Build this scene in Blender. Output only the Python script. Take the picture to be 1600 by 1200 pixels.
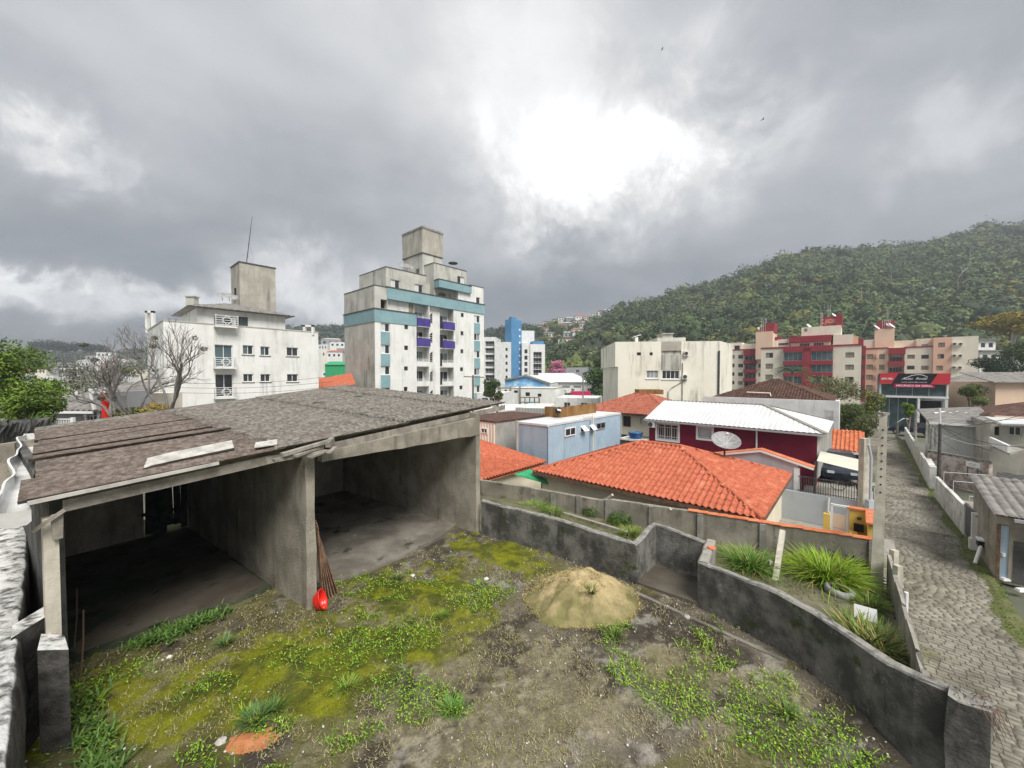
import bpy, math, random
import numpy as np
from mathutils import Vector, Matrix, noise as mnoise
SC = bpy.context.scene
COL = SC.collection
for _o in list(bpy.data.objects): bpy.data.objects.remove(_o)
RND = random.Random(7)
NP = np.random.default_rng(11)
R = math.radians
# ------------------------------------------------------------------ camera
CAMZ = 5.0; FPX = 603.0; PITCH = math.atan(15/603)
cd = bpy.data.cameras.new('camera'); CAM = bpy.data.objects.new('camera', cd); COL.objects.link(CAM)
cd.sensor_width = 36; cd.lens = 36*FPX/1600; cd.clip_start = .05; cd.clip_end = 9000
CAM.location = (0, 0, CAMZ); CAM.rotation_euler = (math.pi/2-PITCH, 0, 0)
SC.camera = CAM
# ------------------------------------------------------------------ colour management and sampling
SC.view_settings.view_transform = 'Standard'; SC.view_settings.look = 'None'
SC.view_settings.gamma = 1; SC.view_settings.use_curve_mapping = False
EXPO = 1.7
SC.view_settings.exposure = EXPO
SC.render.engine = 'CYCLES'
SC.cycles.use_denoising = True
SC.cycles.max_bounces = 6; SC.cycles.diffuse_bounces = 3; SC.cycles.glossy_bounces = 2
SC.cycles.transmission_bounces = 4; SC.cycles.transparent_max_bounces = 8; SC.cycles.volume_bounces = 0
SC.cycles.sample_clamp_indirect = 6
# ------------------------------------------------------------------ geometry of sight lines (measuring distances only)
_c, _s = math.cos(PITCH), math.sin(PITCH)
def ray(px, py):
	xc = (px-800)/FPX; yc = (600-py)/FPX
	return Vector((xc, _c+yc*_s, yc*_c-_s))
def P(px, py, z):
	r = ray(px, py); t = (z-CAMZ)/r.z
	return Vector((r.x*t, r.y*t, z))
def D(px, py, Y):
	r = ray(px, py); t = Y/r.y
	return Vector((r.x*t, Y, CAMZ+r.z*t))
# ------------------------------------------------------------------ sky and sun
SUN_AZ = R(153); SUN_EL = R(52)
w = bpy.data.worlds.new('World'); SC.world = w; w.use_nodes = True
def build_world():
	nt = w.node_tree; N = nt.nodes; L = nt.links
	for n in list(N): N.remove(n)
	out = N.new('ShaderNodeOutputWorld'); bg = N.new('ShaderNodeBackground'); L.new(bg.outputs[0], out.inputs[0])
	sky = N.new('ShaderNodeTexSky'); sky.sky_type = 'NISHITA'; sky.sun_disc = False
	sky.sun_elevation = SUN_EL; sky.sun_rotation = SUN_AZ
	tc = N.new('ShaderNodeTexCoord')
	def math_(op, a, b=None, c=None, clamp=False):
		n = N.new('ShaderNodeMath'); n.operation = op; n.use_clamp = clamp
		for i, v in enumerate((a, b, c)):
			if v is None: continue
			if isinstance(v, (int, float)): n.inputs[i].default_value = v
			else: L.new(v, n.inputs[i])
		return n.outputs[0]
	def vmath(op, a, b):
		n = N.new('ShaderNodeVectorMath'); n.operation = op
		for i, v in enumerate((a, b)):
			if isinstance(v, (tuple, list, Vector)): n.inputs[i].default_value = tuple(v)
			else: L.new(v, n.inputs[i])
		return n
	d = vmath('NORMALIZE', tc.outputs['Generated'], (0, 0, 0)).outputs[0]
	sx = N.new('ShaderNodeSeparateXYZ'); L.new(d, sx.inputs[0])
	z = math_('MAXIMUM', sx.outputs[2], 0.0)
	zz = math_('ADD', z, .16)
	cx = N.new('ShaderNodeCombineXYZ')
	L.new(math_('DIVIDE', sx.outputs[0], zz), cx.inputs[0]); L.new(math_('DIVIDE', sx.outputs[1], zz), cx.inputs[1])
	def noise(vec, scale, detail, rough, dist, off=(0, 0, 0)):
		mp = N.new('ShaderNodeMapping'); L.new(vec, mp.inputs[0]); mp.inputs['Location'].default_value = off
		n = N.new('ShaderNodeTexNoise'); L.new(mp.outputs[0], n.inputs['Vector'])
		n.inputs['Scale'].default_value = scale; n.inputs['Detail'].default_value = detail
		n.inputs['Roughness'].default_value = rough; n.inputs['Distortion'].default_value = dist
		return n
	n1 = noise(cx.outputs[0], .75, 5, .5, .6, (3.1, 1.7, 0))
	n2 = noise(cx.outputs[0], 2.6, 6, .55, .4, (0, 5, 0))
	nw = noise(d, 5.5, 7, .62, .3)
	warp = vmath('SUBTRACT', nw.outputs['Color'], (.5, .5, .5)).outputs[0]
	wv = N.new('ShaderNodeVectorMath'); wv.operation = 'SCALE'; L.new(warp, wv.inputs[0]); wv.inputs['Scale'].default_value = .36
	dw = vmath('ADD', d, wv.outputs[0]).outputs[0]
	# even overcast: lightest overhead, darkest at the horizon
	elev = math_('MULTIPLY_ADD', z, 1.15, .62)
	var = math_('ADD', math_('MULTIPLY_ADD', n1.outputs[0], 1.3, .31), math_('MULTIPLY_ADD', n2.outputs[0], .42, -.2))
	base = math_('MULTIPLY', math_('MULTIPLY', elev, var), .325)
	# thick and thin parts of the cloud deck: (px, py, half width, half height, amount)
	blobs = [(1010, 236, 95, 32, .75), (910, 262, 95, 54, .7), (890, 335, 42, 42, .55), (850, 230, 190, 120, .26), (95, 222, 50, 24, .6), (70, 235, 90, 50, .12), (50, 432, 100, 17, .8), (250, 470, 140, 19, .75),
			 (490, 462, 62, 36, .8), (1500, 215, 50, 34, .3), (825, 60, 60, 90, .3), (1010, 180, 60, 40, .2), (1120, 170, 80, 50, -.08), (500, 60, 200, 60, .08), (150, 60, 140, 50, .12),
			 (330, 340, 260, 60, -.06), (620, 330, 160, 80, -.06), (1240, 130, 230, 80, -.10), (60, 530, 240, 34, -.15), (900, 440, 150, 40, -.12), (1300, 300, 220, 50, -.05), (620, 480, 60, 60, .1)]
	tot = base; gap = None
	for px, py, hw, hh, a in blobs:
		c = ray(px, py).normalized()
		rt = Vector((c.y, -c.x, 0)).normalized(); up = rt.cross(c)
		k = FPX*(1+((px-800)/FPX)**2)**.5
		df = vmath('SUBTRACT', dw, c).outputs[0]
		u_ = math_('MULTIPLY', vmath('DOT_PRODUCT', df, rt).outputs['Value'], k/hw*.72)
		v_ = math_('MULTIPLY', vmath('DOT_PRODUCT', df, up).outputs['Value'], k/hh*.72)
		f_ = math_('MULTIPLY', vmath('DOT_PRODUCT', df, c).outputs['Value'], 2.2)
		q = math_('ADD', math_('ADD', math_('MULTIPLY', u_, u_), math_('MULTIPLY', v_, v_)), math_('MULTIPLY', f_, f_))
		g = math_('POWER', 2.718, math_('MULTIPLY', q, -1.0))
		if a > .5: gap = math_('MULTIPLY', g, a*.62) if gap is None else math_('ADD', gap, math_('MULTIPLY', g, a*.62))
		else: tot = math_('ADD', tot, math_('MULTIPLY', g, a*.62))
	n3 = noise(dw, 7.5, 6, .6, .5)
	brk = math_('ADD', math_('MULTIPLY_ADD', n3.outputs[0], 2.6, -.75), .35)
	tot = math_('ADD', tot, math_('MULTIPLY', gap, math_('MAXIMUM', brk, .12)))
	tot = math_('MAXIMUM', tot, .06)
	tint = N.new('ShaderNodeMix'); tint.data_type = 'RGBA'; tint.clamp_factor = True
	L.new(math_('MULTIPLY', tot, 1.6, clamp=True), tint.inputs[0])
	tint.inputs[6].default_value = (.86, .96, 1.1, 1); tint.inputs[7].default_value = (1, 1, 1.0, 1)
	mul = N.new('ShaderNodeVectorMath'); mul.operation = 'SCALE'; L.new(tint.outputs[2], mul.inputs[0]); L.new(tot, mul.inputs['Scale'])
	sk = N.new('ShaderNodeVectorMath'); sk.operation = 'SCALE'; L.new(sky.outputs[0], sk.inputs[0]); sk.inputs['Scale'].default_value = .6
	# the sky shows through the deck a little; colours are given for a background strength of 0.1
	ck = N.new('ShaderNodeVectorMath'); ck.operation = 'SCALE'; L.new(mul.outputs[0], ck.inputs[0]); ck.inputs['Scale'].default_value = 10*SKYGAIN
	mx = N.new('ShaderNodeMix'); mx.data_type = 'RGBA'; mx.inputs[0].default_value = .97
	L.new(sk.outputs[0], mx.inputs[6]); L.new(ck.outputs[0], mx.inputs[7])
	L.new(mx.outputs[2], bg.inputs[0]); bg.inputs[1].default_value = .1
SKYGAIN = .41
build_world()
sl = bpy.data.lights.new('sun', 'SUN'); sl.energy = 1.5; sl.angle = R(30); sl.color = (1, .965, .91)
so = bpy.data.objects.new('sun', sl); COL.objects.link(so)
_sd = Vector((math.sin(SUN_AZ)*math.cos(SUN_EL), math.cos(SUN_AZ)*math.cos(SUN_EL), math.sin(SUN_EL)))
so.rotation_euler = _sd.to_track_quat('Z', 'Y').to_euler(); so.location = _sd*60
# ------------------------------------------------------------------ materials
def lin(r, g, b):
	f = lambda c: (c/255/12.92) if c/255 <= .04045 else ((c/255+.055)/1.055)**2.4
	return (f(r), f(g), f(b))
def material(name, col, col2=None, scale=2.0, detail=6, contrast=(.35, .65), rough=.85, bump=0., bscale=30., spec=.3, streak=None,
			 spots=None, attr=None, metal=0., top=None, zs=1.):
	"""col/col2 blended by noise; streak=(colour, amount, scale): dirt running down; spots=(colour, scale, lo, hi); attr: colour attribute multiplied in"""
	m = bpy.data.materials.new(name); m.use_nodes = True
	nt = m.node_tree; N = nt.nodes; L = nt.links; bs = N['Principled BSDF']
	bs.inputs['Roughness'].default_value = rough; bs.inputs['Specular IOR Level'].default_value = spec; bs.inputs['Metallic'].default_value = metal
	geo = N.new('ShaderNodeNewGeometry')
	def tex(scale, detail=5, st=None, rough_=.6):
		mp = N.new('ShaderNodeMapping'); L.new(geo.outputs['Position'], mp.inputs[0])
		if st: mp.inputs['Scale'].default_value = st
		n = N.new('ShaderNodeTexNoise'); L.new(mp.outputs[0], n.inputs['Vector']); n.inputs['Scale'].default_value = scale
		n.inputs['Detail'].default_value = detail; n.inputs['Roughness'].default_value = rough_
		return n.outputs[0]
	def rng(v, lo, hi):
		n = N.new('ShaderNodeMapRange'); n.interpolation_type = 'SMOOTHSTEP'; L.new(v, n.inputs[0])
		n.inputs[1].default_value = lo; n.inputs[2].default_value = hi
		return n.outputs[0]
	def mix(f, a, b, mode='MIX'):
		n = N.new('ShaderNodeMix'); n.data_type = 'RGBA'; n.blend_type = mode
		for i, v in ((0, f), (6, a), (7, b)):
			if isinstance(v, (int, float)): n.inputs[i].default_value = v
			elif isinstance(v, tuple): n.inputs[i].default_value = (*v[:3], 1)
			else: L.new(v, n.inputs[i])
		return n.outputs[2]
	c = tuple(col)
	if col2 is not None: c = mix(rng(tex(scale, detail, (1, 1, zs)), *contrast), c, tuple(col2))
	if spots:
		for sp in (spots if isinstance(spots, list) else [spots]):
			c = mix(rng(tex(sp[1], 6, None, .65), sp[2], sp[3]), c, tuple(sp[0]))
	if streak:
		a = rng(tex(streak[2], 5, (1, 1, .09)), .46, .72); b = rng(tex(streak[2]*.25, 4), .35, .65)
		mm = N.new('ShaderNodeMath'); mm.operation = 'MULTIPLY'; L.new(a, mm.inputs[0]); L.new(b, mm.inputs[1])
		m2 = N.new('ShaderNodeMath'); m2.operation = 'MULTIPLY'; L.new(mm.outputs[0], m2.inputs[0]); m2.inputs[1].default_value = streak[1]
		c = mix(m2.outputs[0], c, tuple(streak[0]))
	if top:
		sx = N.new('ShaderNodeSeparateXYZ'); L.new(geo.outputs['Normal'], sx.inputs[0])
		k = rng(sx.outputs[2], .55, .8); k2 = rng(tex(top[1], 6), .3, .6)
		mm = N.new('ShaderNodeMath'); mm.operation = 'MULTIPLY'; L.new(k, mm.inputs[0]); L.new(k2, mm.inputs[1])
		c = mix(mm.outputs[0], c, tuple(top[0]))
	if attr:
		at = N.new('ShaderNodeVertexColor'); at.layer_name = attr
		c = mix(1.0, c, at.outputs[0], 'MULTIPLY')
	if isinstance(c, tuple): bs.inputs['Base Color'].default_value = (*c, 1)
	else: L.new(c, bs.inputs['Base Color'])
	if bump:
		bp = N.new('ShaderNodeBump'); bp.inputs['Strength'].default_value = bump; bp.inputs['Distance'].default_value = .02
		L.new(tex(bscale, 4), bp.inputs['Height']); L.new(bp.outputs[0], bs.inputs['Normal'])
	return m
MT = {}
def mk(key, *a, **k): MT[key] = material(key, *a, **k)
DIRT = (.09, .085, .07)
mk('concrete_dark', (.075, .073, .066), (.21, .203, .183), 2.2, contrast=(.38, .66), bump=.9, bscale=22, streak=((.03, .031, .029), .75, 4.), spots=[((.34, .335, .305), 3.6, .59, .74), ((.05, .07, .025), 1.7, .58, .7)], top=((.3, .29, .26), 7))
mk('concrete_shed', (.23, .21, .17), (.38, .345, .285), 1.3, bump=.9, bscale=26, streak=((.06, .06, .045), .75, 3.), spots=((.42, .38, .31), 5, .62, .78))
mk('concrete_mid', (.21, .2, .175), (.34, .32, .285), 2.2, bump=.5, bscale=30, streak=((.05, .05, .042), .8, 4.), top=((.34, .32, .28), 6))
mk('plaster_old', (.2, .185, .15), (.33, .305, .25), 1.1, bump=.7, bscale=24, streak=((.06, .058, .045), .9, 3.), spots=((.07, .075, .04), 1.3, .58, .72), top=((.3, .28, .24), 5))
mk('concrete_post', (.47, .435, .355), (.6, .56, .47), 3, bump=.4, streak=((.15, .14, .11), .6, 5.))
mk('lichen_wall', (.035, .033, .03), (.095, .09, .082), 4, bump=.9, bscale=18, top=((.68, .68, .655), 6), spots=((.3, .3, .28), 6, .64, .75))
mk('slab', (.135, .12, .1), (.25, .23, .195), 1.1, bump=.35, bscale=12, spots=[((.36, .34, .3), 1.8, .64, .74), ((.045, .05, .03), 1.2, .58, .7)])
mk('slab_green', (.035, .05, .025), (.1, .098, .07), .8, bump=.4, spots=((.02, .035, .012), 1.5, .5, .65))
mk('fibre', (.115, .105, .09), (.26, .24, .21), 9, detail=8, contrast=(.36, .66), bump=.6, bscale=60, spots=[((.16, .11, .095), 1.0, .58, .72), ((.42, .4, .37), 26, .66, .74), ((.03, .035, .022), 1.1, .62, .72)])
mk('fibre_red', (.105, .08, .065), (.225, .185, .158), 10, detail=8, contrast=(.36, .66), bump=.6, bscale=60, spots=[((.11, .1, .09), 1.5, .56, .7), ((.4, .38, .35), 26, .67, .75), ((.035, .037, .025), 1.2, .6, .7)])
mk('fibre_pale', (.36, .35, .32), (.54, .52, .48), 4, bump=.3, spots=((.2, .19, .17), 6, .6, .72))
mk('fibre_grey', (.16, .15, .14), (.27, .255, .235), 2.5, bump=.3, spots=((.06, .058, .05), 2.2, .56, .7))
mk('wood_grey', (.2, .18, .15), (.36, .33, .285), 3, zs=1, bump=.5, bscale=40, streak=((.08, .07, .06), .5, 6))
mk('wood_brown', (.13, .075, .045), (.24, .15, .1), 6, bump=.4, bscale=50)
mk('wood_dark', (.018, .022, .024), (.05, .055, .052), 5, bump=.3)
mk('wood_rust', (.2, .1, .035), (.32, .18, .07), 3, zs=.2, streak=((.1, .05, .02), .6, 6))
mk('gutter', (.75, .75, .74), (.55, .55, .52), 2, rough=.5, spots=((.25, .24, .2), 2, .62, .72))
mk('white_paint', (.8, .8, .78), (.7, .7, .68), 1.2, rough=.7, streak=((.3, .29, .27), .35, 2.))
mk('white_clean', (.82, .82, .81), rough=.55)
mk('white_stain', (.8, .8, .77), (.73, .73, .69), .7, rough=.85, streak=((.28, .28, .26), .6, 1.6))
mk('lane_white', (.74, .73, .69), (.52, .51, .47), 1.6, rough=.9, bump=.5, streak=((.2, .19, .17), .85, 2.5), spots=((.26, .25, .22), 1.9, .56, .7))
mk('grey_stain', (.44, .435, .39), (.56, .55, .5), .5, rough=.9, streak=((.17, .165, .14), .9, 1.3))
mk('beige_stain', (.36, .34, .29), (.48, .46, .4), .7, rough=.9, streak=((.16, .15, .125), .9, 1.4))
mk('teal', lin(128, 160, 166), lin(138, 170, 175), .8, streak=((.22, .3, .31), .4, 1.5))
mk('purple', lin(72, 60, 130), lin(80, 70, 140), 1)
mk('cream_stain', (.8, .78, .68), (.76, .735, .62), .5, rough=.9, streak=((.19, .18, .15), .85, 1.5))
mk('stain_dark', (.2, .2, .185), (.5, .49, .43), 2.5, zs=.08, contrast=(.4, .6))
mk('cream', (.78, .72, .56), (.72, .665, .52), 1, streak=((.45, .4, .3), .3, 2))
mk('cream_pale', (.8, .75, .63), (.76, .7, .58), .6, streak=((.5, .45, .36), .3, 1))
mk('peach', (.75, .48, .36), (.71, .45, .33), .5)
mk('peach_pale', (.8, .6, .45), (.77, .57, .42), .5, streak=((.6, .42, .3), .3, 1))
mk('red_paint', (.31, .042, .055), (.27, .036, .047), .6)
mk('maroon', (.19, .013, .038), (.155, .01, .03), .8, rough=.6, streak=((.06, .008, .014), .5, 2))
mk('grey_wall', (.47, .5, .53), (.42, .45, .48), .8, streak=((.28, .3, .31), .4, 2))
mk('grey_house', (.34, .35, .36), (.3, .31, .32), 1)
mk('blue_panel', (.42, .53, .62), (.36, .47, .57), .9, rough=.55, streak=((.26, .31, .34), .7, 2.))
mk('grey_panel', (.42, .415, .38), (.34, .335, .31), .9, rough=.6, streak=((.2, .19, .17), .6, 3.))
mk('blue_tower', lin(84, 134, 176), lin(94, 146, 188), .3)
mk('blue_mural', lin(120, 178, 226), lin(196, 222, 240), .35, contrast=(.42, .58), spots=((.1, .25, .5), .5, .62, .7))
mk('roof_white', (.7, .71, .71), (.6, .605, .6), .8, rough=.5, spots=((.5, .5, .48), 1.6, .64, .74))
mk('roof_cream', (.74, .71, .6), (.66, .63, .52), .8, rough=.5)
mk('tile_orange', (.53, .155, .085), (.43, .115, .06), 5.5, rough=.85, contrast=(.42, .58), spots=[((.25, .085, .05), 6, .56, .7), ((.64, .25, .14), 2.2, .55, .72)])
mk('tile_red', (.36, .1, .062), (.46, .17, .11), 2.2, rough=.85, spots=((.2, .1, .075), 1.7, .55, .7))
mk('tile_brown', (.07, .035, .026), (.14, .08, .06), 3, rough=.9, spots=((.035, .03, .025), 1.5, .55, .7))
mk('clay', (.5, .13, .05), (.6, .22, .11), 3, spots=((.25, .14, .09), 4, .6, .75))
mk('glass', (.02, .024, .027), (.05, .055, .06), .6, rough=.06, spec=.55)
mk('glass_teal', (.05, .085, .09), (.1, .14, .15), .7, rough=.06, spec=.55)
mk('glass_pale', (.3, .34, .35), (.2, .235, .25), .9, rough=.1, spec=.5)
mk('shutter', (.26, .22, .165), (.33, .285, .22), 1.5, rough=.7)
mk('shutter_white', (.7, .71, .7), (.6, .61, .6), 1.5, rough=.6)
mk('alu', (.5, .51, .52), rough=.4, metal=.4)
mk('frame_dark', (.07, .07, .072), rough=.5)
mk('void', (.012, .012, .013), rough=.9)
mk('iron', (.06, .06, .062), (.12, .11, .1), 6, rough=.6)
mk('iron_white', (.7, .7, .7), rough=.5)
mk('rebar', (.16, .1, .07), rough=.8)
mk('dish', (.34, .33, .33), (.27, .265, .265), 4, rough=.5)
mk('blue_tank', (.02, .075, .2), (.03, .1, .25), 1, rough=.35)
mk('teal_tank', (.15, .4, .42), rough=.5)
mk('red_plastic', (.75, .025, .015), rough=.3, spec=.5)
mk('rubber', (.24, .24, .23), (.34, .34, .32), 9, rough=.9)
mk('white_sheet', (.82, .83, .84), (.74, .75, .76), 3, rough=.6)
mk('green_sheet', (.03, .3, .12), (.04, .36, .16), 2, rough=.6)
mk('yellow_wall', (.76, .52, .12), (.72, .47, .1), 1.4)
mk('black_box', (.012, .012, .013), rough=.35)
mk('car_paint', (.012, .016, .03), rough=.18, spec=.6)
mk('sand', (.8, .78, .74), (1, 1, 1), 9, detail=9, bump=.9, bscale=45, spots=((.45, .42, .36), 17, .64, .75), attr='Col')
mk('brick_dust', (.42, .15, .055), (.52, .22, .1), 8, bump=.6, bscale=60)
mk('pebble', (.42, .4, .36), (.62, .6, .56), 9)
mk('earth', (.24, .18, .105), (.32, .25, .155), 1.2, bump=.4, spots=((.08, .09, .03), 1.4, .58, .7))
mk('stone_dark', (.045, .047, .045), (.12, .12, .115), 1.5, bump=1., bscale=9, spots=((.2, .2, .19), 3, .62, .72))
mk('cobble', (.19, .178, .148), (.29, .275, .235), 1.2, bump=.5, bscale=24, spots=[((.12, .115, .09), .9, .52, .68), ((.4, .385, .34), 3, .66, .78)], attr='Col')
mk('joint', (.14, .132, .1), (.185, .178, .135), 3)
mk('slab_brown', (.075, .062, .048), (.13, .112, .088), .9, bump=.3, spots=((.045, .045, .03), 1.3, .55, .7))
mk('town_ground', (.17, .16, .14), (.1, .11, .07), .06, spots=((.27, .25, .22), .1, .55, .65))
mk('terrace_soil', (.1, .095, .06), (.19, .175, .115), 1.8, bump=.6, spots=[((.13, .15, .025), 1.3, .55, .68), ((.3, .28, .23), 2.6, .64, .74)])
mk('verge', (.09, .115, .03), (.15, .15, .07), 2.5, bump=.5)
mk('leaf', (1, 1, 1), rough=.6, spec=.2, attr='Col')
mk('leaf_soft', (1, 1, 1), rough=.55, spec=.25, attr='Col')
mk('bark', (.14, .12, .1), (.23, .2, .17), 5, bump=.6)
mk('bark_grey', (.16, .15, .14), (.26, .245, .23), 4, bump=.4)
mk('bark_pale', (.42, .4, .36), (.5, .48, .44), 2)
mk('sign_red', (.6, .045, .06), rough=.5)
mk('sign_pink', (.55, .025, .12), rough=.5)
mk('sign_black', (.02, .02, .03), rough=.4)
mk('sign_white', (.85, .85, .85), rough=.5)
mk('sign_peach', (.8, .38, .27), rough=.6)
mk('hill', (.025, .035, .016), (.05, .06, .028), .05)
mk('field', (.15, .15, .08), (.1, .12, .05), .02)
mk('wire', (.03, .03, .03), rough=.7)
mk('yellow_arm', (.5, .44, .3), rough=.8)
# ------------------------------------------------------------------ mesh builder
class MB:
	def __init__(s): s.v = []; s.f = []; s.m = []
	def add(s, vs, fs, m=0):
		b = len(s.v); s.v += [tuple(v) for v in vs]
		for f in fs: s.f.append([b+i for i in f]); s.m.append(m)
	def face(s, pts, m=0): s.add(pts, [range(len(pts))], m)
	def box(s, x0, x1, y0, y1, z0, z1, m=0):
		s.add([(x0,y0,z0),(x1,y0,z0),(x1,y1,z0),(x0,y1,z0),(x0,y0,z1),(x1,y0,z1),(x1,y1,z1),(x0,y1,z1)],
			  [(0,3,2,1),(4,5,6,7),(0,1,5,4),(1,2,6,5),(2,3,7,6),(3,0,4,7)], m)
	def hexa(s, p, m=0):   # 8 points: bottom ring, top ring
		s.add(p, [(0,3,2,1),(4,5,6,7),(0,1,5,4),(1,2,6,5),(2,3,7,6),(3,0,4,7)], m)
	def prism(s, poly, z0, z1, m=0, cap=True):
		n = len(poly); z1 = z1 if isinstance(z1, (list, tuple)) else [z1]*n; z0 = z0 if isinstance(z0, (list, tuple)) else [z0]*n
		vs = [(p[0], p[1], z0[i]) for i, p in enumerate(poly)]+[(p[0], p[1], z1[i]) for i, p in enumerate(poly)]
		fs = [(i, (i+1) % n, n+(i+1) % n, n+i) for i in range(n)]
		if cap: fs += [tuple(range(n-1, -1, -1)), tuple(range(n, 2*n))]
		s.add(vs, fs, m)
	def bar(s, p, q, wd, h, m=0, up=(0, 0, 1)):
		p = Vector(p); q = Vector(q); d = (q-p).normalized(); u = Vector(up)
		sd = d.cross(u)
		if sd.length < 1e-4: sd = d.cross(Vector((1, 0, 0)))
		sd.normalize(); u = sd.cross(d); sd *= wd/2; u = u*(h/2)
		s.hexa([p-sd-u, p+sd-u, q+sd-u, q-sd-u, p-sd+u, p+sd+u, q+sd+u, q-sd+u], m)
	def tube(s, pts, r, n=6, m=0, cap=True):
		pts = [Vector(p) for p in pts]; k = len(pts); r = r if isinstance(r, (list, tuple)) else [r]*k
		vs = []; fs = []
		for i, p in enumerate(pts):
			d = (pts[min(i+1, k-1)]-pts[max(i-1, 0)]).normalized()
			a = d.cross(Vector((0, 0, 1)) if abs(d.z) < .9 else Vector((1, 0, 0))).normalized(); b = d.cross(a)
			for j in range(n):
				t = 2*math.pi*j/n; vs.append(p+(a*math.cos(t)+b*math.sin(t))*r[i])
		for i in range(k-1):
			for j in range(n): fs.append((i*n+j, i*n+(j+1) % n, (i+1)*n+(j+1) % n, (i+1)*n+j))
		if cap: fs += [tuple(range(n-1, -1, -1)), tuple(range((k-1)*n, k*n))]
		s.add(vs, fs, m)
	def lathe(s, c, prof, n=16, m=0, axis=None):
		c = Vector(c); vs = []; fs = []; k = len(prof)
		A = Matrix.Identity(3) if axis is None else Vector(axis).normalized().to_track_quat('Z', 'Y').to_matrix()
		for r_, z_ in prof:
			for j in range(n):
				t = 2*math.pi*j/n; vs.append(c+A @ Vector((r_*math.cos(t), r_*math.sin(t), z_)))
		for i in range(k-1):
			for j in range(n): fs.append((i*n+j, i*n+(j+1) % n, (i+1)*n+(j+1) % n, (i+1)*n+j))
		s.add(vs, fs, m)
	def mesh(s, name, mats, smooth=False):
		me = bpy.data.meshes.new(name); me.from_pydata(s.v, [], s.f)
		for x in (mats if isinstance(mats, (list, tuple)) else [mats]): me.materials.append(MT[x])
		me.polygons.foreach_set('material_index', s.m)
		if smooth: me.polygons.foreach_set('use_smooth', [True]*len(s.f))
		me.update(); return me
	def build(s, name, mats, parent=None, smooth=False, origin=None):
		"""vertices are world coordinates; the object's origin is its parent's (or origin)"""
		o_ = worldloc(parent) if parent is not None else Vector(origin if origin is not None else (0, 0, 0))
		if o_.length > 0: s.v = [(x-o_.x, y-o_.y, z-o_.z) for x, y, z in s.v]
		ob = bpy.data.objects.new(name, s.mesh(name, mats, smooth)); COL.objects.link(ob)
		if parent is not None: ob.parent = parent
		else: ob.location = o_
		return ob
def worldloc(o):
	v = Vector((0, 0, 0))
	while o is not None: v = v+o.location; o = o.parent
	return v
def tag(o, label=None, cat=None, group=None, kind=None):
	for k, v in (('label', label), ('category', cat), ('group', group), ('kind', kind)):
		if v: o[k] = v
	return o
def thing(name, loc, label, cat, group=None):
	o = bpy.data.objects.new(name, None); COL.objects.link(o); o.location = loc; o.empty_display_size = .2
	return tag(o, label, cat, group)
def inst(name, me, parent, loc=(0, 0, 0), rotz=0., rot=None, scale=None):
	"""shared-mesh object; loc is relative to the parent"""
	o = bpy.data.objects.new(name, me); COL.objects.link(o)
	if parent is not None: o.parent = parent
	o.location = loc; o.rotation_euler = rot if rot is not None else (0, 0, rotz)
	if scale is not None: o.scale = scale
	return o
def copy_tree(o, parent=None):
	c = o.copy(); COL.objects.link(c)
	if parent is not None: c.parent = parent
	for ch in list(o.children): copy_tree(ch, c)
	return c
def npmesh(name, V, Fc, mats, cols=None, smooth=False, k=None):
	"""fast mesh from arrays: Fc is an (n, k) index array; cols: per-face or per-vertex colours"""
	me = bpy.data.meshes.new(name); V = np.asarray(V, np.float32); Fc = np.asarray(Fc, np.int32); n, k = Fc.shape
	me.vertices.add(len(V)); me.vertices.foreach_set('co', V.ravel())
	me.loops.add(n*k); me.loops.foreach_set('vertex_index', Fc.ravel())
	me.polygons.add(n); me.polygons.foreach_set('loop_start', np.arange(0, n*k, k, dtype=np.int32))
	if smooth: me.polygons.foreach_set('use_smooth', np.ones(n, bool))
	for x in (mats if isinstance(mats, (list, tuple)) else [mats]): me.materials.append(MT[x])
	if cols is not None:
		cols = np.asarray(cols, np.float32)
		if len(cols) == n and len(cols) != len(V): c = np.repeat(cols, k, axis=0); dom = 'CORNER'
		else: c = cols; dom = 'POINT'
		a = me.color_attributes.new('Col', 'FLOAT_COLOR', dom)
		a.data.foreach_set('color', np.hstack([c, np.ones((len(c), 1), np.float32)]).astype(np.float32).ravel())
	me.update(calc_edges=True); me.validate(); return me
def link(name, me, parent=None, loc=(0, 0, 0)):
	o = bpy.data.objects.new(name, me); COL.objects.link(o); o.location = loc
	if parent is not None: o.parent = parent
	return o
def h2(ix, iy, seed):
	n = (ix.astype(np.int64)*374761393+iy.astype(np.int64)*668265263+seed*1442695041) & 0xffffffff
	n = ((n ^ (n >> 13))*1274126177) & 0xffffffff
	return ((n ^ (n >> 16)) & 0xffff)/65535.
def vnoise(x, y, seed=0):
	x = np.asarray(x, float); y = np.asarray(y, float); ix = np.floor(x); iy = np.floor(y); fx = x-ix; fy = y-iy
	fx = fx*fx*(3-2*fx); fy = fy*fy*(3-2*fy)
	a = h2(ix, iy, seed); b = h2(ix+1, iy, seed); c = h2(ix, iy+1, seed); d = h2(ix+1, iy+1, seed)
	return (a*(1-fx)+b*fx)*(1-fy)+(c*(1-fx)+d*fx)*fy
def fbm(x, y, seed=0, oct=4):
	t = 0; a = .5; s = 0
	for i in range(oct): t = t+a*vnoise(x*2**i, y*2**i, seed+i*17); s += a; a *= .55
	return t/s
def sstep(x, a, b):
	t = np.clip((x-a)/(b-a), 0, 1); return t*t*(3-2*t)
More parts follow.
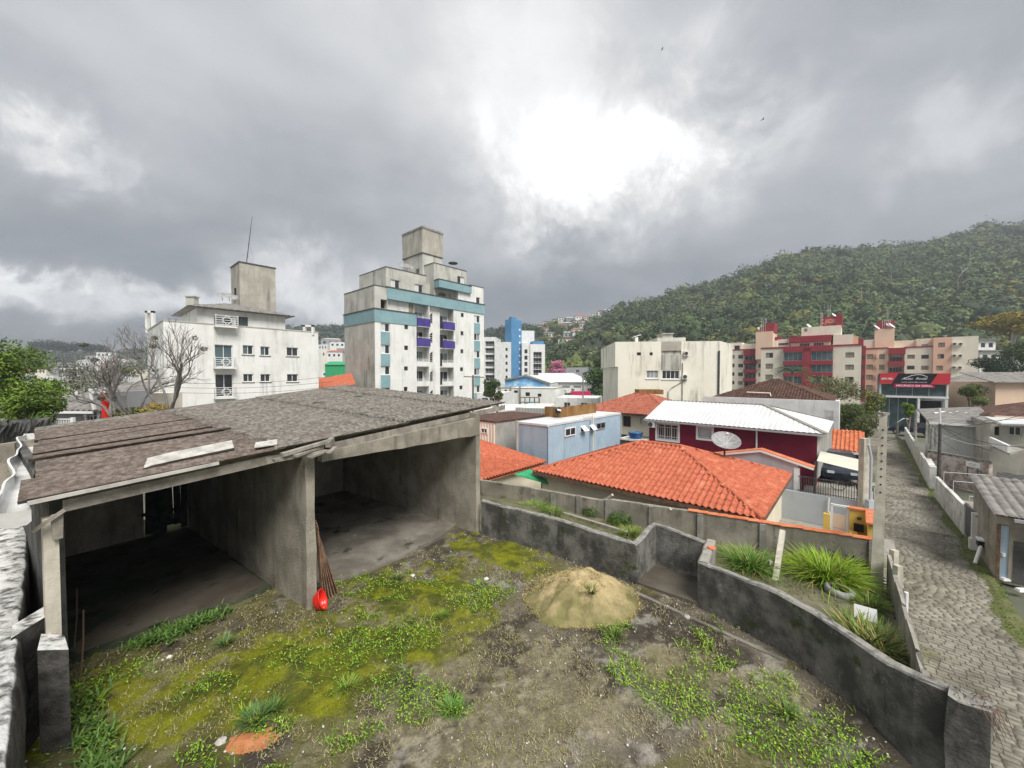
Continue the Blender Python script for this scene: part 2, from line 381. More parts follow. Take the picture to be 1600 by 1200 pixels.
# ------------------------------------------------------------------ facades
U = Vector((.6665, .7455, 0)); V_ = Vector((-.7455, .6665, 0))    # street grid: along the lane, across it
class Fc:
	"""vertical plane through the sight line px0 at distance Y0, running along d"""
	def __init__(s, px0, Y0, d):
		s.O = Vector(((px0-800)/FPX*Y0, Y0, 0)); s.d = Vector((d[0], d[1], 0)).normalized()
		s.inn = Vector((-s.d.y, s.d.x, 0))
		if s.inn.dot(s.O) < 0: s.inn = -s.inn
	def t(s, px):
		r = (px-800)/FPX
		return (r*s.O.y-s.O.x)/(s.d.x-r*s.d.y)
	def z(s, px, py):
		Y = s.O.y+s.t(px)*s.d.y
		r = ray(px, py); return CAMZ+r.z/r.y*Y
	def pt(s, t, z, off=0.): return Vector((s.O.x+s.d.x*t, s.O.y+s.d.y*t, z))+s.inn*off
	def rect(s, x0, y0, x1, y1):
		xc = (x0+x1)/2; return (s.t(x0), s.t(x1), s.z(xc, y1), s.z(xc, y0))
	def wall(s, mb, t0, t1, z0, z1, holes=(), depth=.18, m=0, off=0.):
		"""sheet with real openings and their reveals; z1 may be (left, right)"""
		za, zb = z1 if isinstance(z1, tuple) else (z1, z1)
		ztop = lambda t: za+(zb-za)*(t-t0)/(t1-t0)
		hs = [(max(t0+.01, a), min(t1-.01, b), max(z0+.01, c), d) for a, b, c, d in holes]
		ts = sorted({t0, t1, *[h[0] for h in hs], *[h[1] for h in hs]}); zs = sorted({z0, *[h[2] for h in hs], *[h[3] for h in hs]})
		for i in range(len(ts)-1):
			a, b = ts[i], ts[i+1]; tm = (a+b)/2
			if b-a < 1e-5: continue
			run = None
			zz = [z for z in zs if z < ztop(tm)-1e-4]+[None]
			for j in range(len(zz)-1):
				lo, hi = zz[j], zz[j+1]; zm = (lo+(hi if hi is not None else ztop(tm)))/2
				inside = any(h[0] < tm < h[1] and h[2] < zm < h[3] for h in hs)
				if inside:
					if run is not None: mb.face([s.pt(a, run, off), s.pt(b, run, off), s.pt(b, lo, off), s.pt(a, lo, off)], m)
					run = None
				elif run is None: run = lo
			if run is not None: mb.face([s.pt(a, run, off), s.pt(b, run, off), s.pt(b, ztop(b), off), s.pt(a, ztop(a), off)], m)
		for a, b, c, d in hs:
			q = [(a, c), (b, c), (b, d), (a, d)]
			for i in range(4):
				p0, p1 = q[i], q[(i+1) % 4]
				mb.face([s.pt(*p0, off), s.pt(*p1, off), s.pt(*p1, off+depth), s.pt(*p0, off+depth)], m)
	def rotz(s):
		d = s.d
		return math.atan2(d.y, d.x)
_win = {}
def window_mesh(wd, h, style):
	key = (round(wd, 2), round(h, 2), style)
	if key in _win: return _win[key]
	fr = MB(); gl = MB(); fw = min(.06, wd*.08); nb = {'two': 2, 'three': 3, 'four': 4, 'one': 1, 'half': 2}[style.split('|')[0]]
	fr.box(0, wd, 0, .07, 0, fw); fr.box(0, wd, 0, .07, h-fw, h); fr.box(0, fw, 0, .07, fw, h-fw); fr.box(wd-fw, wd, 0, .07, fw, h-fw)
	for i in range(1, nb): x = wd*i/nb; fr.box(x-fw*.4, x+fw*.4, .005, .065, fw, h-fw)
	gl.box(fw, wd-fw, .03, .045, fw, h-fw)
	me = fr.mesh('window_frame', style.split('|')[1]); mg = [gl.mesh('window_pane', g) for g in style.split('|')[2].split(',')]
	if len(mg) > 1:
		a = MB(); a.box(fw, wd/2-.01, .028, .043, fw, h-fw); b = MB(); b.box(wd/2+.01, wd-fw, .03, .045, fw, h-fw)
		g = style.split('|')[2].split(','); mg = [a.mesh('window_pane', g[0]), b.mesh('window_pane', g[1])]
	_win[key] = (me, mg); return _win[key]
def window(th, fc, rc, style='two|white_clean|glass', depth=.1, off=0., name='window'):
	"""rc=(t0,t1,z0,z1) on the facade; the frame is the part, its panes the sub-parts"""
	t0, t1, z0, z1 = rc; me, mg = window_mesh(t1-t0, z1-z0, style)
	p = fc.pt(t0, z0, off+depth)-worldloc(th)
	ang = fc.rotz()
	# local y must point inward
	iy = Vector((-math.sin(ang), math.cos(ang), 0)); sc = None
	if iy.dot(fc.inn) < 0: sc = (1, -1, 1)
	o = inst(name, me, th, p, ang, scale=sc)
	for g in mg: inst('pane', g, o)
	return o
def solid(mb, poly, z0, z1, m=0): mb.prism([(p[0], p[1]) for p in poly], z0, z1, m)
# ================================================================== LAND
GZ = -2.4
def land():
	# one sheet to the horizon, finer near
	rings = [0, 6, 12, 20, 30, 45, 70, 110, 170, 260, 400, 700, 1200]
	n = 72; V = [(0, 0, GZ)]; Fs = []
	for r in rings[1:]:
		for j in range(n):
			a = 2*math.pi*j/n; V.append((r*math.cos(a), r*math.sin(a), GZ))
	m = MB(); m.v = V
	for j in range(n): m.f.append([0, 1+j, 1+(j+1) % n]); m.m.append(0)
	for i in range(len(rings)-2):
		for j in range(n):
			a = 1+i*n+j; b = 1+i*n+(j+1) % n; m.f.append([a, a+n, b+n, b]); m.m.append(0)
	o = m.build('ground', 'town_ground'); tag(o, kind='structure')
land()
# skyline of the hills behind the town: (column, row) -> real height at the ridge distance
SKY = [(-900, 560), (-600, 556), (0, 556), (160, 554), (240, 550), (330, 540), (440, 516), (540, 513), (640, 516), (760, 519), (830, 514), (860, 512), (900, 509), (950, 500),
	   (1000, 482), (1060, 463), (1140, 445), (1200, 421), (1270, 404), (1400, 396), (1460, 387), (1530, 369), (1600, 365), (1760, 350), (2000, 380), (2400, 470), (3000, 560)]
_sx = [a for a, b in SKY]; _sy = [b for a, b in SKY]
def ridge(px): return np.interp(px, [-900, 300, 640, 820, 950, 1200, 3000], [640, 620, 600, 520, 430, 430, 430])
def foot(px): return np.interp(px, [-900, 300, 760, 900, 1100, 1500, 3000], [420, 380, 330, 150, 150, 135, 135])
def hillz(px, Y):
	"""height of the hillside at the azimuth of column px, distance Y"""
	yr = ridge(px); yf = foot(px); sy = np.interp(px, _sx, _sy)
	zr = CAMZ+(585-sy)*yr/FPX
	s = (Y-yf)/(yr-yf)
	up = np.clip(s, 0, 1); prof = .72*up+.28*sstep(up, 0, 1)
	z = GZ+(zr-GZ)*prof
	X = (px-800)/FPX*Y
	z = z+np.where((s > .02) & (s < .97), (fbm(X*.02, Y*.02, 5, 3)-.5)*14*np.minimum(1, up*4)*np.minimum(1, (1-up)*4)*np.clip((zr-GZ)/80, .1, 1), 0)
	z = np.where(s > 1, zr-(s-1)*(yr-yf)*.35, z)
	return np.maximum(z, GZ-.5)
def hills():
	cols = np.arange(-900, 2400, 18).astype(float); ss = np.concatenate([np.linspace(-.02, 1, 44), np.linspace(1.05, 1.5, 6)])
	V = []
	for px in cols:
		yf = foot(px); yr = ridge(px); Y = yf+ss*(yr-yf); z = hillz(np.full_like(Y, px), Y)
		V.append(np.stack([(px-800)/FPX*Y, Y, z], 1))
	n = len(ss); k = len(cols); V = np.concatenate(V)
	F_ = [(i*n+j, (i+1)*n+j, (i+1)*n+j+1, i*n+j+1) for i in range(k-1) for j in range(n-1)]
	o = link('hill', npmesh('hill', V, F_, 'hill', smooth=True)); tag(o, kind='structure')
hills()
# ------------------------------------------------------------------ foliage
def crowns(C, Rr, H, col, n, size, seed=1, core=True, flat=.0, jitter=.35):
	"""leaf-clump triangles spread through the volume of many crowns. C centres (k,3); Rr radii; H half heights; col (k,3)"""
	g = np.random.default_rng(seed); k = len(C)
	d = g.normal(size=(k, n, 3)); d /= np.linalg.norm(d, axis=2, keepdims=True)
	d[:, :, 2] = np.where(d[:, :, 2] < -.35, -d[:, :, 2]*.6, d[:, :, 2])
	# lobes: each crown has a few bulges, so that the outline is uneven
	lob = g.normal(size=(k, 6, 3)); lob /= np.linalg.norm(lob, axis=2, keepdims=True); lob[:, :, 2] = np.abs(lob[:, :, 2])
	dots = np.einsum('kni,kli->knl', d, lob).max(2)
	rad = (.62+.42*sstep(dots, .45, .98))*(1-jitter*.5+jitter*g.random((k, n))**.6)
	pos = C[:, None, :]+d*rad[:, :, None]*np.stack([Rr, Rr, H], 1)[:, None, :]
	nr = d+g.normal(size=(k, n, 3))*.4; nr[:, :, 2] += .35; nr /= np.linalg.norm(nr, axis=2, keepdims=True)
	a = np.cross(nr, g.normal(size=(k, n, 3))); a /= np.linalg.norm(a, axis=2, keepdims=True); b = np.cross(nr, a)
	s = (size*(.6+.8*g.random((k, n))))[:, :, None] if np.isscalar(size) else (size[:, None]*(.6+.8*g.random((k, n))))[:, :, None]
	p0 = pos+a*s; p1 = pos-a*s*.5+b*s*.85; p2 = pos-a*s*.5-b*s*.85
	V = np.stack([p0, p1, p2], 2).reshape(-1, 3)
	F_ = np.arange(len(V)).reshape(-1, 3)
	cc = col[:, None, :]*(.85+.3*g.random((k, n, 1)))*(1+np.array([.1, .03, -.06])*g.normal(size=(k, n, 1)))
	cc = np.clip(cc, .004, 1).reshape(-1, 3)
	if core:
		ico = np.array([(0,0,1),(.89,0,.45),(.28,.85,.45),(-.72,.53,.45),(-.72,-.53,.45),(.28,-.85,.45),(.72,.53,-.45),(-.28,.85,-.45),(-.89,0,-.45),(-.28,-.85,-.45),(.72,-.53,-.45),(0,0,-1)])
		fi = np.array([(0,1,2),(0,2,3),(0,3,4),(0,4,5),(0,5,1),(1,6,2),(2,7,3),(3,8,4),(4,9,5),(5,10,1),(2,6,7),(3,7,8),(4,8,9),(5,9,10),(1,10,6),(11,7,6),(11,8,7),(11,9,8),(11,10,9),(11,6,10)])
		jit = 1+.25*g.normal(size=(k, 12, 1))
		cv = C[:, None, :]+ico[None]*jit*.62*np.stack([Rr, Rr, H], 1)[:, None, :]
		cf = (np.arange(k)[:, None, None]*12+fi[None]).reshape(-1, 3)+len(V)
		V = np.concatenate([V, cv.reshape(-1, 3)]); F_ = np.concatenate([F_, cf])
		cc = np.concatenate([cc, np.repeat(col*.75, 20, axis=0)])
	return V, F_, cc
def forest():
	g = np.random.default_rng(5)
	n = 7600
	px = g.uniform(800, 1950, n*2); yf = foot(px); yr = ridge(px)
	Y = np.sqrt(g.uniform(0, 1, n*2)*((yr+30)**2-yf**2)+yf**2)
	keep = (g.random(n*2) < .5+.5*(np.abs(px-1200) < 450)); px = px[keep][:n]; Y = Y[keep][:n]
	X = (px-800)/FPX*Y; z = hillz(px, Y)
	# the village on the left spur stays open
	vil = (px < 945) & (z > 18) & (Y > 250)
	k = ~vil | (g.random(len(px)) < .2); px, Y, X, z = px[k], Y[k], X[k], z[k]
	Rr = g.uniform(2.4, 5.2, len(X))*(1+.7*(g.random(len(X)) > .92))*(.75+.5*fbm(X*.02, Y*.02, 13, 2)); H = Rr*g.uniform(.7, 1.25, len(X)); C = np.stack([X, Y, z+H*.75], 1)
	pal = np.array([lin(66, 86, 48), lin(76, 94, 50), lin(88, 106, 56), lin(60, 78, 46), lin(98, 108, 62), lin(80, 90, 60), lin(108, 120, 60)])
	zone = fbm(X*.012, Y*.012, 31, 3)
	idx = np.clip((zone*7+g.normal(size=len(X))*.8).astype(int), 0, 6)
	col = pal[idx]*g.uniform(.85, 1.15, (len(X), 1))
	gold = (fbm(X*.03, Y*.03, 77, 2) > .68) & (g.random(len(X)) < .25); col[gold] = np.array(lin(120, 116, 54))*g.uniform(.8, 1.1, (gold.sum(), 1))
	V, F_, cc = crowns(C, Rr, H, col, 84, np.clip(Rr*.2, .45, 1.2), 9)
	o = link('hillside_forest', npmesh('hillside_forest', V, F_, 'leaf', cc)); tag(o, kind='stuff')
	# pale trunks between the crowns
	sel = g.choice(len(X), 260, replace=False); m = MB()
	for i in sel:
		if Y[i] > 330: continue
		m.tube([(X[i], Y[i]-Rr[i]*.9, z[i]-1), (X[i]+g.normal()*.5, Y[i]-Rr[i]*.8, z[i]+H[i]*1.9)], [.22, .1], 4)
	o = m.build('forest_trunks', 'bark_pale'); tag(o, kind='stuff')
	# far hills on the left and behind the towers
	n = 3400; px = g.uniform(-700, 830, n); yf = foot(px); yr = ridge(px); Y = np.sqrt(g.uniform(0, 1, n)*((yr+30)**2-yf**2)+yf**2)
	X = (px-800)/FPX*Y; z = hillz(px, Y); kp = (px > 330) | (g.random(n) < .55); px, Y, X, z = px[kp], Y[kp], X[kp], z[kp]
	Rr = g.uniform(3.5, 7.5, len(X)); H = Rr*g.uniform(.6, 1., len(X)); C = np.stack([X, Y, z+H*.5], 1)
	col = np.array(lin(58, 74, 52))*g.uniform(.7, 1.3, (len(X), 1))*np.array([1, 1, 1.05])
	V, F_, cc = crowns(C, Rr, H, col, 34, Rr*.3, 19)
	o = link('far_woods', npmesh('far_woods', V, F_, 'leaf', cc)); tag(o, kind='stuff')
	# low greenery between the houses of the town
	n = 420; px = g.uniform(-300, 900, n); Y = g.uniform(90, 330, n); X = (px-800)/FPX*Y
	Rr = g.uniform(1.6, 3.4, n); H = Rr*.8; C = np.stack([X, Y, GZ+H*.8], 1); col = np.array(lin(62, 80, 48))*g.uniform(.7, 1.3, (n, 1))
	V, F_, cc = crowns(C, Rr, H, col, 30, Rr*.3, 23)
	o = link('town_greenery', npmesh('town_greenery', V, F_, 'leaf', cc)); tag(o, kind='stuff')
forest()
def leaf_crown(lobes, n, size, base, seed, var=.3, shape=.8):
	"""leaf-sized quads filling overlapping lobes [(x,y,z,rx,ry,rz)]: gaps, light and dark clumps"""
	g = np.random.default_rng(seed); lobes = np.array(lobes, float); wt = (lobes[:, 3]*lobes[:, 4]*lobes[:, 5])**.67; wt /= wt.sum()
	li = g.choice(len(lobes), n, p=wt); L_ = lobes[li]
	d = g.normal(size=(n, 3)); d /= np.linalg.norm(d, axis=1, keepdims=True)
	r = .55+.5*g.random(n)**.7
	pos = L_[:, :3]+d*L_[:, 3:]*r[:, None]
	pos += (np.stack([vnoise(pos[:, 0]*2, pos[:, 2]*2, 3), vnoise(pos[:, 1]*2, pos[:, 0]*2, 4), vnoise(pos[:, 2]*2, pos[:, 1]*2, 5)], 1)-.5)*size*2.2
	nr = d*.7+g.normal(size=(n, 3))*.6+np.array([0, 0, .45]); nr /= np.linalg.norm(nr, axis=1, keepdims=True)
	a = np.cross(nr, g.normal(size=(n, 3))); a /= np.linalg.norm(a, axis=1, keepdims=True); b = np.cross(nr, a)
	s = (size*g.uniform(.6, 1.3, n))[:, None]
	V = np.stack([pos-a*s, pos+b*s*.5*shape+nr*s*.12, pos+a*s, pos-b*s*.5*shape+nr*s*.12], 1).reshape(-1, 3)
	F_ = np.arange(4*n).reshape(-1, 4)
	clump = vnoise(pos[:, 0]*1.1/size*.12, (pos[:, 1]+pos[:, 2])*1.1/size*.12, seed)
	cc = np.array(base)[None]*(1-var+2*var*clump[:, None])*g.uniform(.75, 1.25, (n, 1))
	cc = cc*(1+np.array([.25, .06, -.15])*(g.random((n, 1))-.5))
	return V, F_, np.clip(cc, .004, 1)
def branchy(m, p, d, ln, r, depth, g, spread=.6, up=.15, mseg=2, tips=None, shrink=.72, kids=(2, 3)):
	p = Vector(p); pts = [p.copy()]; d = Vector(d).normalized()
	for i in range(mseg):
		d = (d+Vector((g.gauss(0, .12), g.gauss(0, .12), g.gauss(0, .08)+up*.15))).normalized(); p = p+d*ln/mseg; pts.append(p.copy())
	m.tube(pts, [r*(1-.35*i/mseg) for i in range(mseg+1)], 6 if r > .04 else 4 if r > .012 else 3)
	if depth == 0:
		if tips is not None: tips.append(p)
		return
	for k in range(g.randint(*kids)):
		a = d.orthogonal().normalized(); a.rotate(Matrix.Rotation(g.uniform(0, 6.283), 3, d))
		nd = (d+a*g.uniform(.5, 1)*spread*1.5+Vector((0, 0, up))).normalized()
		branchy(m, p, nd, ln*shrink*g.uniform(.8, 1.15), r*.64, depth-1, g, spread, up, mseg, tips, shrink, kids)
def tree(name, base, lobes, n, size, col, label, seed, trunk_r=.12, bark='bark', group=None, cat='tree', leafmat='leaf', limbs=4, var=.35, shape=.8):
	"""tapered trunk with limbs up into leaf lobes; lobes relative to base"""
	b = Vector(base); t = thing(name, b, label, cat, group); g = random.Random(seed); m = MB()
	zc = sum(l[2] for l in lobes)/len(lobes); xc = sum(l[0] for l in lobes)/len(lobes); yc = sum(l[1] for l in lobes)/len(lobes)
	fork = Vector((xc*.35, yc*.35, zc*.45))
	m.tube([b+Vector((0, 0, -.1)), b+fork*.5+Vector((g.gauss(0, .05), g.gauss(0, .05), 0)), b+fork], [trunk_r, trunk_r*.8, trunk_r*.65], 8)
	for l in sorted(lobes, key=lambda l: -l[3])[:limbs]:
		q = Vector(l[:3]); mid = fork.lerp(q, .55)+Vector((g.gauss(0, .1), g.gauss(0, .1), g.gauss(0, .1)))
		m.tube([b+fork*.92, b+mid, b+q+Vector((0, 0, l[5]*.4))], [trunk_r*.5, trunk_r*.3, trunk_r*.08], 5)
		for k in range(3):
			e = q+Vector((g.uniform(-1, 1)*l[3], g.uniform(-1, 1)*l[4], g.uniform(-.5, 1)*l[5]))*.8
			m.tube([b+mid, b+mid.lerp(e, .5)+Vector((0, 0, .05)), b+e], [trunk_r*.25, trunk_r*.15, .008], 4)
	m.build('trunk', bark, t)
	V, F_, cc = leaf_crown(lobes, n, size, col, seed, var, shape)
	link('crown', npmesh('crown', V, F_, leafmat, cc), t)
	return t
# ================================================================== THE YARD
# retaining walls of the yard, as measured: foot points on the yard level
S_R = P(752, 833, 0)                         # right front corner of the shed
FD = Vector((.5787, .8155, 0))               # along the shed's open front, to the right
GD = Vector((-.8155, .5787, 0))              # into the shed
PIL = Vector((-6.48, 5.36, 0))               # left front pillar
DIV = P(495, 947, 0)
LW = [P(752, 835, 0), P(870, 868, 0), P(995, 914, 0)]           # front wall, left section
RW = [P(1090, 947, 0), P(1213, 1013, 0), P(1327, 1093, 0), P(1413, 1183, 0), Vector((5.1, 4.3, 0)), Vector((4.9, 2.8, 0))]
LAND_B = [P(1024, 886, 0), P(1102, 910, 0)]                       # back corners of the landing
WB = [P(17, 1200, 1.6), P(28, 992, 1.6), P(45, 837, 1.6)]        # inner edge of the boundary wall on the left
BW_D = (WB[2]-WB[0]).normalized()
BW_P = WB[0]-BW_D*2.5
def yard_poly():
	q = [BW_P+Vector((-.1, 0, 0)), BW_P+BW_D*18]
	q += [S_R+GD*10.2-FD*9.5, S_R+GD*10.2+FD*.1, S_R+FD*.1, *LW[1:], *LAND_B, *RW]
	return [(p.x, p.y) for p in q]
YP = yard_poly()
def inpoly(x, y, poly):
	c = np.zeros(x.shape, bool); n = len(poly)
	for i in range(n):
		x0, y0 = poly[i]; x1, y1 = poly[(i+1) % n]
		if y0 == y1: continue
		c ^= ((y0 > y) != (y1 > y)) & (x < (x1-x0)*(y-y0)/(y1-y0)+x0)
	return c
def pxy(x, y, z=0.):
	"""column and row of yard points in the photograph, used to map where moss, straw and weeds were seen"""
	dz = z-CAMZ; f = y*_c-dz*_s; u = y*_s+dz*_c
	return 800+FPX*x/f, 600-FPX*u/f
# patches seen in the yard: (column, row, half width, half height)
MOSS = [(620, 1010, 130, 45), (300, 1110, 130, 45), (480, 1080, 110, 40), (730, 960, 70, 30), (765, 862, 75, 26), (820, 884, 60, 16), (690, 905, 45, 22), (640, 935, 110, 30), (505, 985, 28, 16), (545, 1010, 90, 36), (450, 1030, 150, 40), (560, 1060, 80, 40), (350, 1050, 100, 34), (230, 1140, 90, 40), (180, 1075, 50, 40), (700, 950, 60, 25), (60, 1150, 30, 40)]
STRAW = [(860, 1070, 110, 50), (800, 1110, 120, 60), (760, 1170, 130, 60), (690, 1040, 70, 40), (950, 1120, 70, 40), (1060, 1030, 60, 30), (1100, 1060, 60, 20), (1120, 1130, 30, 50), (640, 1130, 80, 40), (480, 1060, 60, 30), (240, 1060, 80, 30), (610, 960, 50, 16), (1240, 1100, 40, 16), (840, 1020, 50, 16), (1180, 1080, 60, 20)]
GREEN = [(600, 1000, 60, 30), (470, 1045, 60, 20), (640, 1075, 50, 26), (1210, 1150, 90, 40), (1030, 1080, 40, 30), (740, 930, 50, 16), (330, 1085, 50, 20), (985, 1040, 28, 30), (1075, 1065, 35, 20), (1060, 1105, 45, 24), (1180, 1120, 70, 46), (1250, 1160, 80, 46), (1120, 1040, 30, 14), (1330, 1190, 60, 20), (700, 1100, 40, 22), (540, 1030, 40, 34), (520, 1060, 36, 16), (415, 1120, 44, 22), (425, 1190, 26, 14), (620, 1110, 50, 20), (150, 1165, 24, 34), (140, 1090, 30, 40), (200, 1050, 36, 16), (690, 1090, 24, 14), (660, 1000, 50, 24), (960, 990, 18, 20), (560, 1160, 40, 22), (330, 1190, 50, 16), (590, 925, 60, 16), (90, 1130, 26, 60), (1220, 1110, 16, 14), (1100, 1000, 12, 24), (660, 925, 40, 14)]
BARE = [(1270, 1060, 130, 34), (1180, 1010, 70, 24), (860, 960, 70, 24), (820, 900, 40, 20), (830, 960, 90, 30), (1000, 990, 90, 30), (1000, 1150, 100, 50)]
def field(px, py, blobs, soft=1.):
	t = np.zeros_like(px)
	for bx, by, hw, hh in blobs:
		q = ((px-bx)/hw)**2+((py-by)/hh)**2
		t = np.maximum(t, np.exp(-q*.9*soft))
	return t
def yard():
	st = .045
	xs = np.arange(-15.5, 7.2, st); ys = np.arange(2.6, 20., st)
	Xg, Yg = np.meshgrid(xs, ys, indexing='ij'); ny = len(ys)
	inside = inpoly(Xg, Yg, YP)
	px, py = pxy(Xg, Yg)
	wob = (fbm(Xg*1.6, Yg*1.6, 3, 4)-.5); wob2 = (fbm(Xg*5, Yg*5, 8, 4)-.5); fine = fbm(Xg*14, Yg*14, 21, 3); n3 = fbm(Xg*.8, Yg*.8, 41, 4)
	pxw = px+wob*90+wob2*40; pyw = py+wob2*40+(fbm(Xg*1.6+9, Yg*1.6, 4, 4)-.5)*60
	moss = sstep(field(pxw, pyw, MOSS)+wob2*.5, .32, .66); straw = sstep(field(pxw, pyw, STRAW)+wob2*.7+(fine-.5)*.5, .3, .72)
	green = sstep(field(pxw, pyw, GREEN)+wob2*.4, .35, .7); bare = sstep(field(pxw, pyw, BARE)+wob2*.3, .3, .6)
	c = np.zeros(Xg.shape+(3,))
	A = np.array
	dark = A(lin(76, 70, 62)); mid = A(lin(122, 115, 103)); pale = A(lin(168, 163, 154)); strawc = A(lin(158, 150, 122)); mossc = A(lin(124, 128, 26)); mossd = A(lin(84, 90, 30)); olive = A(lin(102, 101, 50))
	k = sstep(n3+wob2*.5, .32, .68)[..., None]; c[:] = dark*(1-k)+mid*k
	k = (sstep(fbm(Xg*2.2, Yg*2.2, 61, 5)+(fine-.5)*.4, .58, .74)*.65)[..., None]; c = c*(1-k)+pale*k
	k = (sstep(n3+wob*.6+.25*sstep(-px, -760, -300)-.1, .42, .62)*.68*(1-bare))[..., None]; c = c*(1-k)+olive*k
	k = (straw*.5)[..., None]; c = c*(1-k)+(strawc*(.6+.6*fine[..., None]))*k
	k = (moss*.92)[..., None]; mm = sstep(fbm(Xg*3, Yg*3, 91, 4), .38, .6)[..., None]; c = c*(1-k)+(mossd*(1-mm)+mossc*mm)*(.75+.5*fine[..., None])*k
	k = (green*.5)[..., None]; c = c*(1-k)+A(lin(58, 62, 30))*k
	c *= (.84+.32*fine)[..., None]
	# hairline cracks
	cr = np.abs(fbm(Xg*1.1, Yg*1.1, 131, 4)-.5); k = (sstep(-cr, -.008, -.001)*.55*(1-moss)*(1-straw))[..., None]; c = c*(1-k)+dark*.5*k
	z = (wob*.05+wob2*.028+(fine-.5)*.012)+moss*.022+straw*.015+green*.03+sstep(field(px, py, [(765, 862, 60, 22)]), .3, .9)*.05
	# the concrete kerb line at the foot of the right wall
	idx = -np.ones(Xg.shape, int)
	cell = inside[:-1, :-1] & inside[1:, :-1] & inside[:-1, 1:] & inside[1:, 1:]
	used = np.zeros_like(inside); used[:-1, :-1] |= cell; used[1:, :-1] |= cell; used[:-1, 1:] |= cell; used[1:, 1:] |= cell
	idx[used] = np.arange(used.sum())
	V = np.stack([Xg[used], Yg[used], z[used]], 1); i, j = np.nonzero(cell)
	F_ = np.stack([idx[i, j], idx[i+1, j], idx[i+1, j+1], idx[i, j+1]], 1)
	m = material('yard_soil', (1, 1, 1), (.72, .7, .66), 30, detail=8, rough=.95, bump=.9, bscale=70, spots=[((.62, .6, .55), 38, .66, .74), ((.35, .33, .3), 18, .62, .72)], attr='Col', spec=.15); MT['yard_soil'] = m
	o = link('yard_ground', npmesh('yard_ground', V, F_, 'yard_soil', c[used], smooth=True)); tag(o, kind='structure')
yard()
def yz(x, y): return 0.02
# ------------------------------------------------------------------ garden walls
def wall_run(name, pts, zt, thick, mat, label, side, z0=GZ, rough=.012, seed=0, cat='wall', seg=.25, group=None, soften=2):
	"""weathered masonry wall along a path; zt: top heights at the points; side: +1 thickens to the left of travel"""
	P_ = [Vector(p) for p in pts]; out = []; tops = []; g = random.Random(seed)
	for i in range(len(P_)-1):
		L_ = (P_[i+1]-P_[i]).length; n = max(1, int(L_/seg))
		for k in range(n): t = k/n; out.append(P_[i].lerp(P_[i+1], t)); tops.append(zt[i]+(zt[i+1]-zt[i])*t)
	out.append(P_[-1]); tops.append(zt[-1])
	# soften the corners of the path
	for _ in range(soften):
		o2 = [p.copy() for p in out]
		for i in range(1, len(out)-1): o2[i] = (out[i-1]+out[i]*2+out[i+1])/4
		out = o2
	m = MB(); n = len(out); vs = []
	lv = 5
	for i, p in enumerate(out):
		d = (out[min(i+1, n-1)]-out[max(i-1, 0)]); d.z = 0; d.normalize(); s = Vector((-d.y, d.x, 0))*side
		ztop = tops[i]+g.gauss(0, rough)
		ring = []
		for k in range(lv): f = k/(lv-1); ring.append((p+s*(mnoise.noise(Vector((p.x*2.3, p.y*2.3, f*3)))*.02), z0+(ztop-.03-z0)*(f**.6)))
		ring.append((p+s*.03, ztop)); ring.append((p+s*(thick-.03), ztop+g.gauss(0, rough*.5)))
		ring.append((p+s*thick, ztop-.03)); ring.append((p+s*thick, z0))
		vs += [(q.x, q.y, zz) for q, zz in ring]
	r = lv+4; fs = []
	for i in range(n-1):
		for k in range(r-1): fs.append((i*r+k, i*r+k+1, (i+1)*r+k+1, (i+1)*r+k))
	fs.append(tuple(range(r))); fs.append(tuple(range((n-1)*r, n*r))[::-1])
	m.add(vs, fs)
	t = thing(name, P_[0], label, cat, group); m.build('masonry', mat, t)
	return t
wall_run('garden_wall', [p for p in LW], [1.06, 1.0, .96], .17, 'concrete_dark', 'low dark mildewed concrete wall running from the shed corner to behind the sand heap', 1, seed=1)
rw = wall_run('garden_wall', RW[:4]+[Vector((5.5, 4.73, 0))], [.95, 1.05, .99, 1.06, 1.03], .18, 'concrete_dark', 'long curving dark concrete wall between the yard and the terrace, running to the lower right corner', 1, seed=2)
# broken pier at its near end
def pier():
	m = MB(); g = random.Random(5); c = P(1486, 1090, 1.03); d = (P(1533, 1110, 1.)-P(1480, 1085, 1.)).normalized(); s = Vector((-d.y, d.x, 0))
	lv = 8; vs = []
	for k in range(lv):
		z = GZ+(1.05-GZ)*k/(lv-1)
		for a, b in ((-.03, 0), (.1, -.01), (.3, 0), (.31, .14), (.3, .3), (.1, .31), (-.03, .3), (-.04, .15)):
			q = c+d*(a+g.gauss(0, .012))+s*(b+g.gauss(0, .012)); vs.append((q.x, q.y, z+(g.gauss(0, .02) if k == lv-1 else 0)))
	fs = [(k*8+j, k*8+(j+1) % 8, (k+1)*8+(j+1) % 8, (k+1)*8+j) for k in range(lv-1) for j in range(8)]+[tuple(range((lv-1)*8, lv*8))]
	m.add(vs, fs); m.build('broken_pier', 'concrete_dark', rw)
	m = MB()
	for k in range(26):
		p = c+d*g.uniform(.0, .3)+s*g.uniform(.0, .3); q = p+d*g.uniform(-.02, .1)+s*g.gauss(0, .04)
		m.tube([(p.x, p.y, 1.04), (q.x, q.y, 1.1+g.uniform(-.02, .03)), (q.x+d.x*.12, q.y+d.y*.12, 1.02-g.uniform(0, .3))], [.006, .005, .003], 3)
	o = m.build('dead_creeper', 'rebar', rw); tag(o, kind='stuff')
pier()
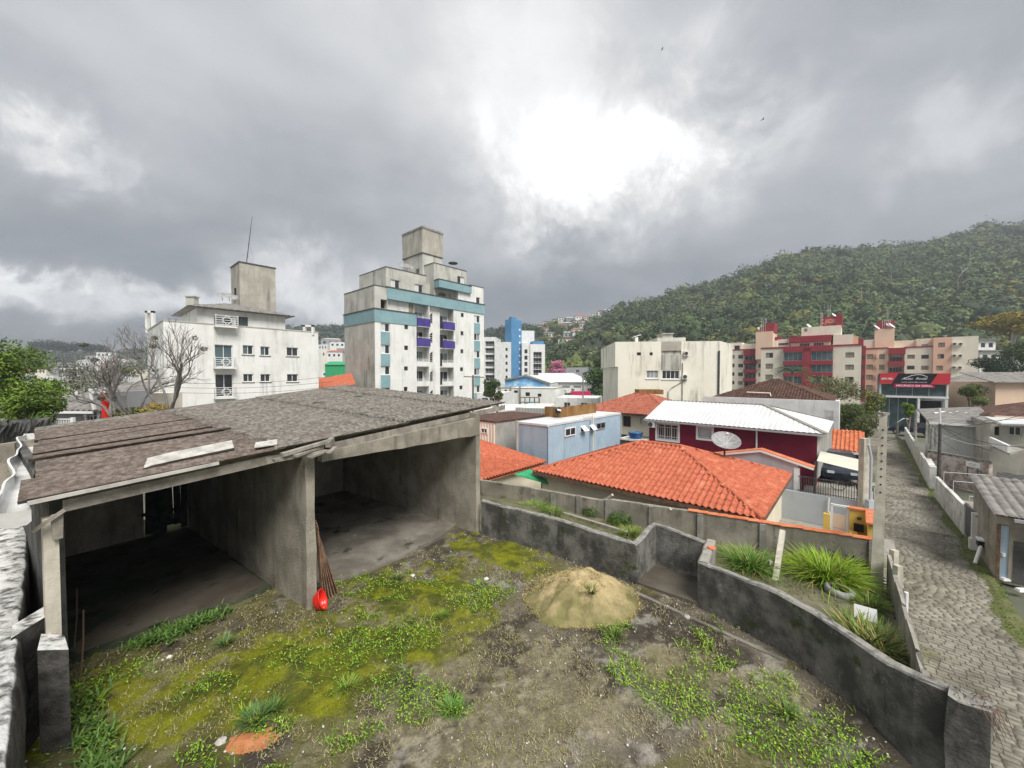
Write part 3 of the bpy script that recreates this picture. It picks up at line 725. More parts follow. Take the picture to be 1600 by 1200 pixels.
# landing: back wall and the two returns
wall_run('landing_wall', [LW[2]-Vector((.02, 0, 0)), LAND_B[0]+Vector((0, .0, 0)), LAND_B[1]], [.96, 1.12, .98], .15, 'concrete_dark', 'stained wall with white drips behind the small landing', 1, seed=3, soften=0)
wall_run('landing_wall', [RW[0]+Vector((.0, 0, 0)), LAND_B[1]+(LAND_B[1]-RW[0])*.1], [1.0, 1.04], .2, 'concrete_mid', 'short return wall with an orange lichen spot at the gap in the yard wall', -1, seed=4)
def landing_bits():
	m = MB(); a = LW[2]; b = RW[0]; c = LAND_B[1]; d = LAND_B[0]
	m.prism([(p.x, p.y) for p in (a, b, c, d)], -.25, .07)
	o = m.build('landing', 'slab_brown', None); tag(o, kind='structure')
	m = MB(); m.bar(P(990, 925, .0), P(1230, 1035, .0), .09, .05); o = m.build('kerb_strip', 'slab'); tag(o, kind='structure')
	m = MB(); p = P(1112, 855, 1.06); m.lathe(p, [(0, .0), (.09, .006), (.1, -.02)], 10); o = m.build('lichen_spot', 'clay'); tag(o, 'round patch of orange lichen on top of the short return wall', 'lichen')
landing_bits()
# ------------------------------------------------------------------ boundary wall on the left
def left_wall():
	g = random.Random(3); t = thing('boundary_wall', BW_P, 'thick boundary wall with a whitish lichen covered top at the left edge of the yard', 'wall')
	out = Vector((-BW_D.y, BW_D.x, 0))
	if out.x > 0: out = -out
	m = MB(); n = 150; vs = []; prof = [(0, 0), (-.02, .9), (.0, 1.53), (.05, 1.6), (.28, 1.62), (.5, 1.585), (.56, 1.5), (.56, GZ)]
	L_ = 12.2
	for i in range(n+1):
		p = BW_P+BW_D*L_*i/n
		for k, (o_, z) in enumerate(prof):
			w_ = mnoise.noise(Vector((i*.21, k*1.7, 0)))*.035; q = p+out*(o_+w_); vs.append((q.x, q.y, z+(g.gauss(0, .004)+w_*.5 if 2 < k < 6 else 0) if z > -2 else z))
	r = len(prof); m.add(vs, [(i*r+k, i*r+k+1, (i+1)*r+k+1, (i+1)*r+k) for i in range(n) for k in range(r-1)]+[tuple(range(r)), tuple(range(n*r, (n+1)*r))])
	m.build('masonry', 'lichen_wall', t, smooth=True)
	# buttress that steps out towards the yard
	a = P(28, 992, 1.62); b = P(73, 960, 1.62); dd = (b-a); m = MB(); lv = 7
	p0 = a; p1 = b; back = BW_D*.45
	g2 = random.Random(8)
	poly = [p0-(b-a).normalized()*.1, p1, p1+back, p0+back-(b-a).normalized()*.1]
	m.prism([(p.x, p.y) for p in poly], 0, [1.64, 1.6, 1.58, 1.62]); m.build('buttress', 'lichen_wall', t)
	m = MB(); v = [Vector((-6.16, 4.92, 0)), Vector((-5.87, 5.02, 0)), Vector((-6.25, 5.3, 0)), Vector((-6.5, 5.24, 0))]; m.prism([(p.x, p.y) for p in v], -.1, [1.42, 1.36, 1.36, 1.42]); m.build('plinth', 'lichen_wall', t)
left_wall()
# ================================================================== THE SHED
RFL = Vector((-6.47, 5.11, 3.26)); RFR = Vector((-.225, 13.7, 3.98)); RBL = Vector((-13.7, 11.1, 3.37)); RBR = Vector((-8.14, 18.96, 4.43))
def roofp(s, t, dz=0.):
	"""s along the open front (0 low left eave, 1 high right end), t into the depth"""
	return (RFL*(1-s)+RFR*s)*(1-t)+(RBL*(1-s)+RBR*s)*t+Vector((0, 0, dz))
def roofz(x, y):
	q = Vector((x, y, 0))-Vector((RFL.x, RFL.y, 0)); s = q.dot(FD)/10.6; t = q.dot(GD)/9.4
	return roofp(min(max(s, 0), 1), min(max(t, 0), 1)).z
def shed():
	t = thing('shed', (DIV.x, DIV.y, 0), 'open fronted concrete shed with two bays under a mossy corrugated fibre cement roof', 'shed')
	g = random.Random(12)
	# ---- walls
	def slabwall(name, a, b, th, mat, zbot=-.1, drop=.08, side=1, ragged=False):
		d = (b-a).normalized(); s = Vector((-d.y, d.x, 0))*side*th; m = MB(); n = max(2, int((b-a).length/.3)); vs = []
		for i in range(n+1):
			p = a.lerp(b, i/n)
			for q, k in ((p, 0), (p+s, 0)):
				zt = roofz(q.x, q.y)-drop
				for z in np.linspace(zbot, zt, 9):
					e = g.gauss(0, .018) if (ragged and i == 0) else g.gauss(0, .004)
					vs.append((q.x+d.x*e+s.x*.02*g.gauss(0, 1), q.y+d.y*e+s.y*.02*g.gauss(0, 1), z))
		r = 18; fs = []
		for i in range(n):
			for o_ in (0, 9):
				for k in range(8): fs.append((i*r+o_+k, i*r+o_+k+1, (i+1)*r+o_+k+1, (i+1)*r+o_+k))
			fs.append((i*r+8, i*r+17, (i+1)*r+17, (i+1)*r+8))
		for i in (0, n):
			for k in range(8): fs.append((i*r+k, i*r+k+1, i*r+9+k+1, i*r+9+k))
		m.add(vs, fs); return m.build(name, mat, t, smooth=False)
	slabwall('divider_wall', DIV, DIV+GD*8.2, .2, 'concrete_shed', side=1, ragged=True)
	rr = S_R+Vector((-.16, 0, 0))
	slabwall('side_wall', rr, rr+GD*8.6, .2, 'concrete_shed', side=-1)
	bl = DIV+GD*8.2
	slabwall('back_wall', DIV+GD*7.4+FD*.02, rr+GD*7.4-FD*.05, .18, 'concrete_shed')
	# back wall of the left bay with the boarded gap next to the divider
	x0 = DIV+GD*7.6-FD*.22; gap = 1.05
	slabwall('back_wall', x0-FD*gap, x0-FD*4.6, .18, 'concrete_shed', side=-1)
	slabwall('side_wall', PIL+GD*.3+FD*.02, PIL+GD*7.6+FD*.02, .14, 'stone_dark', side=-1)  # dark wall added across the open side to keep the left bay dim
	# boards across the gap
	me = None
	for k in range(6):
		if me is None:
			b = MB(); b.box(-.085, .085, -.012, .012, 0, 2.25); me = b.mesh('board', 'wood_dark')
		p = x0-FD*(.08+.17*k)+GD*(.05+g.uniform(-.01, .01)); inst('board', me, t, p+Vector((0, 0, .25-g.uniform(0, .25)))-worldloc(t), rot=(0, g.gauss(0, .02), math.atan2(FD.y, FD.x)))
	for z in (.7, 1.75):
		b = MB(); b.bar(x0-FD*.02+Vector((0, 0, z)), x0-FD*1.1+Vector((0, 0, z+.05)), .04, .1); b.build('rail', 'wood_dark', t)
	# left pillar, with timber bracket at its head
	m = MB(); a = FD*.07; b2 = GD*.12; vs = []
	for z in (1.0, 1.6, 2.3, 3.0): vs += [(PIL+(-a-b2)*(1+.04*g.random())+Vector((0, 0, z))), PIL+(a-b2)+Vector((0, 0, z)), PIL+(a+b2)+Vector((0, 0, z)), PIL+(-a+b2)+Vector((0, 0, z))]
	m.add(vs, [(4*k+j, 4*k+(j+1) % 4, 4*k+4+(j+1) % 4, 4*k+4+j) for k in range(3) for j in range(4)]+[(12, 13, 14, 15)])
	m.build('pillar', 'concrete_post', t)
	m = MB(); h = PIL+FD*.01-GD*.2; z0, z1 = Vector((0, 0, 2.72)), Vector((0, 0, 3.06)); m.hexa([h+z0, h+FD*.09+z0, h+FD*.09+GD*.07+z0, h+GD*.07+z0, h-FD*.02+z1, h+FD*.1+z1, h+FD*.1+GD*.07+z1, h+GD*.07+z1]); m.build('bracket', 'wood_grey', t)
	m = MB(); m.bar(PIL-FD*.17-GD*.22+Vector((0, 0, 2.9)), PIL+FD*.12-GD*.24+Vector((0, 0, 3.12)), .035, .045); m.build('brace', 'wood_grey', t)
	# ---- concrete lintel over the right bay: flat soffit, top following the roof
	a = DIV+FD*.15-GD*.02; b = rr+FD*.15-GD*.02; m = MB(); n = 12; vs = []
	for i in range(n+1):
		p = a.lerp(b, i/n); zt = roofz(p.x, p.y)-.22; zb = 3.1
		for q in (p, p+GD*.18): vs += [(q.x, q.y, min(zb, zt-.04)+g.gauss(0, .008)), (q.x, q.y, zt)]
	fs = []
	for i in range(n): k = i*4; fs += [(k, k+1, k+5, k+4), (k+2, k+6, k+7, k+3), (k, k+4, k+6, k+2), (k+1, k+3, k+7, k+5)]
	fs += [(0, 2, 3, 1), (n*4, n*4+1, n*4+3, n*4+2)]
	m.add(vs, fs); m.build('lintel', 'concrete_shed', t)
	# ---- floors
	m = MB(); q = [DIV+FD*.1+GD*.9, DIV+FD*1.2+GD*.35, DIV+FD*2.4+GD*.25, rr+GD*.6-FD*.9, rr+GD*.9, rr+GD*7.4, DIV+GD*7.4+FD*.1]
	m.prism([(p.x, p.y) for p in q], -.1, .075); m.build('floor_slab', 'slab', t)
	q = [DIV-FD*.25+GD*1.5, DIV-FD*.25+GD*7.6, PIL+GD*7.6, PIL+GD*1.6]
	m = MB(); m.prism([(p.x, p.y) for p in q], -.1, .07); m.build('floor_slab', 'slab_green', t)
	q = [DIV-FD*.3+GD*1.7, DIV-FD*.3+GD*4.6, DIV-FD*1.0+GD*4.3, DIV-FD*1.9+GD*3.4, PIL+GD*2.6+FD*.8, PIL+GD*2.0+FD*.3, PIL+GD*1.75+FD*.4, DIV-FD*2.2+GD*1.9, DIV-FD*1.2+GD*1.62]
	m = MB(); m.prism([(p.x, p.y) for p in q], .06, .078); m.build('bare_slab', 'slab_brown', t)
	# ---- purlins and fascia
	for f in np.linspace(.06, .94, 7):
		m = MB(); a = roofp(.0, f, -.12); b = roofp(1, f, -.12); m.bar(roofp(.01, f, -.11), roofp(.985, f, -.11), .07, .12); m.build('purlin', 'wood_grey', t)
	def fas(s0, s1, off, dz, h, mat='wood_grey', name='fascia_board', th=.035, sag=0.):
		m = MB(); n = 8; vs = []
		for i in range(n+1):
			s = s0+(s1-s0)*i/n; p = roofp(s, 0, dz-sag*math.sin(math.pi*i/n))-GD*off
			for q in (p, p+GD*th): vs += [(q.x, q.y, q.z-h), (q.x, q.y, q.z)]
		fs = []
		for i in range(n): k = i*4; fs += [(k, k+1, k+5, k+4), (k+2, k+6, k+7, k+3), (k, k+4, k+6, k+2), (k+1, k+3, k+7, k+5)]
		fs += [(0, 2, 3, 1), (n*4, n*4+1, n*4+3, n*4+2)]; m.add(vs, fs); return m.build(name, mat, t)
	fas(.03, .285, -.12, -.07, .17); fas(.275, .385, -.1, -.08, .15); fas(.395, .995, -.02, -.07, .15); fas(.5, .82, -.05, -.2, .08, sag=.02)
	fas(.0, .2, .03, .045, .05, 'fibre_pale', 'edge_trim', .06)
	# broken boards at the step above the divider
	for (s0, o0, z0, s1, o1, z1, w_, h_) in ((.29, .22, -.03, .385, .16, .03, .12, .06), (.31, .3, -.1, .37, .1, -.06, .1, .05), (.28, .12, -.13, .37, .18, -.16, .14, .06), (.375, .25, -.03, .395, .05, .02, .1, .12), (.335, .3, -.2, .375, .2, -.15, .14, .03), (.37, .3, -.2, .392, .22, -.12, .13, .03)):
		m = MB(); m.bar(roofp(s0, 0, z0)-GD*o0, roofp(s1, 0, z1)-GD*o1, w_, h_); m.build('broken_board', 'wood_grey', t)
	# ---- roof sheets, laid up the slope and overlapping; each a corrugated sheet of its own
	cols = [0, .306, .60, .88, 1.0]; rows = 9
	for ci in range(4):
		for ri in range(rows):
			s0, s1 = cols[ci], cols[ci+1]; t0, t1 = ri/rows, (ri+1)/rows
			s0 -= .012 if ci else 0; t1 = min(1, t1+.012); tilt = g.uniform(.006, .03)
			if ci == 0 and ri == 0: s0 = -.004
			lift0 = .02+(g.uniform(.0, .02) if ci == 0 else 0); nw = 6*6+1; ns = 5; m = MB(); vs = []
			slip = g.uniform(-.005, .006) if ci == 0 else g.uniform(-.004, .004)
			tw = g.gauss(0, .02) if ci == 0 else g.gauss(0, .004)
			for i in range(ns+1):
				s = s0+slip*(i == 0)+(s1-s0)*i/ns
				for j in range(nw):
					f = j/(nw-1); tt = t0+(t1-t0)*f
					h = .034*math.cos(f*6*2*math.pi)+lift0+.028*(1-i/ns)+tw*(f-.5)*2+.014*f+(g.gauss(0, .004) if i in (0,) else 0)
					vs.append(roofp(s, tt, h))
			k = len(vs); vs += [v-Vector((0, 0, .012)) for v in vs]; fs = []
			for i in range(ns):
				for j in range(nw-1):
					a = i*nw+j; fs.append((a, a+nw, a+nw+1, a+1)); fs.append((k+a, k+a+1, k+a+nw+1, k+a+nw))
			for j in range(nw-1): fs.append((j, j+1, k+j+1, k+j)); b = ns*nw+j; fs.append((b, k+b, k+b+1, b+1))
			for i in range(ns): a = i*nw; fs.append((a, k+a, k+a+nw, a+nw)); a += nw-1; fs.append((a, a+nw, k+a+nw, k+a))
			m.add(vs, fs); o = m.build('roof_sheet', 'fibre_red' if (ci == 0 and ri < 8) else 'fibre', t, smooth=True)
			o.data.polygons.foreach_set('use_smooth', [len(p.vertices) == 4 and abs(p.normal.z) > .3 for p in o.data.polygons])
	# ---- gutter along the low eave
	m = MB(); n = 30; prof = [(-.02, .03), (-.02, -.12), (.02, -.16), (.2, -.16), (.25, -.1), (.27, .05), (.24, .05)]; vs = []
	for i in range(n+1):
		f = -.02+1.0*i/n; p = roofp(0, max(f, 0))+(GD*-.2 if f < 0 else Vector((0, 0, 0))); wv = .06*math.sin(f*17)+.04*math.sin(f*31+1)
		for k, (o_, z) in enumerate(prof):
			e = wv*(.2+.8*(k >= 4)); q = p-FD*(o_+e*.6); vs.append((q.x, q.y, p.z+z-.06-.28*(f < .06)*0+e*.5))
	r = len(prof); m.add(vs, [(i*r+k, (i+1)*r+k, (i+1)*r+k+1, i*r+k+1) for i in range(n) for k in range(r-1)]+[tuple(range(r)), tuple(range(n*r, n*r+r))])
	m.build('gutter', 'gutter', t)
	return t
SHED = shed()
# loose pale sheet lying near the front edge of the roof
def loose_sheet():
	m = MB(); nw = 19; ns = 4; vs = []; g = random.Random(4)
	for i in range(ns+1):
		for j in range(nw):
			f = j/(nw-1); s = .112+.125*i/ns+.012*f; tt = .055+f*.06-(.012*(i == 0))
			vs.append(roofp(s, tt, .075+.03*math.cos(f*3*2*math.pi)+.03*(i/ns)+.05*f))
	k = len(vs); vs += [v-Vector((0, 0, .01)) for v in vs]; fs = []
	for i in range(ns):
		for j in range(nw-1): a = i*nw+j; fs += [(a, a+nw, a+nw+1, a+1), (k+a, k+a+1, k+a+nw+1, k+a+nw)]
	for j in range(nw-1): fs.append((j, j+1, k+j+1, k+j)); b = ns*nw+j; fs.append((b, k+b, k+b+1, b+1))
	m.add(vs, fs); o = m.build('loose_roof_sheet', 'fibre_pale', None, origin=roofp(.3, .09))
	tag(o, 'pale corrugated sheet lying loose near the front edge of the shed roof', 'roof sheet')
	m = MB(); a = roofp(.262, .03, .1); m.hexa([a, a+Vector((.3, .25, .02)), a+Vector((.18, .45, .08)), a+Vector((-.1, .2, .06)), a+Vector((0, 0, .02)), a+Vector((.3, .25, .04)), a+Vector((.18, .45, .1)), a+Vector((-.1, .2, .08))])
	o = m.build('sheet_fragment', 'fibre_pale', None, origin=a); tag(o, 'small broken piece of corrugated sheet beside the loose pale sheet on the shed roof', 'sheet fragment')
loose_sheet()
# planks and the red thing leaning against the divider
def leaning():
	top0 = P(497, 945, 0)
	for k in range(6):
		me = MB(); L_ = 1.72+.06*(k % 3); me.box(-.05, .05, -.011, .011, 0, L_)
		o = bpy.data.objects.new('plank', me.mesh('plank', 'wood_brown')); COL.objects.link(o)
		base = P(504+4.6*k, 940-2.4*k, 0); head = DIV+FD*(.05+.02*k)+GD*(.03+.05*k)+Vector((0, 0, 1.55))
		d = (head-base).normalized(); o.location = base
		o.rotation_mode = 'QUATERNION'; z = d; x = (GD-d*GD.dot(d)).normalized(); y = z.cross(x)
		o.rotation_quaternion = Matrix((x, y, z)).transposed().to_quaternion()
		tag(o, 'weathered brown plank leaning against the shed divider behind the red tub', 'plank', 'planks leaning against the shed divider')
	m = MB(); c = P(501, 938, .19); ax = Vector((.85, .1, .35))
	m.lathe(c, [(.0, -.16), (.1, -.155), (.165, -.12), (.2, -.03), (.215, .04), (.235, .055), (.235, .07), (.2, .065), (.18, -.02), (.14, -.1), (.0, -.13)], 26, axis=ax)
	for j in range(len(m.v)):
		v = Vector(m.v[j])-c; m.v[j] = tuple(c+Vector((v.x*.8, v.y*.8, v.z*.98)))
	t = thing('tub', c-Vector((0, 0, .2)), 'bright red plastic tub tipped on its side at the foot of the shed divider', 'tub'); m.build('bowl', 'red_plastic', t, smooth=True)
leaning()
# ================================================================== TERRACE AND LANE
ROADZ = -2.2
NRM = Vector((.7455, -.6665, 0))               # across the lane, towards its right side
def lane(n, t, z=ROADZ): p = NRM*n+U*t; return Vector((p.x, p.y, z))
TW0 = Vector((-2.2, 18.2, 0)); TW1 = Vector((10.9, 11.23, 0))
def terr_z(x, y): return -.95+.32*max(0, min(1, (12-x)/12))
def ground_sheet(name, poly, zf, mat, st, kind='structure'):
	xs = np.arange(min(p[0] for p in poly), max(p[0] for p in poly)+st, st); ys = np.arange(min(p[1] for p in poly), max(p[1] for p in poly)+st, st)
	X, Y = np.meshgrid(xs, ys, indexing='ij'); ins = inpoly(X, Y, poly); cell = ins[:-1, :-1] & ins[1:, :-1] & ins[:-1, 1:] & ins[1:, 1:]
	used = np.zeros_like(ins); used[:-1, :-1] |= cell; used[1:, :-1] |= cell; used[:-1, 1:] |= cell; used[1:, 1:] |= cell
	idx = -np.ones(X.shape, int); idx[used] = np.arange(used.sum()); i, j = np.nonzero(cell)
	V = np.stack([X[used], Y[used], zf(X[used], Y[used])], 1)
	o = link(name, npmesh(name, V, np.stack([idx[i, j], idx[i+1, j], idx[i+1, j+1], idx[i, j+1]], 1), mat, smooth=True)); tag(o, kind=kind); return o
tp = [(-2.2, 18.4), (11.1, 11.3), (8.1, 7.5), (5.5, 4.4), (5.1, 5.), (5.2, 5.9), (4.85, 7.0), (4.0, 8.3), (2.9, 9.2), (-1.0, 12.1), (-1.6, 13.)]
ground_sheet('terrace_ground', tp, lambda x, y: -.95+.32*np.clip((12-x)/12, 0, 1)*1.+.05*(fbm(x*1.2, y*1.2, 6, 3)-.5)+.35*np.exp(-((x+.2)**2+(y-15)**2)/3), 'terrace_soil', .15)
def terrace_walls():
	# far wall of the terrace with piers; its right half carries an orange coping
	L_ = TW1-TW0; d = L_.normalized(); s = Vector((-d.y, d.x, 0))
	if s.y < 0: s = -s
	t = thing('garden_wall', TW0, 'old plastered wall with concrete piers and an orange clay coping along the far side of the terrace', 'wall')
	g = random.Random(2); m = MB(); n = 60; vs = []
	tops = np.interp(np.linspace(0, 1, n+1), [0, .2, .3, .44, .46, .62, .64, 1], [.1, .1, .06, .02, .12, .12, .14, .1])
	for i in range(n+1):
		p = TW0+L_*i/n
		for o_, z in ((0, GZ), (0, -.3), (0, tops[i]-.02), (.02, tops[i]+g.gauss(0, .008)), (.13, tops[i]), (.15, tops[i]-.03), (.15, GZ)):
			q = p+s*(o_+g.gauss(0, .004)); vs.append((q.x, q.y, z))
	m.add(vs, [(i*7+k, i*7+k+1, (i+1)*7+k+1, (i+1)*7+k) for i in range(n) for k in range(6)]+[tuple(range(7)), tuple(range(n*7, n*7+7))])
	m.build('masonry', 'plaster_old', t)
	for f in (.3, .375, .455, .565, .675, .80, .985):
		m = MB(); p = TW0+L_*f; q = [p-d*.09-s*.06, p+d*.09-s*.06, p+d*.09+s*.0, p-d*.09+s*.0]; m.prism([(a.x, a.y) for a in q], GZ, np.interp(f, [0, .45, .64, 1], [.05, .1, .08, .06])); m.build('pier', 'concrete_mid', t)
	k0 = .66; k = 0
	cap = MB(); cap.add([(-.17, -.1, -.035), (-.17, 0, .02), (-.17, .12, -.035), (.17, -.1, -.02), (.17, 0, .035), (.17, .12, -.02), (-.17, -.1, -.05), (-.17, .12, -.05), (.17, -.1, -.035), (.17, .12, -.035)],
		[(0, 3, 4, 1), (1, 4, 5, 2), (0, 6, 8, 3), (2, 5, 9, 7), (0, 1, 2, 7, 6), (3, 8, 9, 5, 4)]); cme = cap.mesh('coping_tile', 'clay')
	f = k0
	while f < .995:
		p = TW0+L_*f+s*.07; inst('coping_tile', cme, t, p+Vector((0, 0, np.interp(f, [.6, .66, 1], [.16, .17, .13])+g.gauss(0, .004)))-worldloc(t), math.atan2(d.y, d.x)+g.gauss(0, .02)); f += .3/L_.length
	# standing posts on the terrace
	def post(base, top, wd, lab, arm=None, lean=None):
		tt = thing('concrete_post', base, lab, 'post'); m = MB(); m.bar(base-Vector((0, 0, .2)), top, wd, wd); m.build('shaft', 'concrete_post', tt)
		if arm is not None: m = MB(); m.bar(top-Vector((0, 0, .03)), arm, wd*.8, wd*.8); m.build('arm', 'concrete_post', tt)
	b = P(950, 812, -.75); tpz = D(947, 779, b.y); post(b, tpz, .11, 'slim concrete fence post with a bent arm standing on the terrace near the far wall', D(957, 773, b.y-.25))
	b = P(1045, 828, -.75); b = Vector((b.x, b.y, -.8)); post(b, D(1041, 803, b.y), .12, 'short broken fence post with a bent arm behind the landing wall', D(1048, 795, b.y-.2))
	b = P(1209, 915, -.9); tz = D(1223, 830, b.y+1.2); post(b, tz, .14, 'leaning concrete post between the grass clumps on the terrace')
	b = P(1203, 895, -.9); post(b, D(1204, 876, b.y), .12, 'stub of a concrete post beside the leaning post on the terrace')
	# low kerb of the planting strip
	m = MB(); m.bar(P(880, 803, -.62), P(980, 833, -.68), .12, .14); o = m.build('kerb_strip', 'concrete_mid'); tag(o, kind='structure')
	# fence of concrete plates along the lane
	t = thing('plate_fence', lane(.75, 14), 'grey fence of upright concrete plates between the terrace and the lane', 'fence', )
	tt = 15.2; k = 0
	while tt > 7.5:
		ln = .62; nn = .72+.035*(15.2-tt)
		m = MB(); a = lane(nn, tt); b = lane(nn+.02, tt-ln*.97); zt = -.08-.02*(k % 3)+(.0 if tt > 9.5 else -.05*(9.5-tt)); th = .06+.02*g.random()
		q = [a, b, b+NRM*th, a+NRM*th]; zz = [zt+g.gauss(0, .03), zt+.04*math.sin(k*2.1)-.02, zt-.03+g.gauss(0, .02), zt+g.gauss(0, .02)]
		m.prism([(v.x, v.y) for v in q], GZ, zz); m.build('plate', 'plaster_old' if k % 2 else 'concrete_mid', t)
		tt -= ln; k += 1
	for tt2, zt in ((13.9, .1), (15.2, .05)):
		m = MB(); p = lane(.86, tt2); m.box(p.x-.07, p.x+.07, p.y-.07, p.y+.07, GZ, zt); m.build('fence_post', 'concrete_post', t)
	m = MB(); p = lane(.98, 13.3); m.tube([(p.x, p.y, -2.2), (p.x, p.y, -.3)], .04, 8); m.build('pipe', 'white_clean', t)
terrace_walls()
def utility_pole():
	b = P(1369, 916, -1.0); t = thing('utility_pole', b, 'tall tapered square concrete utility pole beside the lane', 'utility pole')
	top = D(1380.5, 647, b.y+.12); m = MB(); n = 8; vs = []
	for i in range(n+1):
		p = b.lerp(top, i/n)-Vector((0, 0, .9 if i == 0 else 0)); w_ = .135-.055*i/n
		for a, c in ((-1, -1), (1, -1), (1, 1), (-1, 1)): vs.append((p.x+U.x*w_*a*.9+NRM.x*c*w_, p.y+U.y*w_*a*.9+NRM.y*c*w_, p.z))
	m.add(vs, [(4*k+j, 4*k+(j+1) % 4, 4*k+4+(j+1) % 4, 4*k+4+j) for k in range(n) for j in range(4)]+[(n*4, n*4+1, n*4+2, n*4+3)]); m.build('shaft', 'concrete_post', t)
	m = MB(); m.box(top.x-.09, top.x+.09, top.y-.09, top.y+.09, top.z-.02, top.z+.05); m.build('cap', 'concrete_mid', t)
	hm = MB(); hm.tube([(0, -.012, 0), (0, .012, 0)], .022, 8); me = hm.mesh('bolt_hole', 'void')
	for i in range(9):
		f = .55+.045*i; p = b.lerp(top, f); w_ = .135-.055*f
		inst('bolt_hole', me, t, p-NRM*(w_*.0)-U*(w_*.9)+Vector((0, 0, 0))-worldloc(t), math.atan2(NRM.y, NRM.x))
utility_pole()
# ================================================================== LANE
def lane_surface():
	poly = [lane(.8, -6), lane(3.75, -6), lane(3.75, 66), lane(.8, 66)]
	m = MB(); m.prism([(p.x, p.y) for p in poly], GZ-.1, ROADZ-.012)
	road = m.build('road', 'joint'); tag(road, kind='structure')
	g = random.Random(31); stones = []
	row = -3.0; ri = 0
	while row < 60:
		rl = .15+.0012*max(0, row)*0; n = .95+g.uniform(0, .1)-(.12 if ri % 2 else 0);
		while n < 3.45:
			wd = g.uniform(.16, .27); stones.append((n+wd/2, row+g.gauss(0, .012)+.03*math.sin(n*2.1), wd, .135*g.uniform(.85, 1.12))); n += wd+.01
		row += .142; ri += 1
	# two stone shapes shared by the near stones; far ones joined
	def stone_mesh(seed):
		r = random.Random(seed); m = MB(); q = [(-.5, -.5), (0, -.53), (.5, -.5), (.53, 0), (.5, .5), (0, .54), (-.5, .5), (-.54, 0)]
		lo = [(x*r.uniform(.94, 1.02), y*r.uniform(.94, 1.02)) for x, y in q]
		vs = [(x, y, -.03) for x, y in lo]+[(x*.88, y*.86, .012+r.uniform(-.004, .005)) for x, y in lo]+[(0, 0, .018)]
		m.add(vs, [(i, (i+1) % 8, 8+(i+1) % 8, 8+i) for i in range(8)]+[(8+i, 8+(i+1) % 8, 16) for i in range(8)]); return m
	sm = [stone_mesh(s) for s in range(5)]
	key = lambda s: (lane(s[0], s[1])-Vector((0, 0, CAMZ))).length
	vis = []
	for s in stones:
		p = lane(s[0], s[1]); px = 800+FPX*p.x/max(.1, p.y); py = 585+FPX*(CAMZ-p.z)/max(.1, p.y)
		vis.append((not (p.y > .5 and 0 < px < 1605 and py < 1205), key(s), s))
	vis.sort(key=lambda v: (v[0], v[1])); ang = math.atan2(NRM.y, NRM.x)
	near = vis[:300]; far = [v[2] for v in vis[300:]]
	mes = []
	for k, m in enumerate(sm):
		for q in range(3):
			c = g.uniform(.82, 1.12); V = np.array(m.v);
			me = m.mesh('paving_stone', 'cobble'); a = me.color_attributes.new('Col', 'FLOAT_COLOR', 'POINT'); a.data.foreach_set('color', [c, c*.985, c*.95, 1]*len(m.v)); mes.append(me)
	for i, (_, _, s) in enumerate(near):
		p = lane(s[0], s[1]); inst('paving_stone', mes[g.randrange(15)], road, (p.x, p.y, p.z-.008), rot=(g.gauss(0, .02), g.gauss(0, .02), ang+g.gauss(0, .05)), scale=(s[2], s[3], 1))
	# joined far stones
	base = [np.array(m.v) for m in sm]; V = []; F4 = []; cc = []; off = 0
	q4 = np.array([(i, (i+1) % 8, 8+(i+1) % 8, 8+i) for i in range(8)]+[(8+i, 8+(i+1) % 8, 16, 16) for i in range(8)])
	tri = np.array([t for f in [(i, (i+1) % 8, 8+(i+1) % 8, 8+i) for i in range(8)] for t in ((f[0], f[1], f[2]), (f[0], f[2], f[3]))]+[(8+i, 8+(i+1) % 8, 16) for i in range(8)])
	for s in far:
		b = base[g.randrange(5)]*np.array([s[2], s[3], 1]); a = ang+g.gauss(0, .05); ca, sa = math.cos(a), math.sin(a); p = lane(s[0], s[1])
		v = np.stack([b[:, 0]*ca-b[:, 1]*sa+p.x, b[:, 0]*sa+b[:, 1]*ca+p.y, b[:, 2]+p.z-.008+g.gauss(0, .004)], 1); V.append(v); F4.append(tri+off); off += 17
		c = g.uniform(.82, 1.12); cc += [(c, c*.985, c*.95)]*17
	o = link('paving_stones', npmesh('paving_stones', np.concatenate(V), np.concatenate(F4), 'cobble', np.array(cc)), road); tag(o, kind='stuff')
	for n0, n1, nm in ((3.3, 3.72, 'verge'), (.82, 1.0, 'verge')):
		m = MB(); k = 150
		gg = random.Random(9); vs = []
		for i in range(k+1):
			t = -4+64*i/k; a = n0+.12*math.sin(t*1.3)+gg.uniform(-.08, .08)
			if nm and n0 < 1: b = n1+.06*math.sin(t*1.7)+gg.uniform(-.05, .05); a = n0
			else: b = n1
			for q, z in ((a, .0), ((a+b)/2, .05), (b, .04)): p = lane(q, t); vs.append((p.x, p.y, ROADZ+.0+z))
		m.add(vs, [(i*3+j, i*3+j+1, (i+1)*3+j+1, (i+1)*3+j) for i in range(k) for j in range(2)]); o = m.build('verge', 'verge'); tag(o, kind='structure')
lane_surface()
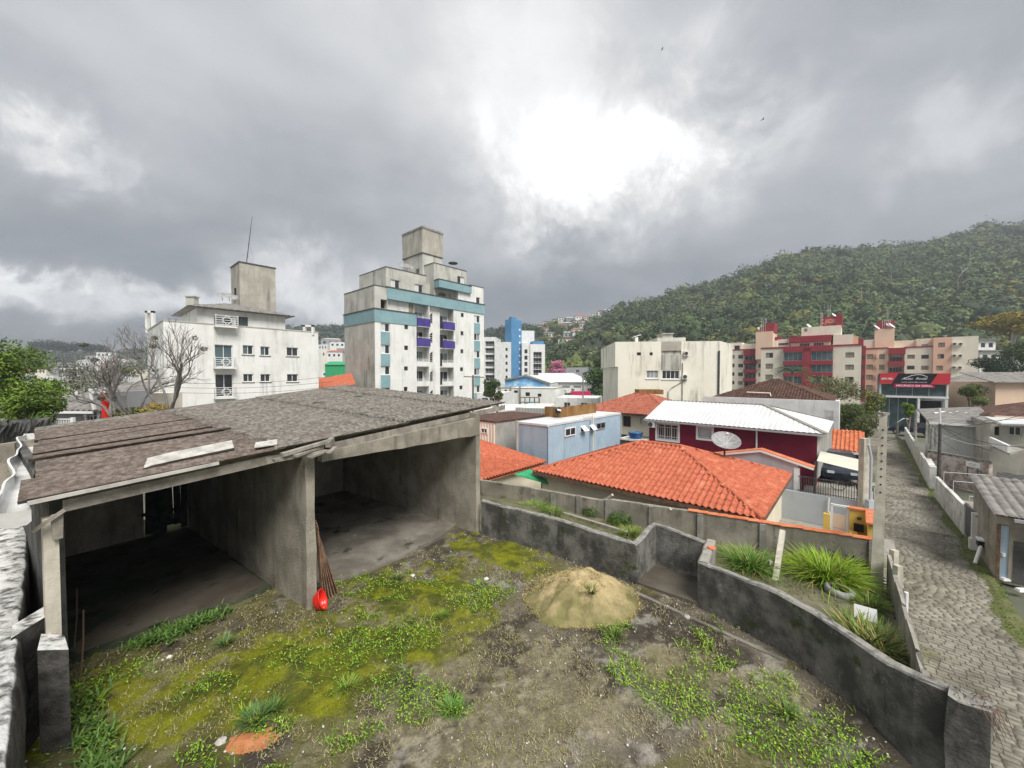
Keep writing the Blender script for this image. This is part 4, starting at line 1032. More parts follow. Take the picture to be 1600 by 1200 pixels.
# ================================================================== TILED ROOFS
def tile_mesh(mat):
	m = MB(); prof = [(-.11, .0), (-.075, .006), (-.055, .022), (-.033, .056), (.0, .07), (.033, .056), (.055, .022), (.075, .006), (.11, .002)]
	n = len(prof); vs = [(x, -.02, z+.014) for x, z in prof]+[(x, .36, z+.0) for x, z in prof]+[(x, -.02, z-.0) for x, z in prof]
	fs = [(i, i+1, n+i+1, n+i) for i in range(n-1)]+[(2*n+i, 2*n+i+1, i+1, i) for i in range(n-1)]
	m.add(vs, fs); return m
def tile_faces(th, faces, mat, maxparts=300, tw=.22, tl=.34, sort=True, seed=1):
	"""faces: (origin, along unit, up-slope unit, polygon in (along, up) metres). Nearest tiles are parts, the others one joined part"""
	g = random.Random(seed); m = tile_mesh(mat); me = m.mesh('roof_tile', mat); base = np.array(m.v); q = np.array(m.f); tri = np.concatenate([q[:, [0, 1, 2]], q[:, [0, 2, 3]]])
	items = []
	for o_, e, u, poly in faces:
		n = e.cross(u).normalized()
		if n.z < 0: n = -n
		A = [p[0] for p in poly]; B = [p[1] for p in poly]; na = int((max(A)-min(A))/tw); nb = int((max(B)-min(B))/tl)+1
		xs, ys = np.meshgrid(min(A)+tw*(np.arange(na)+.5), min(B)+tl*np.arange(nb), indexing='ij'); ok = inpoly(xs, ys+tl*.4, poly)
		rot = Matrix((u.cross(n), u, n)).transposed()
		for a, b in zip(xs[ok], ys[ok]):
			p = o_+e*a+u*b+n*.012; view = (Vector((0, 0, CAMZ))-p); items.append((-(max(.0, view.normalized().dot(n)))/view.length, p, rot))
	items.sort(key=lambda i: i[0])
	for _, p, rot in items[:maxparts]:
		r = rot.to_euler(); o = inst('roof_tile', me, th, p-worldloc(th)+Vector((0, 0, g.gauss(0, .003))), rot=(r.x+g.gauss(0, .006), r.y+g.gauss(0, .006), r.z+g.gauss(0, .008)))
	rest = items[maxparts:]
	if rest:
		V = []; Fx = []; off = 0
		for _, p, rot in rest:
			R3 = np.array(rot); V.append(base @ R3.T+np.array(p-worldloc(th))+np.array([0, 0, g.gauss(0, .004)])); Fx.append(tri+off); off += len(base)
		o = link('roof_tiles', npmesh('roof_tiles', np.concatenate(V), np.concatenate(Fx), mat), th); tag(o, kind='stuff')
def hip(A, e, u, L_, W_, z, rise, oh, inl, inr, back=True):
	"""hip or gable roof over the rectangle A + e*[0,L] + u*[0,W]; inl/inr: how far the ridge stops short of each end"""
	A = Vector((A.x, A.y, z))-e*oh-u*oh; L_ += 2*oh; W_ += 2*oh
	c = [A, A+e*L_, A+e*L_+u*W_, A+u*W_]; r0 = A+u*W_/2+e*inl+Vector((0, 0, rise)); r1 = A+u*W_/2+e*(L_-inr)+Vector((0, 0, rise))
	faces = []
	def face(o_, e_, pts):
		up = None
		n = None
		pr = [(p-o_) for p in pts]; v = max(pr, key=lambda k: (k-e_*k.dot(e_)).length); up = (v-e_*v.dot(e_)).normalized()
		faces.append((o_, e_, up, [(k.dot(e_), k.dot(up)) for k in pr]))
	face(c[0], e, [c[0], c[1], r1, r0])
	if inr > .05: face(c[1], u, [c[1], c[2], r1])
	face(c[2], -e, [c[2], c[3], r0, r1])
	if inl > .05: face(c[3], -u, [c[3], c[0], r0])
	return c, r0, r1, faces
def hip_deck(mb, c, r0, r1, inl, inr, drop=.0, m=0):
	dz = Vector((0, 0, -drop)); q = [p+dz for p in c]; a, b = r0+dz, r1+dz
	mb.face([q[0], q[1], b, a], m); mb.face([q[2], q[3], a, b], m)
	mb.face([q[1], q[2], b], m); mb.face([q[3], q[0], a], m); mb.face([q[0], q[3], q[2], q[1]], m)
	for i in range(4): pass
def ridge_caps(th, a, b, mat, r=.085, seg=.38):
	a = Vector(a); b = Vector(b); n = max(1, int((b-a).length/seg)); m = MB()
	for i in range(n):
		p = a.lerp(b, i/n); q = a.lerp(b, (i+1.08)/n); m.tube([p+Vector((0, 0, .02)), q+Vector((0, 0, .035))], [r*1.08, r*.92], 8)
	return m.build('ridge_cap', mat, th)
def orange_house():
	A = Vector((8.4, 13.35, 0)); e = V_; L_ = 9.2; W_ = 7.2; z = .12
	t = thing('tiled_house', (A.x, A.y, GZ), 'low house under a bright orange hipped tile roof just beyond the terrace wall', 'house')
	oh = .35; c, r0, r1, faces = hip(A, e, U, L_, W_, z, 1.42, oh, 4.0, 4.0)
	m = MB(); q = [A, A+e*L_, A+e*L_+U*W_, A+U*W_]; m.prism([(p.x, p.y) for p in q], GZ, z+.08); m.build('wall', 'cream', t)
	m = MB(); hip_deck(m, c, r0, r1, 4, 4, .015); m.build('roof_deck', 'tile_orange', t)
	tile_faces(t, faces, 'tile_orange', 300, seed=3)
	for a, b in ((c[0], r0), (c[1], r1), (c[2], r1), (c[3], r0), (r0, r1)): ridge_caps(t, a, b, 'tile_orange')
	m = MB(); m.bar(c[0]-Vector((0, 0, .1)), c[1]-Vector((0, 0, .1)), .03, .16); m.build('eave_board', 'wood_brown', t)
	m = MB(); m.bar(c[3]-Vector((0, 0, .1)), c[0]-Vector((0, 0, .1)), .03, .16); m.build('eave_board', 'wood_brown', t)
	# neighbour's lower roof at its left
	E0 = Vector((-2.6, 17.0, -.12)); E1 = Vector((1.95, 22.1, 0)); e2 = Vector((E1.x-E0.x, E1.y-E0.y, 0)).normalized(); up = Vector((-e2.y, e2.x, .11)).normalized(); Lr = Vector((E1.x-E0.x, E1.y-E0.y, 0)).length
	t2 = thing('tiled_house', (E0.x-3, E0.y+3, GZ), 'orange tiled lean-to roof between the shed and the grey container', 'house')
	o_ = Vector((E0.x, E0.y, -.05)); pts = [o_, o_+e2*Lr, o_+e2*Lr+up*7.5, o_+up*7.5]
	m = MB(); m.face([p-Vector((0, 0, .02)) for p in pts]); m.face([p-Vector((0, 0, .12)) for p in pts]); m.build('roof_deck', 'tile_orange', t2)
	tile_faces(t2, [(o_, e2, up, [(0, 0), (Lr, 0), (Lr, 7.5), (0, 7.5)])], 'tile_orange', 300, seed=5)
	ridge_caps(t2, pts[1], pts[2], 'tile_orange')
	m = MB(); q = [p+up*.35 for p in pts[:2]]+[pts[2], pts[3]]; m.prism([(p.x, p.y) for p in q], GZ, -.2); m.build('wall', 'cream', t2)
	# green sheet gable in the corner between the two roofs
	m = MB(); Y = 19.9; a, b, c_, d_ = D(803, 741, 19.6), D(829, 733, 20.2), D(872, 752, 19.2), D(860, 757, 19.2)
	m.face([a, b, c_, d_]); k = Vector((0, 0, -.03)); m.face([a+k, d_+k, c_+k, b+k])
	for p, q in ((a, b), (b, c_), (c_, d_), (d_, a)): m.face([p, q, q+k, p+k])
	o = m.build('green_awning', 'green_sheet', None, origin=a); tag(o, 'green sheet awning in the corner between the two orange roofs', 'awning')
orange_house()
# ================================================================== CONTAINERS
def corrugated(mb, a, b, z0, z1, out, pitch=.28, depth=.035, m=0, zt=None):
	"""ribbed sheet wall from a to b (plan points), proud towards out"""
	d = (b-a); L_ = d.length; d = d/L_; n = max(1, int(L_/pitch)); pr = []
	for i in range(n):
		for f, h in ((0, 0), (.3, 0), (.42, 1), (.78, 1), (.9, 0)): pr.append(((i+f)*L_/n, h*depth))
	pr.append((L_, 0)); vs = []
	for x, h in pr:
		p = a+d*x+out*h; vs += [(p.x, p.y, z0), (p.x, p.y, z1)]
	mb.add(vs, [(2*i, 2*i+2, 2*i+3, 2*i+1) for i in range(len(pr)-1)], m)
def containers():
	c = Vector((2.1, 23, 0)); zt = 2.0; zb = -.75; Lc = 9.6; Wc = 2.42
	t = thing('container', (c.x, c.y, zb), 'pale blue shipping container office with small windows behind the orange roofs', 'container')
	m = MB(); a, b = c, c+U*Lc; corrugated(m, a, b, zb, zt-.12, -V_*1., .3, .03); m.build('side_panel', 'blue_panel', t)
	m = MB(); m.face([c, c+V_*Wc, c+V_*Wc+Vector((0, 0, zt-.12)), c+Vector((0, 0, zt-.12))]); m = MB(); a = c-U*.0; m.prism([(p.x, p.y) for p in (c, c+V_*Wc, c+V_*Wc+U*.04, c+U*.04)], zb, zt-.12); m.build('end_panel', 'blue_panel', t)
	m = MB(); q = [c+V_*Wc, c+U*Lc+V_*Wc, c+U*Lc, c+U*(Lc-.04), c+U*(Lc-.04)+V_*(Wc-.04), c+V_*(Wc-.04)]; m.prism([(p.x, p.y) for p in q], zb, zt-.12); m.build('rear_panel', 'blue_panel', t)
	m = MB(); q = [c-V_*.05-U*.04, c+U*Lc-V_*.05, c+U*Lc+V_*Wc, c+V_*Wc-U*.04]; m.prism([(p.x, p.y) for p in q], zt-.12, zt); m.build('roof', 'roof_white', t)
	for s, k in ((0, 0), (4.9, 0), (Lc-.12, 0)):
		m = MB(); p = c+U*s-V_*.05; q = [p, p+U*.12, p+U*.12-V_*.03, p-V_*.03]; m.prism([(v.x, v.y) for v in q], zb, zt-.12); m.build('corner_post', 'blue_panel', t)
	fc = Fc(855, 23, U); fc.O = c-V_*.045
	def win(x0, y0, x1, y1, st, **k): window(t, fc, fc.rect(x0, y0, x1, y1), st, depth=-.03, **k)
	win(883, 668, 899.5, 681, 'two|white_clean|glass'); win(932, 660, 946, 670.5, 'two|alu|glass')
	for x0, y0, x1, y1 in ((907, 665.5, 914, 675), (921, 664, 927.5, 673)):
		r = fc.rect(x0, y0, x1, y1); o = window(t, fc, r, 'one|white_clean|void', depth=-.03)
		m = MB(); p = fc.pt(r[0], r[2]+.1, -.02); q = fc.pt(r[1], r[2]+.1, -.02); out = V_*-.32; m.hexa([p+out, q+out, q+Vector((0, 0, .3)), p+Vector((0, 0, .3)), p+out+Vector((0, 0, .02)), q+out+Vector((0, 0, .02)), q+Vector((0, 0, .32)), p+Vector((0, 0, .32))]); m.build('open_sash', 'white_clean', t)
	m = MB(); p = c+U*5.2-V_*.1; m.tube([(p.x, p.y, zt+.25), (p.x, p.y, zb)], .04, 6); p2 = c+U*3.9-V_*.1; m.tube([(p.x, p.y, zt+.1), (p2.x, p2.y, zt+.15)], .035, 6); m.build('drain_pipe', 'cream_pale', t)
	# grey container at the left
	c2 = Vector((-1.1, 25.0, 0)); zt2 = 1.95
	t2 = thing('container', (c2.x, c2.y, zb), 'grey ribbed container with a rusty red top left of the pale blue container', 'container')
	m = MB(); corrugated(m, c2, c2+U*6, zb, zt2-.1, -V_, .26, .04); m.build('side_panel', 'grey_panel', t2)
	m = MB(); corrugated(m, c2+V_*4, c2, zb, zt2-.1, -U, .26, .04); m.build('end_panel', 'cream_stain', t2)
	m = MB(); q = [c2-V_*.06-U*.06, c2+U*6-V_*.06, c2+U*6+V_*4, c2+V_*4-U*.06]; m.prism([(p.x, p.y) for p in q], zt2-.1, zt2); m.build('roof', 'tile_brown', t2)
	m = MB(); m.prism([(p.x, p.y) for p in [c2+U*.05+V_*.05, c2+U*5.95+V_*.05, c2+U*5.95+V_*3.95, c2+U*.05+V_*3.95]], zb, zt2-.11); m.build('core', 'grey_panel', t2)
	f2 = Fc(776, 25, V_); f2.O = c2-U*.045; f2.inn = U.copy(); tt = sorted((f2.t(752), f2.t(761.5)))
	window(t2, f2, (tt[0], tt[1], f2.z(757, 677), f2.z(757, 669)), 'two|white_clean|glass', depth=-.03)
	m = MB(); p = D(808, 660, 24.2); m.tube([(p.x, p.y, 2.1), (p.x, p.y, zb)], .09, 8); o = m.build('downpipe', 'grey_panel', None, origin=(p.x, p.y, zb)); tag(o, 'rusty grey downpipe between the two containers', 'pipe')
	# plank screen on the container roof
	k = Vector((3.36, 26.6, 0)); zb = 2.0; t3 = thing('plank_screen', (k.x, k.y, zb), 'brown plank screen standing on the container roof', 'screen'); g = random.Random(3)
	me = MB(); me.box(0, .23, 0, .03, 0, 1); me = me.mesh('plank', 'wood_rust')
	n = 20
	for i in range(n): p = k+U*(4.9*i/n); inst('plank', me, t3, p+Vector((0, 0, zb))-worldloc(t3), math.atan2(U.y, U.x)+g.gauss(0, .02), scale=(1, 1, .74+g.uniform(-.05, .05)))
	for i in range(6): p = k+V_*(1.36*i/6); inst('plank', me, t3, p+Vector((0, 0, zb))-worldloc(t3), math.atan2(V_.y, V_.x), scale=(1, 1, .74+g.uniform(-.04, .02)))
	m = MB(); m.bar(k+U*.1+V_*.05+Vector((0, 0, zb+.6)), k+U*4.8+V_*.05+Vector((0, 0, zb+.6)), .05, .08); m.build('rail', 'wood_brown', t3)
	p = D(872, 641, 26.3); t4 = thing('floodlight', p, 'black floodlight with a pale face hung on the plank screen', 'floodlight')
	m = MB(); m.hexa([p+Vector(v) for v in ((-.15, 0, -.22), (.15, 0, -.22), (.15, .25, -.22), (-.15, .25, -.22), (-.2, -.05, .1), (.2, -.05, .1), (.2, .25, .16), (-.2, .25, .16))]); m.build('housing', 'black_box', t4)
	m = MB(); m.hexa([p+Vector(v) for v in ((-.05, -.1, .0), (.18, -.1, -.06), (.18, -.06, -.06), (-.05, -.06, 0), (-.08, -.1, .1), (.2, -.1, .05), (.2, -.06, .05), (-.08, -.06, .1))]); m.build('face_plate', 'white_clean', t4)
containers()
# ================================================================== CREAM HOUSE WITH RED ROOF
def cream_house():
	fc = Fc(968, 35, -V_); A = fc.pt(-3.2, 0); e = fc.d; L_ = 7.6; W_ = 7; z = 1.55
	t = thing('tiled_house', (A.x, A.y, GZ), 'cream house under a weathered reddish hipped roof beside the pale blue container', 'house')
	m = MB(); q = [A, A+e*L_, A+e*L_+U*W_, A+U*W_]
	fw = MB(); w1 = fc.rect(974, 650, 986, 667); w2 = fc.rect(1001, 654, 1009.5, 663)
	fc.wall(fw, -3.2, 4.4, -.4, z, [w1, w2], .15)
	fw.face([q[0], q[3], q[3]+Vector((0, 0, z)), q[0]+Vector((0, 0, z))]); fw.face([q[1], q[2], q[2]+Vector((0, 0, z)), q[1]+Vector((0, 0, z))]); fw.face([q[2], q[3], q[3]+Vector((0, 0, z)), q[2]+Vector((0, 0, z))]); fw.build('wall', 'cream', t)
	fw = MB(); fw.prism([(p.x, p.y) for p in [v+U*.6+e*(.1 if i in (0, 3) else -.1) for i, v in enumerate(q)]], GZ, -.4); fw.build('ground_floor', 'plaster_old', t)
	window(t, fc, w1, 'two|wood_brown|glass'); window(t, fc, w2, 'three|white_clean|shutter_white')
	c, r0, r1, faces = hip(A, e, U, L_, W_, z, 1.55, .55, 3.6, 3.6); m = MB(); hip_deck(m, c, r0, r1, 1, 1); m.build('roof_deck', 'tile_red', t)
	tile_faces(t, faces, 'tile_red', 0)
	for a, b in ((c[0], r0), (c[1], r1), (c[2], r1), (c[3], r0), (r0, r1)): ridge_caps(t, a, b, 'tile_red')
	m = MB(); m.bar(c[0]-Vector((0, 0, .06)), c[1]-Vector((0, 0, .06)), .05, .13); m.build('gutter', 'tile_brown', t)
	# blue water tank on a white slab
	p = D(993, 685, 27.5); t2 = thing('water_tank', p, 'blue plastic water tank on a white slab behind the orange roof', 'water tank')
	m = MB(); m.lathe(p, [(0, 0), (.4, 0), (.52, .42), (.5, .46), (.2, .53), (0, .54)], 18); m.build('tank', 'blue_tank', t2, smooth=False)
	m = MB(); q = [p+e*-.95-U*.5, p+e*.9-U*.5, p+e*.9+U*.8, p+e*-.95+U*.8]; m.prism([(v.x, v.y) for v in q], p.z-.12, p.z); m.build('slab', 'white_paint', t2)
	m = MB(); q = [p+e*-.9-U*.45, p+e*.85-U*.45, p+e*.85+U*.75, p+e*-.9+U*.75]
	for v in q: m.box(v.x-.06, v.x+.06, v.y-.06, v.y+.06, GZ, p.z-.12)
	m.build('support', 'frame_dark', t2)
cream_house()
# ================================================================== MAROON HOUSE WITH WHITE SHEET ROOF
def ac_unit(th, fc, x0, y0, x1, y1, d=.35):
	r = fc.rect(x0, y0, x1, y1); m = MB(); a = fc.pt(r[0], r[2], -d); b = fc.pt(r[1], r[2], -d); c = fc.pt(r[1], r[2], -.02); e = fc.pt(r[0], r[2], -.02); h = Vector((0, 0, r[3]-r[2]))
	m.hexa([a, b, c, e, a+h, b+h, c+h, e+h]); o = m.build('air_conditioner', 'white_paint', th)
	m = MB(); ce = fc.pt(r[0]+(r[1]-r[0])*.4, (r[2]+r[3])/2, -d-.01); m.lathe(ce, [(0, 0), (h.z*.4, 0), (h.z*.4, .02), (h.z*.33, .02), (h.z*.33, .005), (0, .005)], 12, axis=-fc.inn); m.build('fan_grille', 'frame_dark', o)
def ribbed_roof(th, poly, up, mat, pitch=.2, depth=.03, name='roof_sheet'):
	"""ribbed sheets over a planar polygon; ribs run along up"""
	o_ = Vector(poly[0]); n = (Vector(poly[1])-o_).cross(Vector(poly[2])-o_).normalized()
	if n.z < 0: n = -n
	up = (up-n*up.dot(n)).normalized(); e = up.cross(n).normalized(); q = [((Vector(p)-o_).dot(e), (Vector(p)-o_).dot(up)) for p in poly]
	A = [p[0] for p in q]; a = min(A); vs = []; ks = []; step = pitch/4; i = 0; prof = [0, .75, 1, .75]
	def span(x):
		ys = []
		for k in range(len(q)):
			(x0, y0), (x1, y1) = q[k], q[(k+1) % len(q)]
			if (x0-x)*(x1-x) <= 0 and abs(x1-x0) > 1e-9: ys.append(y0+(y1-y0)*(x-x0)/(x1-x0))
		return (min(ys), max(ys)) if ys else (0, 0)
	while a+i*step <= max(A)+1e-6:
		x = min(max(a+i*step, min(A)+1e-4), max(A)-1e-4); lo, hi = span(x); h = depth*prof[i % 4]
		for y in (lo, hi): vs.append(o_+e*x+up*y+n*h)
		for y in (lo, hi): vs.append(o_+e*x+up*y+n*(h-.015))
		i += 1
	m = MB(); fs = []
	for k in range(i-1):
		b = k*4; fs += [(b, b+4, b+5, b+1), (b+2, b+3, b+7, b+6), (b, b+2, b+6, b+4), (b+1, b+5, b+7, b+3)]
	m.add(vs, fs); return m.build(name, mat, th)
def maroon_house():
	fc = Fc(1015, 27, -V_); A = fc.pt(0, 0); e = fc.d; L_ = 9.25; W_ = 7.; z = 1.86
	t = thing('sheet_roofed_house', (A.x, A.y, GZ), 'dark maroon house under a white ribbed sheet roof', 'house')
	w1 = fc.rect(1028, 663, 1060, 687); w2 = fc.rect(1092, 668, 1113, 685)
	m = MB(); fc.wall(m, 0, L_, GZ, z, [w1, w2], .14); q = [A, A+e*L_, A+e*L_+U*W_, A+U*W_]; h = Vector((0, 0, z))
	for a, b in ((1, 2), (2, 3), (3, 0)): m.face([q[a]+Vector((0, 0, GZ)), q[b]+Vector((0, 0, GZ)), q[b]+h, q[a]+h])
	m.build('wall', 'maroon', t)
	for r, st in ((w1, 'three|white_clean|glass'), (w2, 'one|white_clean|shutter_white')):
		o = window(t, fc, r, st)
		m = MB(); f = .13
		for a, b, c, d in ((r[0]-f, r[1]+f, r[3], r[3]+f), (r[0]-f, r[1]+f, r[2]-f, r[2]), (r[0]-f, r[0], r[2], r[3]), (r[1], r[1]+f, r[2], r[3])):
			v = [fc.pt(a, c, -.04), fc.pt(b, c, -.04), fc.pt(b, c, .01), fc.pt(a, c, .01)]; k = Vector((0, 0, d-c)); m.hexa(v+[p+k for p in v])
		m.build('window_surround', 'white_clean', t)
	m = MB()
	for i in range(9): x = w1[0]+(w1[1]-w1[0])*(i+.5)/9; m.tube([fc.pt(x, w1[2], -.01), fc.pt(x, w1[2]+(w1[3]-w1[2])*.8, -.01)], .012, 4)
	for zz in (.2, .8): m.bar(fc.pt(w1[0], w1[2]+(w1[3]-w1[2])*zz, -.01), fc.pt(w1[1], w1[2]+(w1[3]-w1[2])*zz, -.01), .02, .03)
	m.build('window_grille', 'iron_white', t)
	m = MB()
	for i in range(5): zz = w2[2]+(w2[3]-w2[2])*(i+.5)/5; m.bar(fc.pt(w2[0], zz, .03), fc.pt(w2[1], zz, .03), .02, .06)
	m.build('louvres', 'shutter_white', t)
	ac_unit(t, fc, 1016, 658, 1026, 667)
	m = MB(); x = fc.t(1184); m.tube([fc.pt(x, z-.05, -.08), fc.pt(x, fc.z(1184, 700), -.08), fc.pt(x-.5, fc.z(1184, 704), -.08)], .045, 8); m.build('drain_pipe', 'white_clean', t)
	oh = .3; c0 = fc.pt(-.25, z+.03, -oh); c1 = fc.pt(L_+.45, z-.03, -oh); c2 = fc.pt(L_+.45, z-.03, W_+oh); c3 = fc.pt(-.25, z+.03, W_+oh)
	r0 = fc.pt(-.25, z+1.12, W_/2); r1 = fc.pt(6.25, z+1.12, W_/2)
	upf = (r0-c0); ribbed_roof(t, [c0, c1, r1, r0], upf, 'roof_white', .26, .03); ribbed_roof(t, [c1, c2, r1], (c0-c1)*-1*-1, 'roof_white', .26, .03); ribbed_roof(t, [c2, c3, r0, r1], c0-c3, 'roof_white', .26, .03)
	for a, b in ((r0, r1), (c1, r1), (c2, r1)):
		m = MB(); n = 26
		for i in range(n): m.bar(a.lerp(b, i/n)+Vector((0, 0, .05)), a.lerp(b, (i+.8)/n)+Vector((0, 0, .05)), .26, .03)
		m.build('ridge_cap', 'concrete_mid', t)
	m = MB(); m.face([fc.pt(-.0, z, 0), fc.pt(0, z, W_), fc.pt(0, z+1.05, W_/2)]); m.build('gable', 'white_paint', t)
	m = MB(); m.bar(fc.pt(-.25, z-.05, -oh-.04), fc.pt(L_+.4, z-.12, -oh-.04), .1, .09); m.build('gutter', 'alu', t)
	# satellite dish
	ce = D(1133, 694, 18.6); t2 = thing('satellite_dish', ce-Vector((0, 0, .7)), 'large grey mesh satellite dish standing in front of the maroon wall', 'satellite dish')
	ax = Vector((-.1, -.42, .72)).normalized(); m = MB(); Rd = .62; prof = [(Rd*i/8, .26*(i/8)**2) for i in range(9)]; m.lathe(ce, prof, 28, axis=ax); m.lathe(ce, [(Rd, .26), (Rd+.02, .27), (Rd+.02, .245), (Rd, .24)], 28, axis=ax); m.build('reflector', 'dish', t2, smooth=True)
	m = MB(); A3 = ax.to_track_quat('Z', 'Y').to_matrix()
	for k in range(8):
		a = 6.283*k/8; pts = [ce+A3 @ Vector((math.cos(a)*Rd*f, math.sin(a)*Rd*f, .26*f*f+.012)) for f in (0.05, .3, .5, .7, .85, 1)]; m.tube(pts, .012, 4)
	m.build('rib', 'iron_white', t2)
	m = MB(); f = ce+ax*.62
	for k in range(3): a = 6.283*k/3+.4; m.tube([ce+A3 @ Vector((math.cos(a)*Rd*.75, math.sin(a)*Rd*.75, .15)), f], .01, 4)
	m.lathe(f, [(0, -.06), (.05, -.06), (.05, .06), (0, .06)], 10, axis=ax); m.build('feed_horn', 'iron_white', t2)
	m = MB(); m.tube([ce-ax*.02, ce-ax*.12, (ce.x, ce.y+.1, -1.0)], .045, 8); m.build('mast', 'iron', t2)
maroon_house()
# ================================================================== COURT WITH CAR, GATE AND GREY WALLS
def court():
	fc = Fc(1200, 19.3, -V_); d = fc.d
	# grey gabled wall with an orange coping
	t = thing('gabled_wall', fc.pt(-1.6, GZ), 'light grey gabled wall with white edging and an orange tile coping in front of the maroon house', 'wall')
	x = [fc.t(1105), fc.t(1190), fc.t(1262)]; zt = [fc.z(1105, 712), fc.z(1190, 704.5), fc.z(1262, 730)]; xe = fc.t(1250)
	m = MB(); q = [(x[0], GZ), (xe, GZ), (xe, fc.z(1250, 724)), (x[1], zt[1]), (x[0], zt[0])]
	m.face([fc.pt(a, b) for a, b in q]); m.face([fc.pt(a, b, .2) for a, b in q][::-1])
	for i in range(5): a, b = q[i], q[(i+1) % 5]; m.face([fc.pt(*a), fc.pt(*b), fc.pt(*b, .2), fc.pt(*a, .2)])
	m.build('wall', 'grey_wall', t)
	for a, b, za, zb in ((x[0], x[1], zt[0], zt[1]), (x[1], x[2]+.3, zt[1], zt[2]-.05)):
		m = MB(); m.bar(fc.pt(a, za+.05, .25), fc.pt(b, zb+.05, .25), .62, .07); m.build('coping', 'clay', t)
		m = MB(); m.bar(fc.pt(a, za-.0, -.06), fc.pt(b, zb-.0, -.06), .06, .09); m.build('coping_edge', 'white_clean', t)
	m = MB(); a = fc.t(1243); v = [fc.pt(a, -.62, -.03), fc.pt(xe+.05, -.62, -.03), fc.pt(xe+.05, -.62, .25), fc.pt(a, -.62, .25)]; k = Vector((0, 0, fc.z(1246, 731)+.62)); m.hexa(v+[p+k for p in v]); m.build('pilaster', 'white_clean', t)
	m = MB(); m.bar(fc.pt(fc.t(1165), fc.z(1200, 776), -.03), fc.pt(fc.t(1243), fc.z(1243, 781), -.03), .05, .07); m.build('string_course', 'white_clean', t)
	# low wall carrying the railing
	t2 = thing('low_wall', fc.pt(xe, GZ, -.35), 'light grey low wall under the iron railing of the parking court', 'wall'); x1 = fc.t(1371)
	m = MB(); q = [fc.pt(x[0]-2.5, 0, -.02), fc.pt(xe-1.0, 0, -.3), fc.pt(x1, 0, -.3), fc.pt(x1, 0, -.1), fc.pt(xe+.06, 0, -.1), fc.pt(xe+.06, 0, -.02)]; q = [fc.pt(xe-3.4, 0, -.3), fc.pt(x1, 0, -.3), fc.pt(x1, 0, -.1), fc.pt(xe-3.4, 0, -.1)]
	m.prism([(p.x, p.y) for p in q], GZ, -.58); m.build('wall', 'grey_wall', t2)
	m = MB(); q = [fc.pt(xe-3.4, 0, -.31), fc.pt(xe, 0, -.31), fc.pt(xe, 0, -.01), fc.pt(xe-3.4, 0, -.01)]
	t3 = thing('railing', fc.pt(xe, -.58, -.2), 'dark iron railing in front of the parked car', 'railing'); n = 30; me = MB(); me.tube([(0, 0, 0), (0, 0, .78)], .013, 5); me = me.mesh('baluster', 'iron')
	for i in range(n): inst('baluster', me, t3, fc.pt(xe+.06+(x1-xe-.1)*i/(n-1), -.58, -.2)-worldloc(t3))
	m = MB()
	for zz in (-.5, .16): m.bar(fc.pt(xe, zz, -.2), fc.pt(x1, zz, -.2), .03, .03)
	m.build('rail', 'iron', t3)
	# paved court
	m = MB(); q = [fc.pt(xe, 0, -.1), fc.pt(x1, 0, -.1), fc.pt(x1+.3, 0, 6.8), fc.pt(xe, 0, 6.8)]; m.prism([(p.x, p.y) for p in q], GZ, -1.1); o = m.build('court_paving', 'concrete_mid'); tag(o, kind='structure')
	m = MB(); q = [fc.pt(x[0]-4, 0, -5.2), fc.pt(x1+.6, 0, -5.2), fc.pt(x1+.6, 0, -.32), fc.pt(x[0]-4, 0, -.32)]; m.prism([(p.x, p.y) for p in q], GZ, -1.95); o = m.build('court_paving', 'concrete_mid'); tag(o, kind='structure')
	# small tiled annex and carport
	f2 = Fc(1297, 25.2, -V_); t4 = thing('annex', f2.pt(0, GZ), 'small white annex with an orange tile roof behind the carport', 'annex'); za = f2.z(1297, 702); L2 = f2.t(1349)
	wr = [f2.rect(1302, 706, 1314, 716), f2.rect(1328, 709, 1345, 719)]; m = MB(); f2.wall(m, 0, L2, GZ, za, wr, .12); m.face([f2.pt(L2, GZ), f2.pt(L2, GZ, 3), f2.pt(L2, za+.5, 3), f2.pt(L2, za)]); m.face([f2.pt(0, GZ), f2.pt(0, GZ, 3), f2.pt(0, za+.5, 3), f2.pt(0, za)]); m.build('wall', 'white_paint', t4)
	for r in wr: window(t4, f2, r, 'two|frame_dark|glass')
	a, b, c, d_ = f2.pt(-.15, za+.02, -.3), f2.pt(L2+.15, za+.02, -.3), f2.pt(L2+.15, za+1.0, 3.0), f2.pt(-.15, za+1.0, 3.0); up = (d_-a).normalized(); Lu = (d_-a).length
	m = MB(); m.face([p-Vector((0, 0, .02)) for p in (a, b, c, d_)]); m.face([p-Vector((0, 0, .1)) for p in (a, b, c, d_)]); m.build('roof_deck', 'tile_orange', t4)
	tile_faces(t4, [(a, f2.d, up, [(0, 0), (L2+.3, 0), (L2+.3, Lu), (0, Lu)])], 'clay', 60)
	m = MB(); m.bar(f2.pt(-.15, za-.05, -.32), f2.pt(L2+.15, za-.05, -.32), .04, .14); m.build('fascia', 'white_clean', t4)
	t5 = thing('carport', D(1312, 745, 21.5), 'cream ribbed carport roof sheltering the dark car', 'carport')
	cc = D(1346, 738, 16.9); cdd = D(1276, 721, 18.9); cb = cc+Vector((2.0, 2.25, .05)); ca = cdd+Vector((2.0, 2.25, .05)); ribbed_roof(t5, [cdd, cc, cb, ca], cc-cdd, 'roof_cream', .2, .025)
	for p in (cc, cb, cdd): m = MB(); m.tube([(p.x, p.y+.1, -1.2), (p.x, p.y+.1, p.z-.03)], .035, 6); m.build('post', 'iron', t5)
